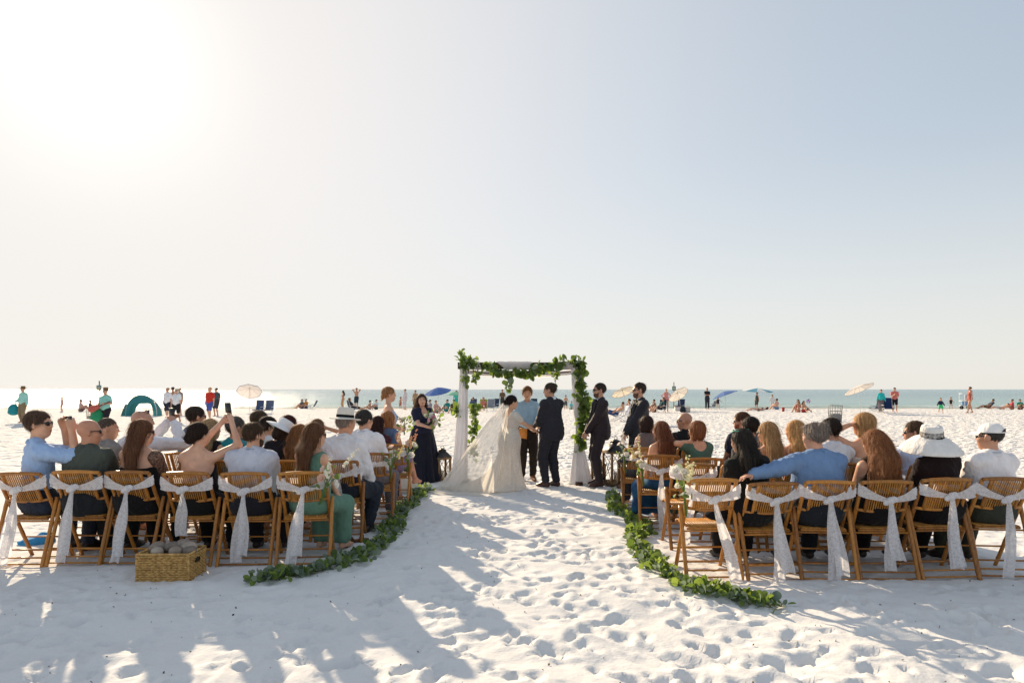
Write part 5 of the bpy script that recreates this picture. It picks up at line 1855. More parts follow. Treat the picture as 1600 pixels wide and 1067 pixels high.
for px, Y, lab, hh, gi, mt, hd, hst, seed in ((938, 11.6, "first groomsman in dark plum suit and bow tie with sunglasses, hands clasped", 1.71, 1.05, PLUM, (0, .02, 0), 'short', 0),
                                    (1000, 11.05, "second groomsman in dark suit with sunglasses, standing behind the seated guests", 1.69, 1.16, SUIT, (-.05, .02, 0), 'short', 1)):
    xy = (PX(px, Y), Y)
    person(lab, xy, 1.72, dict(skin='c28c6e', hair=(hst, '41332a', .965), strands=150, top=('jacket', '1d1f2b', mt), bottom=('trousers', '1d1f2b', mt), shoes='3a1d14', glasses=True, beard='76563f', bowtie='15161d', face=True),
           dict(pose='stand', h=hh, girth=gi, head=hd, lh=(-.06, .26, .90), rh=(.02, .24, .885), lelb=(-.9, -.7, -.4), relb=(.9, -.7, -.4), lpalm=(.8, -.5, 0), rpalm=(-.8, -.5, 0), rf=(.12, -.02, .085), lf=(-.12, .04, .085)), h=.009)

# ------------------------------------------------------------------ the seated guests and their chairs
ROWS_L = {1: 6.67, 2: 7.65, 3: 8.60, 4: 9.70}
ROWS_R = {1: 6.25, 2: 7.30, 3: 8.28, 4: 9.40}


def phone(loc, rot, label):
    o = empty("phone", loc, 0, label, "phone", "phones held up by guests", rot=rot)
    MB().box((0, 0, 0), (.075, .009, .150)).build("case", BLACK, o, False)
    MB().box((0, .0062, 0), (.068, .003, .142)).build("screen", noise_mat("phone_screen", (.03, .035, .04), .12, .1, spec=.5), o, False)
    c = MB()
    for q in ((-.02, .055), (-.02, .030)): c.ball((q[0], -.006, q[1]), (.008, .004, .008), 8, 5)
    c.build("camera_lens", noise_mat("lens_glass", (.05, .05, .06), .1, .1, spec=.6), o)


def guest(label, short, side, row, px, py, look, cx=None, rz=0.0, dy=0.0, wl=None, wr=None, h=None, vox=.012, chairlab=None, group=None, **kw):
    """px, py: top of the head in the photograph; cx: chair column, else the chair sits under the guest"""
    Yc = (ROWS_L if side == 'l' else ROWS_R)[row]
    yh = Yc - .10 + dy
    x = PX(px, yh)
    zt = PZ(py, yh)
    hh = h or min(1.88, max(1.45, 1.75 * (zt - .66) / .70))
    xy = (x, Yc - .015 + dy)
    if wl is not None: kw['lh'] = hw(xy, rz, PX(wl[0], wl[2]), wl[2], PZ(wl[1], wl[2]))
    if wr is not None: kw['rh'] = hw(xy, rz, PX(wr[0], wr[2]), wr[2], PZ(wr[1], wr[2]))
    p, rg = person(label, (xy[0], xy[1], 0.0), rz, look, dict(pose='sit', h=hh, **kw), h=vox, group=group or ("guests seated on the %s of the aisle" % ('left' if side == 'l' else 'right')))
    chair(cx if cx is not None else x, Yc, RAD(random.uniform(-6, 6)), chairlab or ("bamboo folding chair of the %s" % short), "bamboo folding chairs")
    return p, rg


LX = [-4.60, -4.09, -3.57, -3.05, -2.51, -1.98]
RX = [1.75, 2.27, 2.77, 3.31, 3.82, 4.32]
DK = '1b1a1c'

# left, nearest row
p, rg = guest("man in light blue shirt turned sideways and filming with both arms raised", "man in light blue shirt filming at the photo's left edge", 'l', 1, 50, 646,
      dict(skin='c99472', hair=('short', '5a4230', 1.05), top=('shirt', '9db9e0'), bottom=('trousers', '2c3240'), shoes='2a2018', glasses=True, face=True, brow='4a3424'), cx=LX[0], rz=-.3, twist=-.5, head=(-1.15, -.05, 0),
      wl=(100, 668, 6.78), wr=(112, 672, 6.62), lelb=(-.2, .4, -1), relb=(.6, .1, -1), lpalm=(.9, -.4, 0), rpalm=(-.9, .4, .2), curl=(.6, .6), vox=.011)
g = to_world(p, (rg.grip(-1) + rg.grip(1)) / 2)
phone((g[0] + .02, g[1], g[2] + .02), (0, RAD(90), RAD(-40)), "black phone held sideways by the man in light blue shirt")
guest("bald man in dark grey-green shirt wearing sunglasses in the nearest left row", "bald man in grey-green shirt", 'l', 1, 130, 659,
      dict(skin='b87a5a', top=('shirt', '4c524c'), bottom=('trousers', '24262a'), shoes='2a2018', glasses=True, face=True), cx=LX[1], rz=-.1, girth=1.5, head=(-.95, .03, 0), lean=-.05)
def lace_shawl(rig, root):
    surf("lace_shawl", rig.arm(1, 1.35, .05, .85, 0), noise_mat("black_lace", (.05, .04, .04), .8, .9, 55, .3, hue=(.30, .18, .13)), root, .012, .006, (), jitter=.004)
guest("woman with long wavy brown hair and black lace shawl", "woman with long wavy brown hair", 'l', 1, 208, 659,
      dict(skin='cd9a7c', hair=('wavy', '6e4524', 1.05), top=('straps', DK), bottom=('trousers', DK), shoes='2a2018', glasses=True, face=True, extras=[lace_shawl], strands=520), cx=LX[2], rz=-.15, fem=True, girth=1.35, head=(-.85, .05, 0), roll=.04)
p, rg = guest("woman in black halter top with dark bun filming with both arms raised", "woman in black halter top", 'l', 1, 302, 680,
      dict(skin='d2a083', hair=('updo', '2e1c12', 1.05), top=('halter', DK), bottom=('trousers', DK), shoes='2a2018', face=True), cx=LX[3], rz=-.1, fem=True, girth=1.25, lean=.02, head=(-.45, -.10, .1), h=1.62,
      wl=(352, 655, 6.95), wr=(362, 660, 6.75), lelb=(-.3, .2, -1), relb=(.8, .1, -1), lpalm=(.9, -.4, 0), rpalm=(-.9, .3, 0), curl=(.6, .6), vox=.011)
g = to_world(p, (rg.grip(-1) + rg.grip(1)) / 2)
phone((g[0], g[1], g[2] + .06), (RAD(8), 0, RAD(-25)), "dark phone held upright above the woman in black halter top")
guest("bearded man in pale grey shirt with short brown hair behind a white ribbon", "man in pale grey shirt", 'l', 1, 388, 665,
      dict(skin='c48e6e', hair=('short', '4e3822'), beard='4e3822', top=('polo', 'c2c6d4'), bottom=('trousers', '24242a'), shoes='2a2018', face=True), cx=LX[4], rz=-.05, girth=1.45, head=(-.6, .05, 0))
guest("woman in sage green one-shoulder dress with long golden brown hair", "woman in sage green dress", 'l', 1, 480, 663,
      dict(skin='cd9878', hair=('verylong', '6a4422', 1.03), top=('oneshoulder', '5f8272', cloth('5f8272'), 1), bottom=('skirt', '5f8272'), face=True, glasses=True, strands=560), cx=LX[5], rz=-.25, fem=True, girth=1.2, head=(-.75, .10, 0), roll=.06, twist=-.15)
# left, second row
guest("short-haired man in grey shirt half hidden beside the bald man", "short-haired man in grey shirt", 'l', 2, 158, 657,
      dict(skin='b98464', hair=('buzz', '5e5044'), top=('polo', '8c8a88'), bottom=('trousers', '2a2c30'), face=True), rz=-.1, head=(-1.1, .05, 0))
p, rg = guest("bald man in white shirt with sunglasses on his head holding up a phone", "bald man in white shirt", 'l', 2, 213, 644,
      dict(skin='c08a70', top=('longshirt', 'dfe2ea'), bottom=('trousers', '3a3f48'), face=True, extras=[lambda r, o: sunglasses(r, o, None, True)]), rz=-.15, head=(-.8, 0, 0),
      wl=(262, 660, 8.0), wr=(272, 662, 7.85), lelb=(-.3, .2, -1), relb=(.8, .2, -1), lpalm=(.9, -.4, 0), rpalm=(-.9, .3, 0), curl=(.6, .6), girth=1.08)
g = to_world(p, (rg.grip(-1) + rg.grip(1)) / 2)
phone((g[0], g[1], g[2] + .04), (RAD(5), 0, RAD(-20)), "black phone held up by the bald man in white shirt")
guest("blonde woman in dark top behind the raised arm", "blonde woman in dark top", 'l', 2, 322, 657,
      dict(skin='d2a284', hair=('long', 'a08a62', 1.03), top=('tank', '24242a'), bottom=('trousers', '24242a'), face=True), rz=-.1, fem=True, head=(-.6, 0, 0))
guest("man in teal shirt with short grey hair", "man in teal shirt", 'l', 2, 357, 655,
      dict(skin='bd886a', hair=('short', '5a5450'), top=('tee', '2b8f9a'), bottom=('trousers', '2a2c30'), face=True), rz=-.1, girth=1.1, head=(-.7, 0, 0), lean=.12)
def white_cap_brim(rig, root):
    hat(rig, root, .085, .088, .10, cloth('e6e6e8'), None, droop=.05, tilt=-.25)
guest("woman in a white brimmed hat leaning forward", "woman in white brimmed hat", 'l', 2, 420, 672,
      dict(skin='c99474', hair=('bob', '3a261a', .95), strands=0, top=('tank', '24242a'), bottom=('trousers', '24242a'), extras=[white_cap_brim]), rz=-.2, fem=True, head=(-.5, .35, .15), lean=.25, h=1.6)
guest("woman with golden sunlit hair just left of the sage green dress", "woman with golden sunlit hair", 'l', 2, 462, 668,
      dict(skin='cd9878', hair=('verylong', '8a5a22', 1.05), top=('tank', '6a5a48'), bottom=('trousers', '3a3a40'), strands=560), rz=-.1, fem=True, head=(-.5, .1, 0))
def panama(rig, root):
    hat(rig, root, .115, .090, .075, cloth('dad5cc'), cloth('141416'), droop=.012, band_h=.034, zoff=.062)
guest("man in white shirt and white fedora with black band", "man in white fedora", 'l', 2, 530, 655,
      dict(skin='c08460', hair=('fringe', '8a8078'), top=('longshirt', 'dfdee2'), bottom=('trousers', '262c36'), shoes='2a1c14', extras=[panama]), cx=-1.88, rz=-.15, head=(-.5, .1, 0), h=1.78, girth=1.3, lean=.10, rf=(.20, .30, .085), lf=(-.10, .38, .085))
# left, third row
guest("dark-haired man in slate shirt with sunglasses seen over raised arms", "dark-haired man in slate shirt", 'l', 3, 296, 638,
      dict(skin='b98060', hair=('short', '3a2c22'), top=('shirt', '5d6c84'), bottom=('trousers', '2a2c30'), glasses=True, face=True), rz=-.1, head=(-.75, .05, 0), lean=.05)
guest("brown-haired guest in black far behind the man in pale grey shirt", "brown-haired guest in black", 'l', 3, 400, 645,
      dict(skin='bd886a', hair=('short', '5a4630'), top=('tee', '2a2a2e'), bottom=('trousers', '2a2c30')), rz=-.1, head=(-.6, 0, 0))
def face_mask(rig, root):
    T = lambda *v: rig.H + rig.Rh @ (np.array(v) * rig.hs)
    surf("face_mask", [('e', T(0, .042, -.050), np.array([.062, .062, .048]) * rig.hs, rig.Rh, .01)], cloth('17171a'), root, .009, .002, [('p', T(0, .02, 0), rig.Rh @ np.array([0, -1.0, 0]))])
guest("dark-haired guest wearing a black face mask", "dark-haired guest in a face mask", 'l', 3, 412, 655,
      dict(skin='bd886a', hair=('short', '2e2018', 1.05), top=('longshirt', 'd8dae2'), bottom=('trousers', '2a2c30'), extras=[face_mask], face=True), rz=-.1, dy=-.25, head=(-.95, .1, 0))
guest("woman with dark red hair in the middle of the left rows", "woman with dark red hair", 'l', 3, 446, 651,
      dict(skin='cd9878', hair=('long', '4a1812', 1.04), top=('tank', '3a2028'), bottom=('trousers', '2a2c30'), face=True), rz=-.1, fem=True, head=(-.75, 0, 0))
guest("guest shading their eyes with one hand next to the white fedora", "guest shading their eyes", 'l', 3, 492, 657,
      dict(skin='c08a68', hair=('bob', '7a5a34'), top=('tank', '4a4650'), bottom=('trousers', '2a2c30')), rz=-.1, fem=True, head=(-.4, 0, 0), wr=(508, 668, 8.65), relb=(1, .1, -.5), rpalm=(0, 0, -1), curl=(.2, .2))
guest("dark grey-haired man in white shirt on the aisle", "grey-haired man in white shirt", 'l', 3, 563, 644,
      dict(skin='c08a6c', hair=('short', '3c3a38', 1.04), top=('longshirt', 'e2e2e8'), bottom=('trousers', '6b6468'), shoes='d8cfc0', glasses=True, face=True), cx=-1.71, rz=-.15, head=(-.55, .05, 0), girth=1.4, lean=.06, rf=(.24, .40, .085))
# left, farthest row
guest("long dark-haired woman in plum top beyond the white shirt", "long dark-haired woman in plum top", 'l', 4, 588, 652,
      dict(skin='c28e70', hair=('long', '3a1a14'), top=('tee', '4a2a34'), bottom=('trousers', '2a2c30')), rz=-.1, fem=True, head=(-.4, 0, 0), dy=-.2)
guest("dark-haired woman behind the white fedora", "dark-haired woman behind the fedora", 'l', 4, 540, 649,
      dict(skin='c28e70', hair=('long', '3a2018'), top=('tank', '3a3038'), bottom=('trousers', '2a2c30'), face=True), rz=-.1, fem=True, head=(-.9, 0, 0))
guest("woman in sleeveless denim vest with short blond hair and one bare leg stretched out", "woman in denim vest", 'l', 4, 604, 644,
      dict(skin='c4805e', hair=('bob', 'a06c34', 1.02), top=('vest', '5c7090'), bottom=('shorts', '86708c'), face=True), cx=-1.66, rz=-.35, fem=True, head=(-.45, 0, 0), girth=1.1, h=1.66, dy=.02, rf=(.08, .66, .30), lf=(-.06, .42, .085), rknee=(.1, .3, 1))

# right, nearest row
chair(RX[0], 6.25, RAD(2), "empty bamboo folding chair with a black bag on its seat", "bamboo folding chairs")
bag = empty("shoulder_bag", (RX[0] + .16, 6.27, .452), .3, "black shoulder bag lying on the empty chair's seat", "bag")
surf("pouch", [('e', (0, 0, .05), (.15, .09, .05), None, .02), ('e', (.06, .02, .07), (.08, .07, .05), None, .03)], cloth('15161a'), bag, .012, 0, (), jitter=.005)
MB().tube([(-.12, 0, .06), (-.06, -.05, .12), (.05, -.06, .10), (.12, -.02, .05)], .008, 6).build("strap", cloth('15161a'), bag)
GREENP = noise_mat("green_plastic", (.02, .35, .22), .25, .1, spec=.5)
guest("woman in black jacket with green sunglasses on her dark hair", "woman in black jacket with green sunglasses", 'r', 1, 1180, 679,
      dict(skin='c28e70', hair=('long', '2c2620', 1.02), top=('longshirt', '1e1f1e'), bottom=('trousers', '17171a'), shoes='2a2018', extras=[lambda r, o: sunglasses(r, o, GREENP, True)], strands=420), cx=RX[1], rz=.1, fem=True, girth=1.4, head=(.55, .12, -.08), roll=-.10, lean=.06, h=1.55)
guest("man in blue shirt with curly grey hair resting his arm on the next chair", "man in blue shirt", 'r', 1, 1284, 666,
      dict(skin='c48a6c', hair=('curly', '7a7068', 1.04), top=('longshirt', '6f8cb4'), bottom=('trousers', '23262c'), shoes='2a2018', face=True, brow='6a6058'), cx=RX[2], rz=.05, girth=1.55, head=(.6, .08, 0),
      wl=(1165, 744, 6.02), lelb=(-.5, -.6, -.2), lpalm=(0, 0, -1), curl=(.3, .35), vox=.011)
guest("woman with long curly auburn hair in dark brown top", "woman with long curly auburn hair", 'r', 1, 1378, 676,
      dict(skin='c99474', hair=('mane', '8a5624', 1.10), top=('tank', '2a1c16'), bottom=('trousers', '1a1718'), shoes='2a2018', strands=700), cx=RX[3], rz=.1, fem=True, girth=1.4, head=(.35, .10, 0))
def floppy(rig, root):
    pm = noise_mat("spotted_scarf", (.03, .03, .03), .8, .9, 42, hue=(.62, .60, .58))
    hat(rig, root, .10, .092, .150, cloth('e2dfdc'), pm, droop=.115, tilt=.28, crease=False, band_h=.055, zoff=.05)
    T = lambda *v: rig.H + rig.Rh @ (np.array(v) * rig.hs)
    rows = [[T(.085 + .05 * t, -.07 - .06 * t + .02 * s, .03 - .30 * t + .03 * s) + np.array([.035 * s, 0, 0]) for s in np.linspace(-1, 1, 5)] for t in np.linspace(0, 1, 8)]
    sheet("scarf_tail", rows, pm, root)
guest("woman in a wide white sun hat with a spotted scarf band", "woman in wide white sun hat", 'r', 1, 1478, 672,
      dict(skin='c08a6c', hair=('bob', '2a1c18', .95), strands=0, top=('tee', '241a1c'), bottom=('trousers', '1a1718'), shoes='2a2018', extras=[floppy]), cx=RX[4], rz=.1, fem=True, girth=1.35, head=(.45, .14, -.22), roll=-.06)
guest("man in white shirt and white ball cap near the photo's right edge", "man in white ball cap", 'r', 1, 1560, 667,
      dict(skin='b98262', hair=('short', '3e3a36', .93), strands=0, top=('longshirt', 'e6e2e4'), bottom=('trousers', '3a3c34'), shoes='2a2018', glasses=True, extras=[lambda r, o: ball_cap(r, o, cloth('eceae8'), cloth('3a3632'))]), cx=RX[5], rz=.15, girth=1.35, head=(.5, .0, 0))
# right, second row: two empty chairs on the aisle side
chair(1.855, 7.30, RAD(3), "empty bamboo folding chair on the aisle in the second right row", "bamboo folding chairs")
chair(2.38, 7.30, RAD(-2), "empty bamboo folding chair behind the woman in green square-neck dress", "bamboo folding chairs")
guest("woman with long straight blonde hair and peach top beside the black jacket", "woman with long straight blonde hair", 'r', 2, 1207, 662,
      dict(skin='cf9674', hair=('verylong', 'a07c48', 1.03), top=('straps', 'd49a80'), bottom=('trousers', '3a3a40'), glasses=True), rz=.15, fem=True, head=(.55, .05, 0))
guest("woman with shorter honey blonde hair and peach strap top", "woman with honey blonde hair", 'r', 2, 1250, 667,
      dict(skin='cf9674', hair=('long', 'b08a4c'), top=('straps', 'd8927a'), bottom=('trousers', '3a3a40')), rz=.1, fem=True, head=(.4, .05, 0), h=1.60, dy=.1)
guest("dark-haired man in white shirt behind the curly grey hair", "dark-haired man in white shirt", 'r', 2, 1306, 658,
      dict(skin='b98262', hair=('short', '33241a', 1.04), top=('tee', 'e0e0e6'), bottom=('trousers', '3a3a40')), rz=.1, head=(.3, .05, 0), girth=1.1)
guest("blonde woman in sunglasses shading her eyes with a raised arm", "blonde woman shading her eyes", 'r', 2, 1358, 652,
      dict(skin='cf9674', hair=('bob', 'a8854e', 1.07), top=('strapless', 'd9c8bc'), bottom=('trousers', '3a3a40'), glasses=True, face=True), rz=.2, fem=True, head=(.55, .0, 0), girth=1.1, h=1.80,
      wl=(1327, 664, 7.35), lelb=(-1, .0, -.6), lpalm=(.3, 0, -1), curl=(.15, .3), dy=.05)
guest("man in light blue shirt with short hair and sunglasses facing the arch", "man in light blue shirt and sunglasses", 'r', 2, 1440, 662,
      dict(skin='bd8262', hair=('short', '5a4228', .98), top=('polo', 'b3c3e2'), bottom=('trousers', '3a3a40'), glasses=True, face=True), rz=.15, head=(.95, .05, 0), girth=1.1)
# right, third row
BLUEP = noise_mat("blue_print", srgb('2f86b8'), .85, .6, 11, .3, hue=srgb('17305c'))
guest("woman with long copper hair in blue patterned dress on the aisle", "woman in blue patterned dress", 'r', 3, 1037, 661,
      dict(skin='cf9674', hair=('verylong', '7a4420', 1.06), top=('straps', '2f86b8', BLUEP), bottom=('skirt', '2f86b8', BLUEP), strands=560), cx=1.77, rz=.25, fem=True, head=(.25, .08, 0), girth=1.1)
guest("woman in green square-neck dress with shoulder-length copper hair", "woman in green square-neck dress", 'r', 3, 1094, 661,
      dict(skin='cf9876', hair=('bob', '8a5426', 1.1), top=('squareback', '4f6e62'), bottom=('skirt', '4f6e62'), glasses=True), cx=2.27, rz=.15, fem=True, head=(.55, .05, 0), girth=1.12, wl=(1078, 690, 8.2), lelb=(-.6, .3, -1), lpalm=(.6, .4, 0))
guest("dark-haired guest in grey top between the red beard and the blonde hair", "dark-haired guest in grey top", 'r', 3, 1178, 656,
      dict(skin='b98262', hair=('short', '241a16', 1.08), top=('tee', '5a5a60'), bottom=('trousers', '3a3a40')), rz=.15, head=(.3, .05, 0))
# right, farthest row
guest("dark-haired woman in taupe top nearest the lanterns", "dark-haired woman in taupe top", 'r', 4, 1013, 652,
      dict(skin='cf9674', hair=('bob', '38221a', 1.08), top=('tank', '6e6260'), bottom=('trousers', '3a3a40')), cx=1.75, rz=.2, fem=True, head=(.2, .08, 0), girth=1.08)
guest("bald man in black with sunglasses in profile", "bald man in black", 'r', 4, 1075, 657,
      dict(skin='a87254', top=('tee', '1d1e22'), bottom=('trousers', '2a2c30'), glasses=True, face=True), rz=.2, head=(.9, .05, 0), girth=1.1, h=1.62)
guest("red-bearded man in navy shirt and sunglasses in profile", "red-bearded man in navy shirt", 'r', 4, 1165, 647,
      dict(skin='cf9070', hair=('short', '5e3a20', 1.02), beard='9a4a1c', top=('polo', '2a3044'), bottom=('trousers', '2a2c30'), glasses=True, face=True), rz=.25, head=(.95, .05, 0), girth=1.12)

# ribbons on the rear row and on the aisle chairs
who = ["man in light blue shirt", "bald man in grey-green shirt", "woman with long wavy brown hair", "woman in black halter top", "man in pale grey shirt", "woman in sage green dress"]
par = [(-.04, .05, 2, .66), (-.09, .02, 2, .66), (-.07, .03, 2, .65), (.015, .0, 1, .40), (-.03, .0, 2, .63), (-.09, .06, 2, .64)]
for i, (w, (dx, out, nt, ln)) in enumerate(zip(who, par)):
    ribbon(LX[i], 6.67, 0, "white lace ribbon tied on the chair of the %s" % w, 40 + i, dx=dx, out=out, tails=nt, length=ln, knot=(-.02, -.01, .01, -.02, 0, .0)[i])
who = [None, "woman in black jacket with green sunglasses", "man in blue shirt", "woman with long curly auburn hair", "woman in wide white sun hat", "man in white ball cap"]
par = [(.16, .08, 1, .66), (.04, .03, 2, .66), (.04, .03, 2, .66), (.02, .0, 2, .58), (.03, .0, 2, .60), (.0, .0, 1, .65)]
for i, (w, (dx, out, nt, ln)) in enumerate(zip(who, par)):
    ribbon(RX[i], 6.25, 0, "white lace ribbon tied on the chair of the %s" % w if w else "white lace ribbon blown sideways from the empty chair with the bag", 60 + i, dx=dx, out=out, tails=nt, length=ln, knot=.01)
ribbon(-1.88, 7.65, 0, "white lace ribbon on the chair of the man in white fedora", 81, tails=1, dx=.02)
ribbon(-1.71, 8.60, 0, "white lace ribbon on the chair of the grey-haired man in white shirt", 82, tails=2, dx=.0)
ribbon(-1.66, 9.70, 0, "white lace ribbon on the chair of the woman in denim vest", 83, tails=1)
ribbon(1.855, 7.30, 0, "white lace ribbon on the empty aisle chair in the second right row", 84, tails=1, dx=-.1)
ribbon(1.77, 8.28, 0, "white lace ribbon on the chair of the woman in blue patterned dress", 85, tails=1)
ribbon(1.75, 9.40, 0, "white lace ribbon on the chair of the dark-haired woman in taupe top", 86, tails=1)

posy((-1.73, 6.36, .76), "white and blush flower posy tied to the chair of the woman in sage green dress", 3, ['f4f0e8', 'ecc9b6', 'f6f2e0', 'f4f0e8', 'f0d8c8', 'f6f2e0'], (.30, -.15, .8))
posy((-1.46, 8.30, .74), "white flower posy tied to the chair of the grey-haired man in white shirt", 4, ['f4f0e8', 'f0e6d8', 'f6e8b0', 'f4f0e8', 'f0d8c8', 'f4dcc0'], (.15, -.1, .9), sc=1.0)
posy((-1.42, 9.40, .74), "peach and white flower posy tied to the chair of the woman in denim vest", 5, ['f4f0e8', 'f0c8a8', 'f0b890', 'f4f0e8', 'f0d8c8', 'f0c090'], (.1, -.1, .9), sc=1.15)
posy((1.50, 5.96, .76), "white rose posy tied to the empty chair with the bag", 6, ['f4f0e0', 'f4f0e8', 'f4ecc0', 'f6f2e6', 'f4f0e8', 'efe8c0'], (-.12, -.1, .9), sc=1.1)
posy((1.52, 7.98, .72), "cream flower posy tied to the chair of the woman in blue patterned dress", 7, ['f4f0e8', 'f0e6c8', 'f4ecc0', 'f4f0e8', 'f0e8d8', 'e8d8a0'], (-.12, -.1, .9), sc=1.0)
posy((1.50, 9.10, .74), "white flower posy tied to the chair of the dark-haired woman in taupe top", 8, ['f4f0e8', 'f0ece8', 'f4f0e8', 'f4f0e8', 'f0e8e0', 'f4f0e8'], (-.10, -.1, .9), sc=1.0)

# crumbs of shell and weed lying on the trodden sand
rng = np.random.default_rng(77)
m = MB()
for i in range(420):
    y = 2.9 + 9 * rng.uniform() ** 1.3; x = rng.uniform(-.75, .75) * y
    s = rng.uniform(.004, .013)
    R = rand_rot(rng)
    m.add((np.array([[-1, 0, 0], [1, .2, 0], [.1, .8, .3], [0, -.6, .3]]) * s) @ R.T + np.array([x, y, GZ(x, y) + .004]), None, [[0, 1, 2], [0, 3, 1], [0, 2, 3], [1, 3, 2]])
tag(m.build("shell_crumbs", noise_mat("shell_and_weed", (.05, .04, .03), .8, .8, 8, hue=(.35, .30, .25)), None, False), "scattered crumbs of shell and dry weed on the sand", None, None, "stuff")

# small things left on the sand
def tote(px, py, r, col, label, rz=0.0):
    Y = YF(py); x = PX(px, Y)
    o = empty("tote_bag", (x, Y, GZ(x, Y) - .01), rz, label, "bag", "bags left on the sand")
    surf("pouch", [('e', (0, 0, r * .8), (r, r * .45, r * .85), None, .02), ('e', (.02, 0, r * .4), (r * 1.15, r * .55, r * .45), None, .03)], cloth(col), o, .014, 0, [('p', (0, 0, 0), (0, 0, -1.0))], jitter=.006)
    for sy in (-1, 1):
        MB().tube([(-r * .5, sy * r * .2, r * 1.45), (-r * .35, sy * r * .2, r * 2.0), (r * .35, sy * r * .2, r * 2.0), (r * .5, sy * r * .2, r * 1.45)], .007, 5).build("handle", cloth(col), o)


tote(636, 770, .17, 'd8d0c0', "cream tote bag on the sand beside the navy gown", .4)
Y = YF(848); x = PX(56, Y)
tw = empty("beach_towel", (x, Y, GZ(x, Y)), .3, "crumpled bright blue towel on the sand under the chairs at the left edge", "towel")
surf("folds", [('e', (0, 0, .01), (.16, .09, .05), None, .02), ('e', (.08, .02, .04), (.08, .06, .07), None, .04)], cloth('3f8fc0'), tw, .012, 0, (), jitter=.012)
for i, (px, py, rz, lb) in enumerate(((538, 852, .5, "brown sandal lying nearest the sage green dress"), (560, 846, -.9, "brown sandal lying nearest the leaf garland"))):
    Y = YF(py); x = PX(px, Y)
    o = empty("sandal", (x, Y, GZ(x, Y) + .004), rz, lb, "sandal", "sandals left on the sand")
    lm = noise_mat("brown_leather", srgb('6a4630'), .55, .25, 25)
    th = np.linspace(0, 2 * np.pi, 21)
    out = np.stack([.042 * np.cos(th) * (1 + .15 * np.sin(th)), .125 * np.sin(th), np.zeros(21)], 1)
    MB().grid(np.stack([out * .02, out, out + [0, 0, .018], out * .02 + [0, 0, .018]])).build("sole", lm, o)
    MB().tube([(-.04, .04, .015), (-.02, .05, .055), (.02, .05, .055), (.04, .04, .015)], .012, 6, flat=(.4, 1.5)).build("strap", lm, o)
    MB().tube([(-.038, -.06, .015), (0, -.09, .065), (.038, -.06, .015)], .009, 6).build("heel_strap", lm, o)
# ------------------------------------------------------------------ the public beach behind
def ripple_cloth(hexcol): return cloth(hexcol)


def umbrella(px, py_top, Y, rad, h, label, cols, tilt=(0, 0), pole_x=None, bare=False):
    """beach parasol: pole, eight panels, ribs and finial; tilted about the pole top"""
    x = PX(px, Y)
    zt = PZ(py_top, Y)
    g = GZ(x, Y)
    o = empty("beach_umbrella", (x, Y, g), 0, label, "umbrella", "beach umbrellas")
    R = rotz(tilt[1]) @ rotx(tilt[0])
    drop = rad * h
    hub = np.array([0, 0, zt - g - .03])
    mats = [cloth(c, "parasol", .35) for c in cols]
    n = 8
    for i in range(n):
        a0, a1 = i / n * 6.283, (i + 1) / n * 6.283
        P = []
        for t in np.linspace(.02, 1, 6):
            row = []
            for s in np.linspace(0, 1, 5):
                a = a0 + (a1 - a0) * s
                sag = 1 - .05 * math.sin(s * math.pi) * t
                row.append(hub + R @ np.array([rad * t * sag * math.cos(a), rad * t * sag * math.sin(a), -drop * t ** 1.5 - .02 * math.sin(s * math.pi) * t]))
            P.append(row)
        P = np.array(P)
        MB().grid(P).build("panel", mats[i % len(mats)], o)
        MB().tube([hub + R @ np.array([rad * t * math.cos(a0), rad * t * math.sin(a0), -drop * t ** 1.5 - .012]) for t in np.linspace(0, 1, 5)], .008, 4).build("rib", metal('b8b8b8'), o)
        MB().tube([P[-1, k] for k in range(5)], .014, 4).build("edge_trim", cloth('5a668c') if len(cols) == 1 and cols[0] in ('d8d2d0',) else mats[i % len(mats)], o)
    MB().tube([hub + R @ np.array([0, 0, .02]), hub + R @ np.array([0, 0, .10])], [.02, .008], 6).build("finial", metal('d8d8d8'), o)
    k = hub + R @ np.array([0, 0, -.35])
    MB().tube([hub, k, np.array([k[0] + R[0, 2] * -.12, k[1] + R[1, 2] * -.12, -.15])], .016, 6).build("pole", metal('d8d8d8'), o)
    return o


def beach_chair(x, Y, rz, label, col, scale=1.0, back=1.15):
    """low folding beach chair: sling seat and back on a tube frame"""
    o = empty("beach_chair", (x, Y, GZ(x, Y)), rz, label, "beach chair", "folding beach chairs", scale=scale)
    fr = metal('c8ccd0')
    s0, s1 = (-.18, .24), (.30, .30)
    b1 = (-.18 - .36 * math.cos(back) , .24 + .72 * math.sin(back))
    for q in (-1, 1):
        MB().tube([(q * .28, s1[0], s1[1]), (q * .28, s0[0], s0[1])], .013, 6).build("seat_rail", fr, o)
        MB().tube([(q * .28, s0[0], s0[1]), (q * .28, b1[0], b1[1])], .013, 6).build("back_rail", fr, o)
        MB().tube([(q * .28, s1[0], s1[1]), (q * .28, -.22, 0)], .013, 6).build("leg", fr, o)
        MB().tube([(q * .28, s0[0], s0[1]), (q * .28, .30, 0)], .013, 6).build("leg", fr, o)
        MB().tube([(q * .30, .25, .44), (q * .30, b1[0] * .55 + s0[0] * .45, .46)], .018, 6).build("armrest", fr, o)
    m = cloth(col)
    MB().grid(np.array([[(u * .27, s0[0] + (s1[0] - s0[0]) * t, s0[1] + (s1[1] - s0[1]) * t - .05 * math.sin(t * math.pi)) for u in np.linspace(-1, 1, 5)] for t in np.linspace(0, 1, 6)])).build("seat", m, o)
    MB().grid(np.array([[(u * .27, s0[0] + (b1[0] - s0[0]) * t - .04 * math.sin(t * math.pi), s0[1] + (b1[1] - s0[1]) * t) for u in np.linspace(-1, 1, 5)] for t in np.linspace(0, 1, 6)])).build("backrest", m, o)
    return o


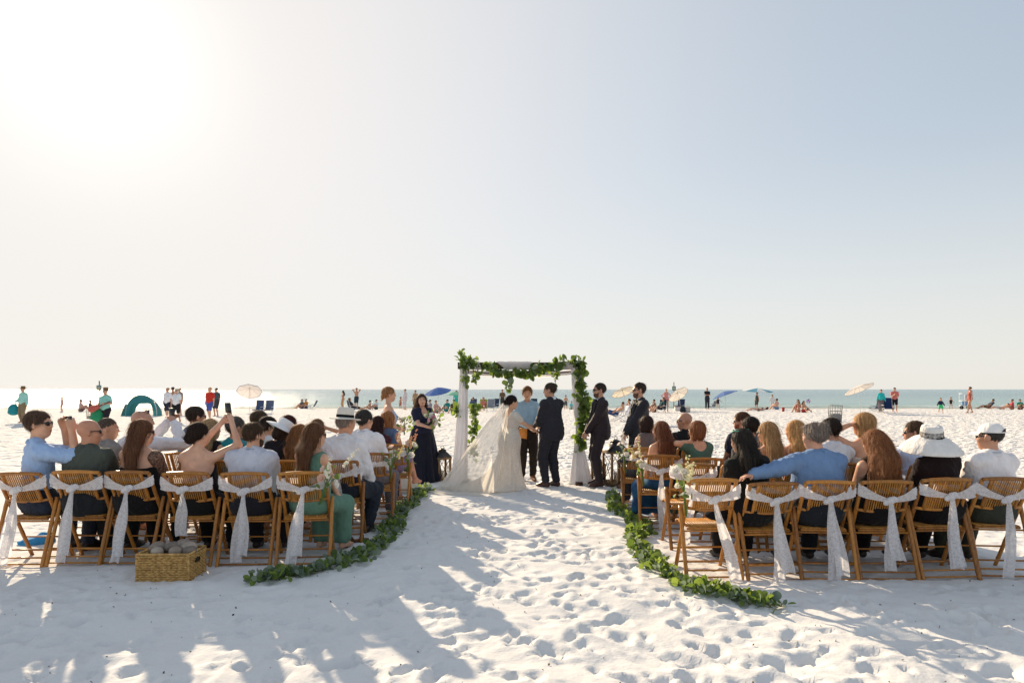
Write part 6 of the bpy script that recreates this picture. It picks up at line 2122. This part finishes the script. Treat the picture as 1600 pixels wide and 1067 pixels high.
def bather(px, py, label, look, pose='stand', h=1.7, rz=0.0, Y=None, group="beachgoers near the water", **kw):
    Y = Y or min(YF(py), 62.0)
    return person(label, (PX(px, Y), Y), rz, look, dict(pose=pose, h=h, **kw), h=.020 if Y > 40 else .016, group=group, lod=1)


def sunhat(col, band='5a4a3a', brim=.09):
    return lambda r, o: hat(r, o, .10, .088, brim, cloth(col), cloth(band), droop=.02)


def capx(col):
    return lambda r, o: ball_cap(r, o, cloth(col), cloth('2a2a2a'))


SK, TAN = 'c9977a', 'b9805c'
# far left, against the glare
p, rg = bather(36, 662, "person in mint shirt and sun hat carrying a teal bag at the photo's left side", dict(skin=SK, top=('longshirt', '9fd6cc'), bottom=('trousers', '8a7a60'), extras=[sunhat('8a6a4a')]), h=1.70, rz=2.8, girth=1.15, lh=(-.28, .02, .82), rh=(.12, .25, 1.05))
def bagshape(loc, r, col, label, name="beach_bag"):
    o = empty(name, loc, 0, label, "bag", "bags on the beach")
    surf("pouch", [('e', (0, 0, r), (r * .9, r * .6, r), None, .02), ('e', (0, 0, r * .55), (r, r * .65, r * .6), None, .02)], cloth(col), o, .03, 0, (), jitter=.006)
    MB().tube([(-r * .5, 0, r * 1.8), (-r * .3, 0, r * 2.5), (r * .3, 0, r * 2.5), (r * .5, 0, r * 1.8)], .012, 5).build("strap", cloth(col), o)
Y0 = YF(662)
bagshape((PX(22, Y0), Y0 - .05, .42), .26, '2b8a94', "teal beach bag hanging from the mint-shirted person's hand")
bather(97, 642, "child with arms spread at the waterline", dict(skin=SK, hair=('short', '8a6a48'), top=('tee', 'd8b0a4'), bottom=('shorts', 'c8a090')), h=1.05, rz=1.8, lh=(-.45, .15, .85), rh=(.45, .15, .85), Y=50)
bather(126, 643, "large sitter in pale shirt on the sand by the waterline", dict(skin=SK, hair=('short', '6a5040'), top=('tee', 'c8a898'), bottom=('shorts', '7a6058')), 'ground', 1.75, -1.2, girth=1.15)
bather(141, 643, "small dark-shirted sitter on the sand beside the signpost", dict(skin=TAN, hair=('short', '4a3628'), top=('tee', '5a4a44'), bottom=('shorts', '4a3e3c')), 'ground', 1.5, -1.4)


def signpost(px, Y, top_py, label):
    x = PX(px, Y)
    o = empty("marker_post", (x, Y, GZ(x, Y) - .2), 0, label, "post", "marker posts in the shallows")
    zt = PZ(top_py, Y) - GZ(x, Y) + .2
    MB().tube([(0, 0, 0), (0, 0, zt)], .045, 7).build("pole", noise_mat("grey_post", srgb('8a8478'), .8, .2), o)
    MB().box((0, -.05, zt * .78), (.36, .03, .42)).build("sign_board", noise_mat("sign_board", srgb('5f8a7e'), .7, .2), o, False)
    MB().box((0, -.07, zt * .78), (.24, .012, .28)).build("sign_face", noise_mat("sign_face", srgb('a8a89a'), .7, .1), o, False)


signpost(155, 52, 595, "wooden marker post with a board above the beach at the left")
signpost(1053, 66, 597, "marker post with a green board in the shallows behind the second groomsman")
p, rg = bather(165, 678, "person in mint tank top and sun hat carrying a red toy across the sand", dict(skin=SK, top=('tee', '8ecfc4'), bottom=('shorts', '2c2a30'), extras=[sunhat('8a6a4e')]), h=1.66, rz=3.0, fem=True, girth=1.1, lh=(-.2, .28, 1.12), rh=(.25, .22, .95), lf=(-.1, .12, .085), rf=(.1, -.12, .085))
g = to_world(p, (rg.grip(-1) + rg.grip(1)) / 2)
gt = empty("toy_guitar", g, 0, "red guitar-shaped beach toy held across the mint tank top", "toy", rot=(0, RAD(-22), 0))
surf("toy_body", [('e', (-.22, -.03, 0), (.17, .05, .13), None, .02), ('e', (-.05, -.03, 0), (.12, .05, .10), None, .02)], noise_mat("red_toy", srgb('b0564a'), .5, .15), gt, .02)
MB().box((.25, -.03, 0), (.46, .03, .05)).build("toy_neck", noise_mat("brown_toy", srgb('7a4a3a'), .5, .15), gt, False)
bagshape((PX(155, 25.2), 25.1, .45), .26, '2f8a62', "green beach bag hanging beside the mint tank top")


def wire_bin(px, Y, w, h, label, col):
    x = PX(px, Y)
    o = empty("wire_litter_bin", (x, Y, GZ(x, Y) - .02), 0, label, "litter bin", "wire litter bins")
    m = noise_mat("galvanised" + col, srgb(col), .5, .2, spec=.5)
    n = 16
    for i in range(n):
        a = i / n * 6.283
        MB().tube([(w * .42 * math.cos(a), w * .42 * math.sin(a), 0), (w * .5 * math.cos(a), w * .5 * math.sin(a), h)], .011, 5).build("bar", m, o)
    for t in (.02, .33, .66, 1):
        r = w * (.42 + .08 * t)
        MB().tube([(r * math.cos(a), r * math.sin(a), h * t) for a in np.linspace(0, 6.283, 21)], .014, 5).build("hoop", m, o)
    MB().lathe([(.02, .02), (w * .40, .02), (w * .42, h * .45), (w * .30, h * .52), (.02, h * .5)], 14).build("liner", cloth('8d8a88'), o)
    return o


wire_bin(143, 35, .50, .62, "small pale wire bin on the sand near the green bag", 'c9bfae')
wire_bin(1305, 34.5, .68, .85, "grey wire litter bin standing alone on the sand at the right", '8a8a86')


def tent(px, Y):
    x = PX(px, Y)
    o = empty("beach_tent", (x, Y, GZ(x, Y) - .03), RAD(8), "teal dome beach tent with an open front", "tent")
    m = cloth('3f838a', "tent_cloth", .15)
    W, H, D = .90, 1.32, .85
    a = np.linspace(0, math.pi, 17)
    P = np.array([[(W * math.cos(q) * (1 - .25 * t ** 2), -D + 2 * D * t, H * math.sin(q) ** .75 * (1 - .75 * t ** 2.2)) for q in a] for t in np.linspace(0, .66, 7)])
    MB().grid(P).build("canopy", m, o)
    # front panel with the opening cut away: a band round the arch
    F_ = np.array([[(W * math.cos(q) * s, -D - .02, H * math.sin(q) ** .75 * s) for q in a] for s in (1.0, .93, .78)])
    F_[2, :, 2] = np.minimum(F_[2, :, 2] * 1.0, H * .60)
    MB().grid(F_).build("front_flap", m, o)
    MB().grid(np.array([[(W * .9 * s, -D + 2 * D * t * .9, .03) for s in np.linspace(-1, 1, 4)] for t in np.linspace(0, 1, 4)])).build("floor", m, o)
    for q in (0, 1):
        MB().tube([(W * 1.01 * math.cos(t), (-D if q == 0 else 0), H * 1.01 * math.sin(t) ** .75 * (1 if q == 0 else .87)) for t in a], .012, 5).build("tent_pole", metal('d0d0cc'), o)
    MB().grid(np.array([[(-W - .05 - .25 * t, -D + .9 * s, .02 + .75 * (1 - t)) for s in (0, .5, 1)] for t in np.linspace(0, 1, 4)])).build("side_flap", m, o)
    return o


tent(229, 43)
bather(262, 657, "woman in white V-neck shirt walking past the teal tent", dict(skin=SK, hair=('short', 'c0a880'), top=('tee', 'e6e4ea'), bottom=('shorts', '2b2f42'), glasses=True), h=1.68, rz=2.9, fem=True, girth=1.12, lf=(-.1, .15, .085), rf=(.1, -.12, .085))
bather(276, 661, "woman in white shirt and black shorts beside the white V-neck", dict(skin=SK, hair=('short', 'a8b0a0'), top=('tee', 'dfe2e6'), bottom=('shorts', '23232a'), glasses=True), h=1.62, rz=3.0, fem=True, girth=1.12, lf=(-.1, -.12, .085), rf=(.1, .15, .085))
bather(270, 648, "bare-chested man in dark sun hat behind the two white shirts", dict(skin=TAN, bottom=('shorts', '3a3a44'), extras=[sunhat('4a443e')]), h=1.75, rz=3.0)
bather(281, 648, "bald man with an orange shirt behind the two white shirts", dict(skin=TAN, top=('tee', 'a89a98'), bottom=('shorts', '6a6a5a')), h=1.74, rz=2.8)
bather(328, 656, "man in red T-shirt and blue shorts walking on the sand", dict(skin='d09a78', hair=('short', 'c8a070'), top=('tee', 'c93a2c'), bottom=('shorts', '4a5fa8'), extras=[]), h=1.72, rz=2.9, girth=1.15, lf=(-.1, .14, .085), rf=(.1, -.12, .085))
bather(338, 650, "dark-clad person close behind the red T-shirt", dict(skin=TAN, hair=('short', '2a241e'), top=('tee', '4a545c'), bottom=('shorts', '3a4048')), h=1.72, rz=2.9)

umbrella(390, 606, 48, .85, .30, "tilted off-white parasol left of the ceremony with two chairs beneath", ['d8d2d0'], tilt=(-.62, .25))
beach_chair(PX(403, 46), 46, 3.0, "striped navy beach chair under the off-white parasol", '4a5878')
beach_chair(PX(419, 46.5), 46.5, 3.1, "navy and white beach chair just right of the off-white parasol", '68728a')
bather(472, 637, "sitter in a dark top beside an orange float at the waterline", dict(skin=TAN, hair=('short', '4a3a2a'), top=('tee', '4a5260'), bottom=('shorts', '3a4a6a')), 'ground', 1.6, 2.4)
bather(478, 637, "sitter in an orange top at the waterline", dict(skin=TAN, hair=('short', '6a4a2a'), top=('tee', 'c88838'), bottom=('shorts', '3a4a6a')), 'ground', 1.6, 2.9)
beach_chair(PX(487, 58), 58, 1.6, "dark folding chair beside the orange-topped sitter", '2f3a4c', back=.8)
bather(536, 637, "tanned woman standing in a wrap near the surf", dict(skin='c08a60', hair=('long', '3a2a1e'), top=('bikini', '8a5a40'), bottom=('skirt', 'c0946c')), h=1.62, rz=1.6, fem=True)
bather(552, 644, "person lounging in a low beach chair left of the fedora", dict(skin='c08a68', hair=('bob', '8a6a44'), top=('tee', '3a3638'), bottom=('shorts', '2c2a2c')), 'lounge', 1.68, -1.1, lean=-.55, seat=.30, lf=(-.1, .80, .12), rf=(.1, .84, .16))
beach_chair(PX(551, YF(644)), YF(644), -1.1, "low beach chair under the lounging person left of the fedora", '3a4450', back=1.0)
bather(557, 638, "bare-chested man with both hands on his head", dict(skin='b07a54', hair=('short', '3a2a1e'), bottom=('shorts', '2e3a44')), h=1.76, rz=3.0, lh=(-.10, .06, 1.66), rh=(.10, .06, 1.66), lelb=(-1, -.1, .2), relb=(1, -.1, .2), Y=58)
bather(578, 639, "small bather crouching near the surf left of the pale blue bridesmaid", dict(skin=TAN, hair=('short', '5a4030'), bottom=('shorts', 'b08068')), 'ground', 1.3, 1.2)
bather(588, 639, "sitter in dark teal top near the surf left of the pale blue bridesmaid", dict(skin=TAN, hair=('short', '3a6a60'), top=('tee', 'd8dcdc'), bottom=('shorts', '3a4858')), 'ground', 1.5, 2.6)
bather(626, 637, "child waving in the shallows between the two bridesmaids", dict(skin=TAN, hair=('short', '5a4030'), bottom=('shorts', 'b07060')), h=1.0, rz=1.0, rh=(.2, .1, .95), Y=61)
bather(633, 639, "woman in pale cover-up standing between the two bridesmaids", dict(skin='c99a7c', hair=('short', '6a5040'), top=('longshirt', 'd0c8cc'), bottom=('kneeskirt', 'd0c8cc')), h=1.70, rz=2.4, fem=True, Y=56)
bather(649, 640, "person in brown standing just left of the navy bridesmaid", dict(skin=TAN, hair=('short', '5a4838'), top=('tee', 'a88a6a'), bottom=('shorts', '8a7456')), h=1.55, rz=2.8, Y=55)
umbrella(683, 605, 50, .98, .34, "blue beach umbrella right of the navy bridesmaid", ['5f7fc0', '5876b6'], tilt=(.28, -.6))
bather(672, 645, "sitter with dark cap under the blue umbrella", dict(skin=SK, top=('tee', '8a8a98'), bottom=('shorts', 'c07888'), extras=[capx('3a3a3e')]), 'ground', 1.65, 2.2, Y=49)
bather(681, 646, "sitter in pink swimsuit under the blue umbrella", dict(skin=SK, hair=('short', '8a6a50'), top=('tank', 'c89aa0'), bottom=('shorts', 'b07080')), 'ground', 1.6, -2.4, Y=47)
bather(699, 643, "sitter under a teal towel left of the arch", dict(skin=SK, hair=('short', '5a4434'), top=('longshirt', '2f9088'), bottom=('trousers', '2f9088')), 'ground', 1.7, 2.6, Y=50)
umbrella(712, 611, 54, .75, .25, "pale green beach umbrella half hidden by the arch's white drape", ['9fd0b4', '7cc0a8'], tilt=(.12, 0))
bather(713, 640, "person in turquoise standing beside the arch's white drape", dict(skin=SK, hair=('short', '8a7050'), top=('tee', '4cc0b8'), bottom=('shorts', '3ab0a8')), h=1.5, rz=3.0, Y=54)
bather(709, 645, "person in a black wrap seated left of the arch", dict(skin=SK, hair=('short', '4a3628'), top=('longshirt', '2a2628'), bottom=('shorts', '98a070')), 'ground', 1.7, 2.9, Y=47)
beach_chair(PX(738, 55), 55, 2.8, "navy beach chair seen between the white drape and the veil", '4a566c')
bather(738, 640, "sitter in a navy chair seen between the white drape and the veil", dict(skin=TAN, hair=('short', '3a3a3e'), top=('tee', '56607a'), bottom=('shorts', '3a4050')), 'lounge', 1.6, 2.8, Y=55.1, lean=-.35, seat=.30)
beach_chair(PX(755, 50), 50, 3.1, "lime beach chair behind the bride", '9fb048')
bather(755, 643, "sitter in a coral top in the lime chair behind the bride", dict(skin=TAN, hair=('short', 'b09070'), top=('tank', 'c87a6c'), bottom=('shorts', 'a86858')), 'lounge', 1.65, 3.1, Y=50.1, lean=-.3, seat=.30)
beach_chair(PX(766, 52), 52, 2.9, "grey beach chair next to the lime one", '8a8e9a')
beach_chair(PX(773, 56), 56, 2.6, "dark blue beach chair left of the bride's head", '39465a')
bather(785, 638, "person in brown standing at the water left of the bride's head", dict(skin=TAN, hair=('short', '4a3828'), top=('tee', '6a5648'), bottom=('shorts', '4e463e')), h=1.62, rz=3.0, Y=57)
beach_chair(PX(835, 58), 58, 3.2, "dark blue beach chair seen between officiant and groom", '36485c')
bather(884, 638, "child standing by the water right of the groom", dict(skin=TAN, hair=('short', '4a3828'), bottom=('shorts', '5a5a5a')), h=1.15, rz=3.0, Y=57)
bather(893, 638, "child in turquoise sitting by the water next to the arch", dict(skin=SK, hair=('short', '9a7a58'), top=('tee', '6ecbd0'), bottom=('shorts', '6ecbd0')), 'ground', 1.2, 3.0, Y=57)
beach_chair(PX(925, 57), 57, 2.9, "grey-blue beach chair right of the arch's leafy post", '66707c')

umbrella(972, 608, 33, .57, .22, "tilted straw-coloured parasol between the groomsmen", ['d6cdb8', 'd0c8ba'], tilt=(-.5, .6))
bather(962, 657, "sunbather in blue shorts reclining on a white lounger", dict(skin='c08860', hair=('short', '6a5038'), bottom=('shorts', '3a5080')), 'lounge', 1.74, 1.75, Y=36, lean=-.85, seat=.36, lf=(-.1, .78, .30), rf=(.1, .72, .12))
beach_chair(PX(967, 36), 36.05, 1.75, "white lounger under the sunbather in blue shorts", 'd6dce8', 1.1, back=.75)
bather(976, 645, "sunbather with dark hair on the lounger nearest the second groomsman", dict(skin='c08860', hair=('short', '3a2e26'), top=('tank', '8a5a50'), bottom=('shorts', '4a6a90')), 'lounge', 1.70, 1.75, Y=42, lean=-.6, seat=.36)
beach_chair(PX(978, 42), 42.05, 1.75, "pale blue lounger beside the second groomsman's arm", 'b6c6dc', 1.1, back=.85)
bather(990, 641, "distant bather just left of the second groomsman's shoulder", dict(skin=SK, hair=('short', 'b09a78'), top=('tee', 'd0c8c0'), bottom=('shorts', '8a8a90')), 'ground', 1.7, 2.5, Y=52)
bather(1022, 643, "dark-haired bather seated right behind the second groomsman", dict(skin='b57e58', hair=('short', '4a3a2c'), top=('tank', '7a6a60'), bottom=('shorts', '3c3c44')), 'ground', 1.7, 2.2, Y=49)
beach_chair(PX(1033, 48), 48, 2.4, "dark navy beach chair beside the woman in pink swimsuit", '26364a')
bather(1033, 644, "sunbather with legs stretched out in the navy chair", dict(skin=SK, hair=('short', '5a4a3c'), top=('tee', '2c4a4e'), bottom=('shorts', '38383e')), 'lounge', 1.7, 2.0, Y=48.1, lean=-.4, seat=.30)
bather(1041, 644, "blonde woman in pink swimsuit standing with hands on hips", dict(skin='cf9a7a', hair=('short', 'd8c8a0'), top=('tank', 'd88c88'), bottom=('briefs', 'b0283a')), h=1.66, rz=3.1, fem=True, girth=1.08, lh=(-.17, .04, 1.02), rh=(.17, .04, 1.02), lelb=(-1, -.3, 0), relb=(1, -.3, 0), Y=48.5)
umbrella(1058, 613, 52, .82, .22, "white parasol tilted on its side beside the pink swimsuit", ['dcd6cc', 'cfc8c0'], tilt=(-.75, .6))
beach_chair(PX(1063, 53), 53, 2.6, "navy beach chair under the white tilted parasol", '2e3c58')


def cooler(px, py, label, col, lid):
    Y = YF(py); x = PX(px, Y)
    o = empty("cool_box", (x, Y, GZ(x, Y)), .2, label, "cool box", "cool boxes on the sand")
    MB().box((0, 0, .17), (.52, .32, .34)).build("tub", cloth(col), o, False)
    MB().box((0, 0, .37), (.54, .34, .06)).build("lid", cloth(lid), o, False)
    MB().tube([(-.27, 0, .25), (-.29, 0, .44), (.29, 0, .44), (.27, 0, .25)], .012, 5).build("handle", metal('9a9a9a'), o)


cooler(1072, 644, "pale grey cool box on the sand beneath the white parasol", 'c8bdb0', 'd8d2c8')
cooler(1060, 642, "small white cool box with a dark bag beside it", 'd8d0cc', '5a4a4a')
bagshape((PX(1067, 48.6), 48.6, GZ(3, 48) + .02), .22, '2a303a', "dark beach bag between the two cool boxes")
bather(1105, 637, "man in black T-shirt and shorts standing with arms folded", dict(skin=TAN, hair=('buzz', '4a3a2e'), top=('tee', '26272c'), bottom=('trousers', '34353c')), h=1.76, rz=3.0, Y=57, lh=(.10, .22, 1.18), rh=(-.10, .24, 1.20), lelb=(-1, 0, -.4), relb=(1, 0, -.4))
beach_chair(PX(1112, 58), 58, 1.9, "dark folding chair just right of the man in black", '3a4a58', back=.7)
bather(1122, 637, "small child in black swimsuit right of the dark folding chair", dict(skin=TAN, hair=('short', '4a3828'), top=('tank', '33343a'), bottom=('briefs', '33343a')), h=.98, rz=3.0, lh=(-.3, .1, .6), rh=(.3, .1, .6), Y=57)
umbrella(1131, 611, 57, 1.05, .30, "tilted blue umbrella over the child in black swimsuit", ['5a78b4', '6584be'], tilt=(.35, -1.9))
umbrella(1184, 606, 58, 1.25, .18, "flat teal and white striped umbrella against the sea", ['5c9cb8', 'dce4e8'], tilt=(.10, .4))
bather(1183, 637, "person in dark swimsuit standing under the striped umbrella", dict(skin=TAN, hair=('short', '3e3026'), top=('tank', '4a5048'), bottom=('shorts', '4a5048')), h=1.38, rz=2.0, fem=True, Y=57)
bather(1185, 640, "sunbather lying flat on a towel right of the striped umbrella's shade", dict(skin='cf9c80', hair=('bob', '3a2c24'), top=('bikini', '3a3a3e'), bottom=('briefs', '3a3a3e')), 'lie', 1.65, 1.5, fem=True, lean=-1.45, Y=52, head=(0, -1.2, 0))
bather(1207, 637, "person in white standing by the water right of the striped umbrella", dict(skin=TAN, hair=('short', '2e2620'), top=('tee', 'd8d4d4'), bottom=('shorts', 'd0ccd0')), h=1.2, rz=2.6, Y=60)
bather(1214, 638, "bare-backed sitter in blue shorts facing the water", dict(skin='cf9c80', hair=('short', '3a2c24'), bottom=('shorts', '6a86a8')), 'ground', 1.72, .4, Y=57)
bather(1247, 643, "dark-haired woman in red swimsuit kneeling on the sand", dict(skin='c08a64', hair=('long', '3a281e'), top=('bikini', 'b83a34'), bottom=('briefs', 'c03a34')), 'ground', 1.75, 2.4, fem=True, Y=49)
bather(1256, 643, "woman in a red wrap seated next to the kneeling woman", dict(skin='c08a64', hair=('long', '4a3020'), top=('bikini', '9a4a40'), bottom=('kneeskirt', 'c03a3a')), 'ground', 1.5, 3.3, fem=True, Y=48.5)
pw = empty("pinwheel", (PX(1263, 49), 49, GZ(21, 49)), 0, "pink pinwheel on a stick beside the women in red", "pinwheel")
MB().tube([(0, 0, 0), (0, 0, .75)], .01, 5).build("stick", metal('d8d8d8'), pw)
for k in range(6):
    a = k * math.pi / 3
    MB().add([(0, -.01, .78), (.20 * math.cos(a), -.03, .78 + .20 * math.sin(a)), (.13 * math.cos(a + .7), .01, .78 + .13 * math.sin(a + .7))], None, [[0, 1, 2]]).build("vane", cloth(('d05a9a', '6a5ab8')[k % 2]), pw)
cup = obj("drink_cup", MB().lathe([(.001, 0), (.05, 0), (.065, .20), (.058, .20), (.045, .02), (.001, .02)], 12).mesh("drink_cup", cloth('a83a34')), None, (PX(1224, 50), 50, GZ(19.9, 50) + .005), None, (1.6, 1.6, 1.6))
tag(cup, "red drinking cup standing alone on the sand", "cup")

umbrella(1340, 602, 47, 1.02, .26, "large white beach umbrella with blue rim at the right", ['dcd6d0', 'd2ccc8'], tilt=(-.45, .7))
bather(1377, 642, "woman in turquoise top and patterned skirt carrying folded chairs", dict(skin=SK, hair=('short', '7a5a44'), top=('longshirt', '2fb4b4'), bottom=('skirt', '6a6468')), h=1.58, rz=2.6, fem=True, girth=1.1, Y=48, lf=(-.1, .15, .085), rf=(.1, -.12, .085))
bather(1398, 642, "man in salmon T-shirt and black shorts walking with a folded chair", dict(skin=SK, hair=('short', '5a4030'), top=('tee', 'd87a72'), bottom=('shorts', '2a2428')), h=1.74, rz=2.7, girth=1.1, Y=48.5, lh=(-.1, .25, 1.2), rh=(.05, .25, 1.25), lf=(-.1, .28, .085), rf=(.1, -.28, .12))
beach_chair(PX(1366, 49), 49, 1.5, "navy low chair carried beside the woman in turquoise", '25304e')
beach_chair(PX(1388, 47.5), 47.5, 2.9, "navy folding chair with a green logo patch beside the salmon T-shirt", '24365c', 1.15)
bather(1470, 644, "toddler in navy top and bright green shorts", dict(skin='d0a080', hair=('short', 'a06a50'), top=('longshirt', '28304a'), bottom=('shorts', '3fc07a')), h=.98, rz=3.0, lh=(-.25, .05, .5), rh=(.25, .05, .5), Y=47.5, lf=(-.1, .1, .06), rf=(.1, -.1, .06))
bather(1486, 636, "child in black swimsuit standing at the water's edge", dict(skin=TAN, hair=('short', '3a2c24'), top=('tank', '2e2e34'), bottom=('briefs', '2e2e34')), h=.98, rz=2.6, Y=60)
bather(1516, 644, "woman in a floral swimsuit walking in front of a white beach cart", dict(skin='b9805c', hair=('bunhigh', '6a4a30'), top=('tank', 'b0685c'), bottom=('briefs', 'a8605a')), h=1.80, rz=1.5, fem=True, Y=47, lf=(-.08, .2, .085), rf=(.08, -.2, .10))


def cart(px, Y):
    x = PX(px, Y)
    o = empty("beach_cart", (x, Y, GZ(x, Y)), .3, "tall white beach cart behind the woman in floral swimsuit", "cart")
    m = metal('dfe2e4')
    for sx in (-1, 1):
        for sy in (-1, 1):
            MB().tube([(sx * .32, sy * .25, .15), (sx * .32, sy * .25, 1.35)], .022, 6).build("upright", m, o)
        MB().lathe([(.05, -.04), (.16, -.05), (.17, 0), (.16, .05), (.05, .04)], 12, R=roty(math.pi / 2), c=(sx * .38, 0, .16)).build("wheel", cloth('2a2a2e'), o)
    for z in (.30, .72, 1.33):
        MB().box((0, 0, z), (.70, .56, .04)).build("shelf", m, o, False)
    MB().box((0, -.26, 1.02), (.56, .02, .40)).build("sign_panel", cloth('c8b0b4'), o, False)
    MB().box((0, -.02, .50), (.5, .4, .34)).build("box", cloth('7fa0c4'), o, False)


cart(1508, 58)
bather(1545, 637, "sunbather in dark top reclining far right", dict(skin='b07a56', hair=('short', '3a2c24'), top=('tee', '3e4450'), bottom=('shorts', '7a5a44')), 'lounge', 1.7, 1.4, Y=57, lean=-.7, seat=.2, lf=(-.1, .8, .1), rf=(.1, .8, .1))
bather(1563, 637, "sunbather lying on a white towel at the far right", dict(skin='c9977a', hair=('short', '4a3a2c'), top=('tank', 'd8d4d0'), bottom=('shorts', 'd0d0d0')), 'lie', 1.65, 1.4, Y=58, lean=-1.2, head=(0, -.9, 0))
bather(1582, 637, "sitter in a red top at the photo's right edge", dict(skin=TAN, hair=('short', '6a4a30'), top=('tee', 'b8484a'), bottom=('shorts', 'a86a5a')), 'ground', 1.6, 1.2, Y=57)
bather(1594, 637, "sitter with a teal towel at the photo's right edge", dict(skin=TAN, hair=('short', '4a3a2c'), top=('tee', '3a9a80'), bottom=('shorts', '7a4a44')), 'ground', 1.6, 2.8, Y=57)
# ------------------------------------------------------------------ thin out the figures' dense surfaces where they are smooth
THIN = {"body", "trousers", "shirt", "tank_top", "shorts", "bodice", "jacket", "skirt", "dress_shirt", "denim_vest", "shoe", "pouch"}
todo = [o for o in bpy.data.objects if o.type == 'MESH' and o.name.split('.')[0] in THIN]
for o in todo:
    md = o.modifiers.new("thin", 'DECIMATE')
    md.ratio = .32
dg = bpy.context.evaluated_depsgraph_get()
for o in todo:
    me = bpy.data.meshes.new_from_object(o.evaluated_get(dg), preserve_all_data_layers=False, depsgraph=dg)
    old = o.data
    o.modifiers.clear()
    me.name = old.name
    o.data = me
    bpy.data.meshes.remove(old)
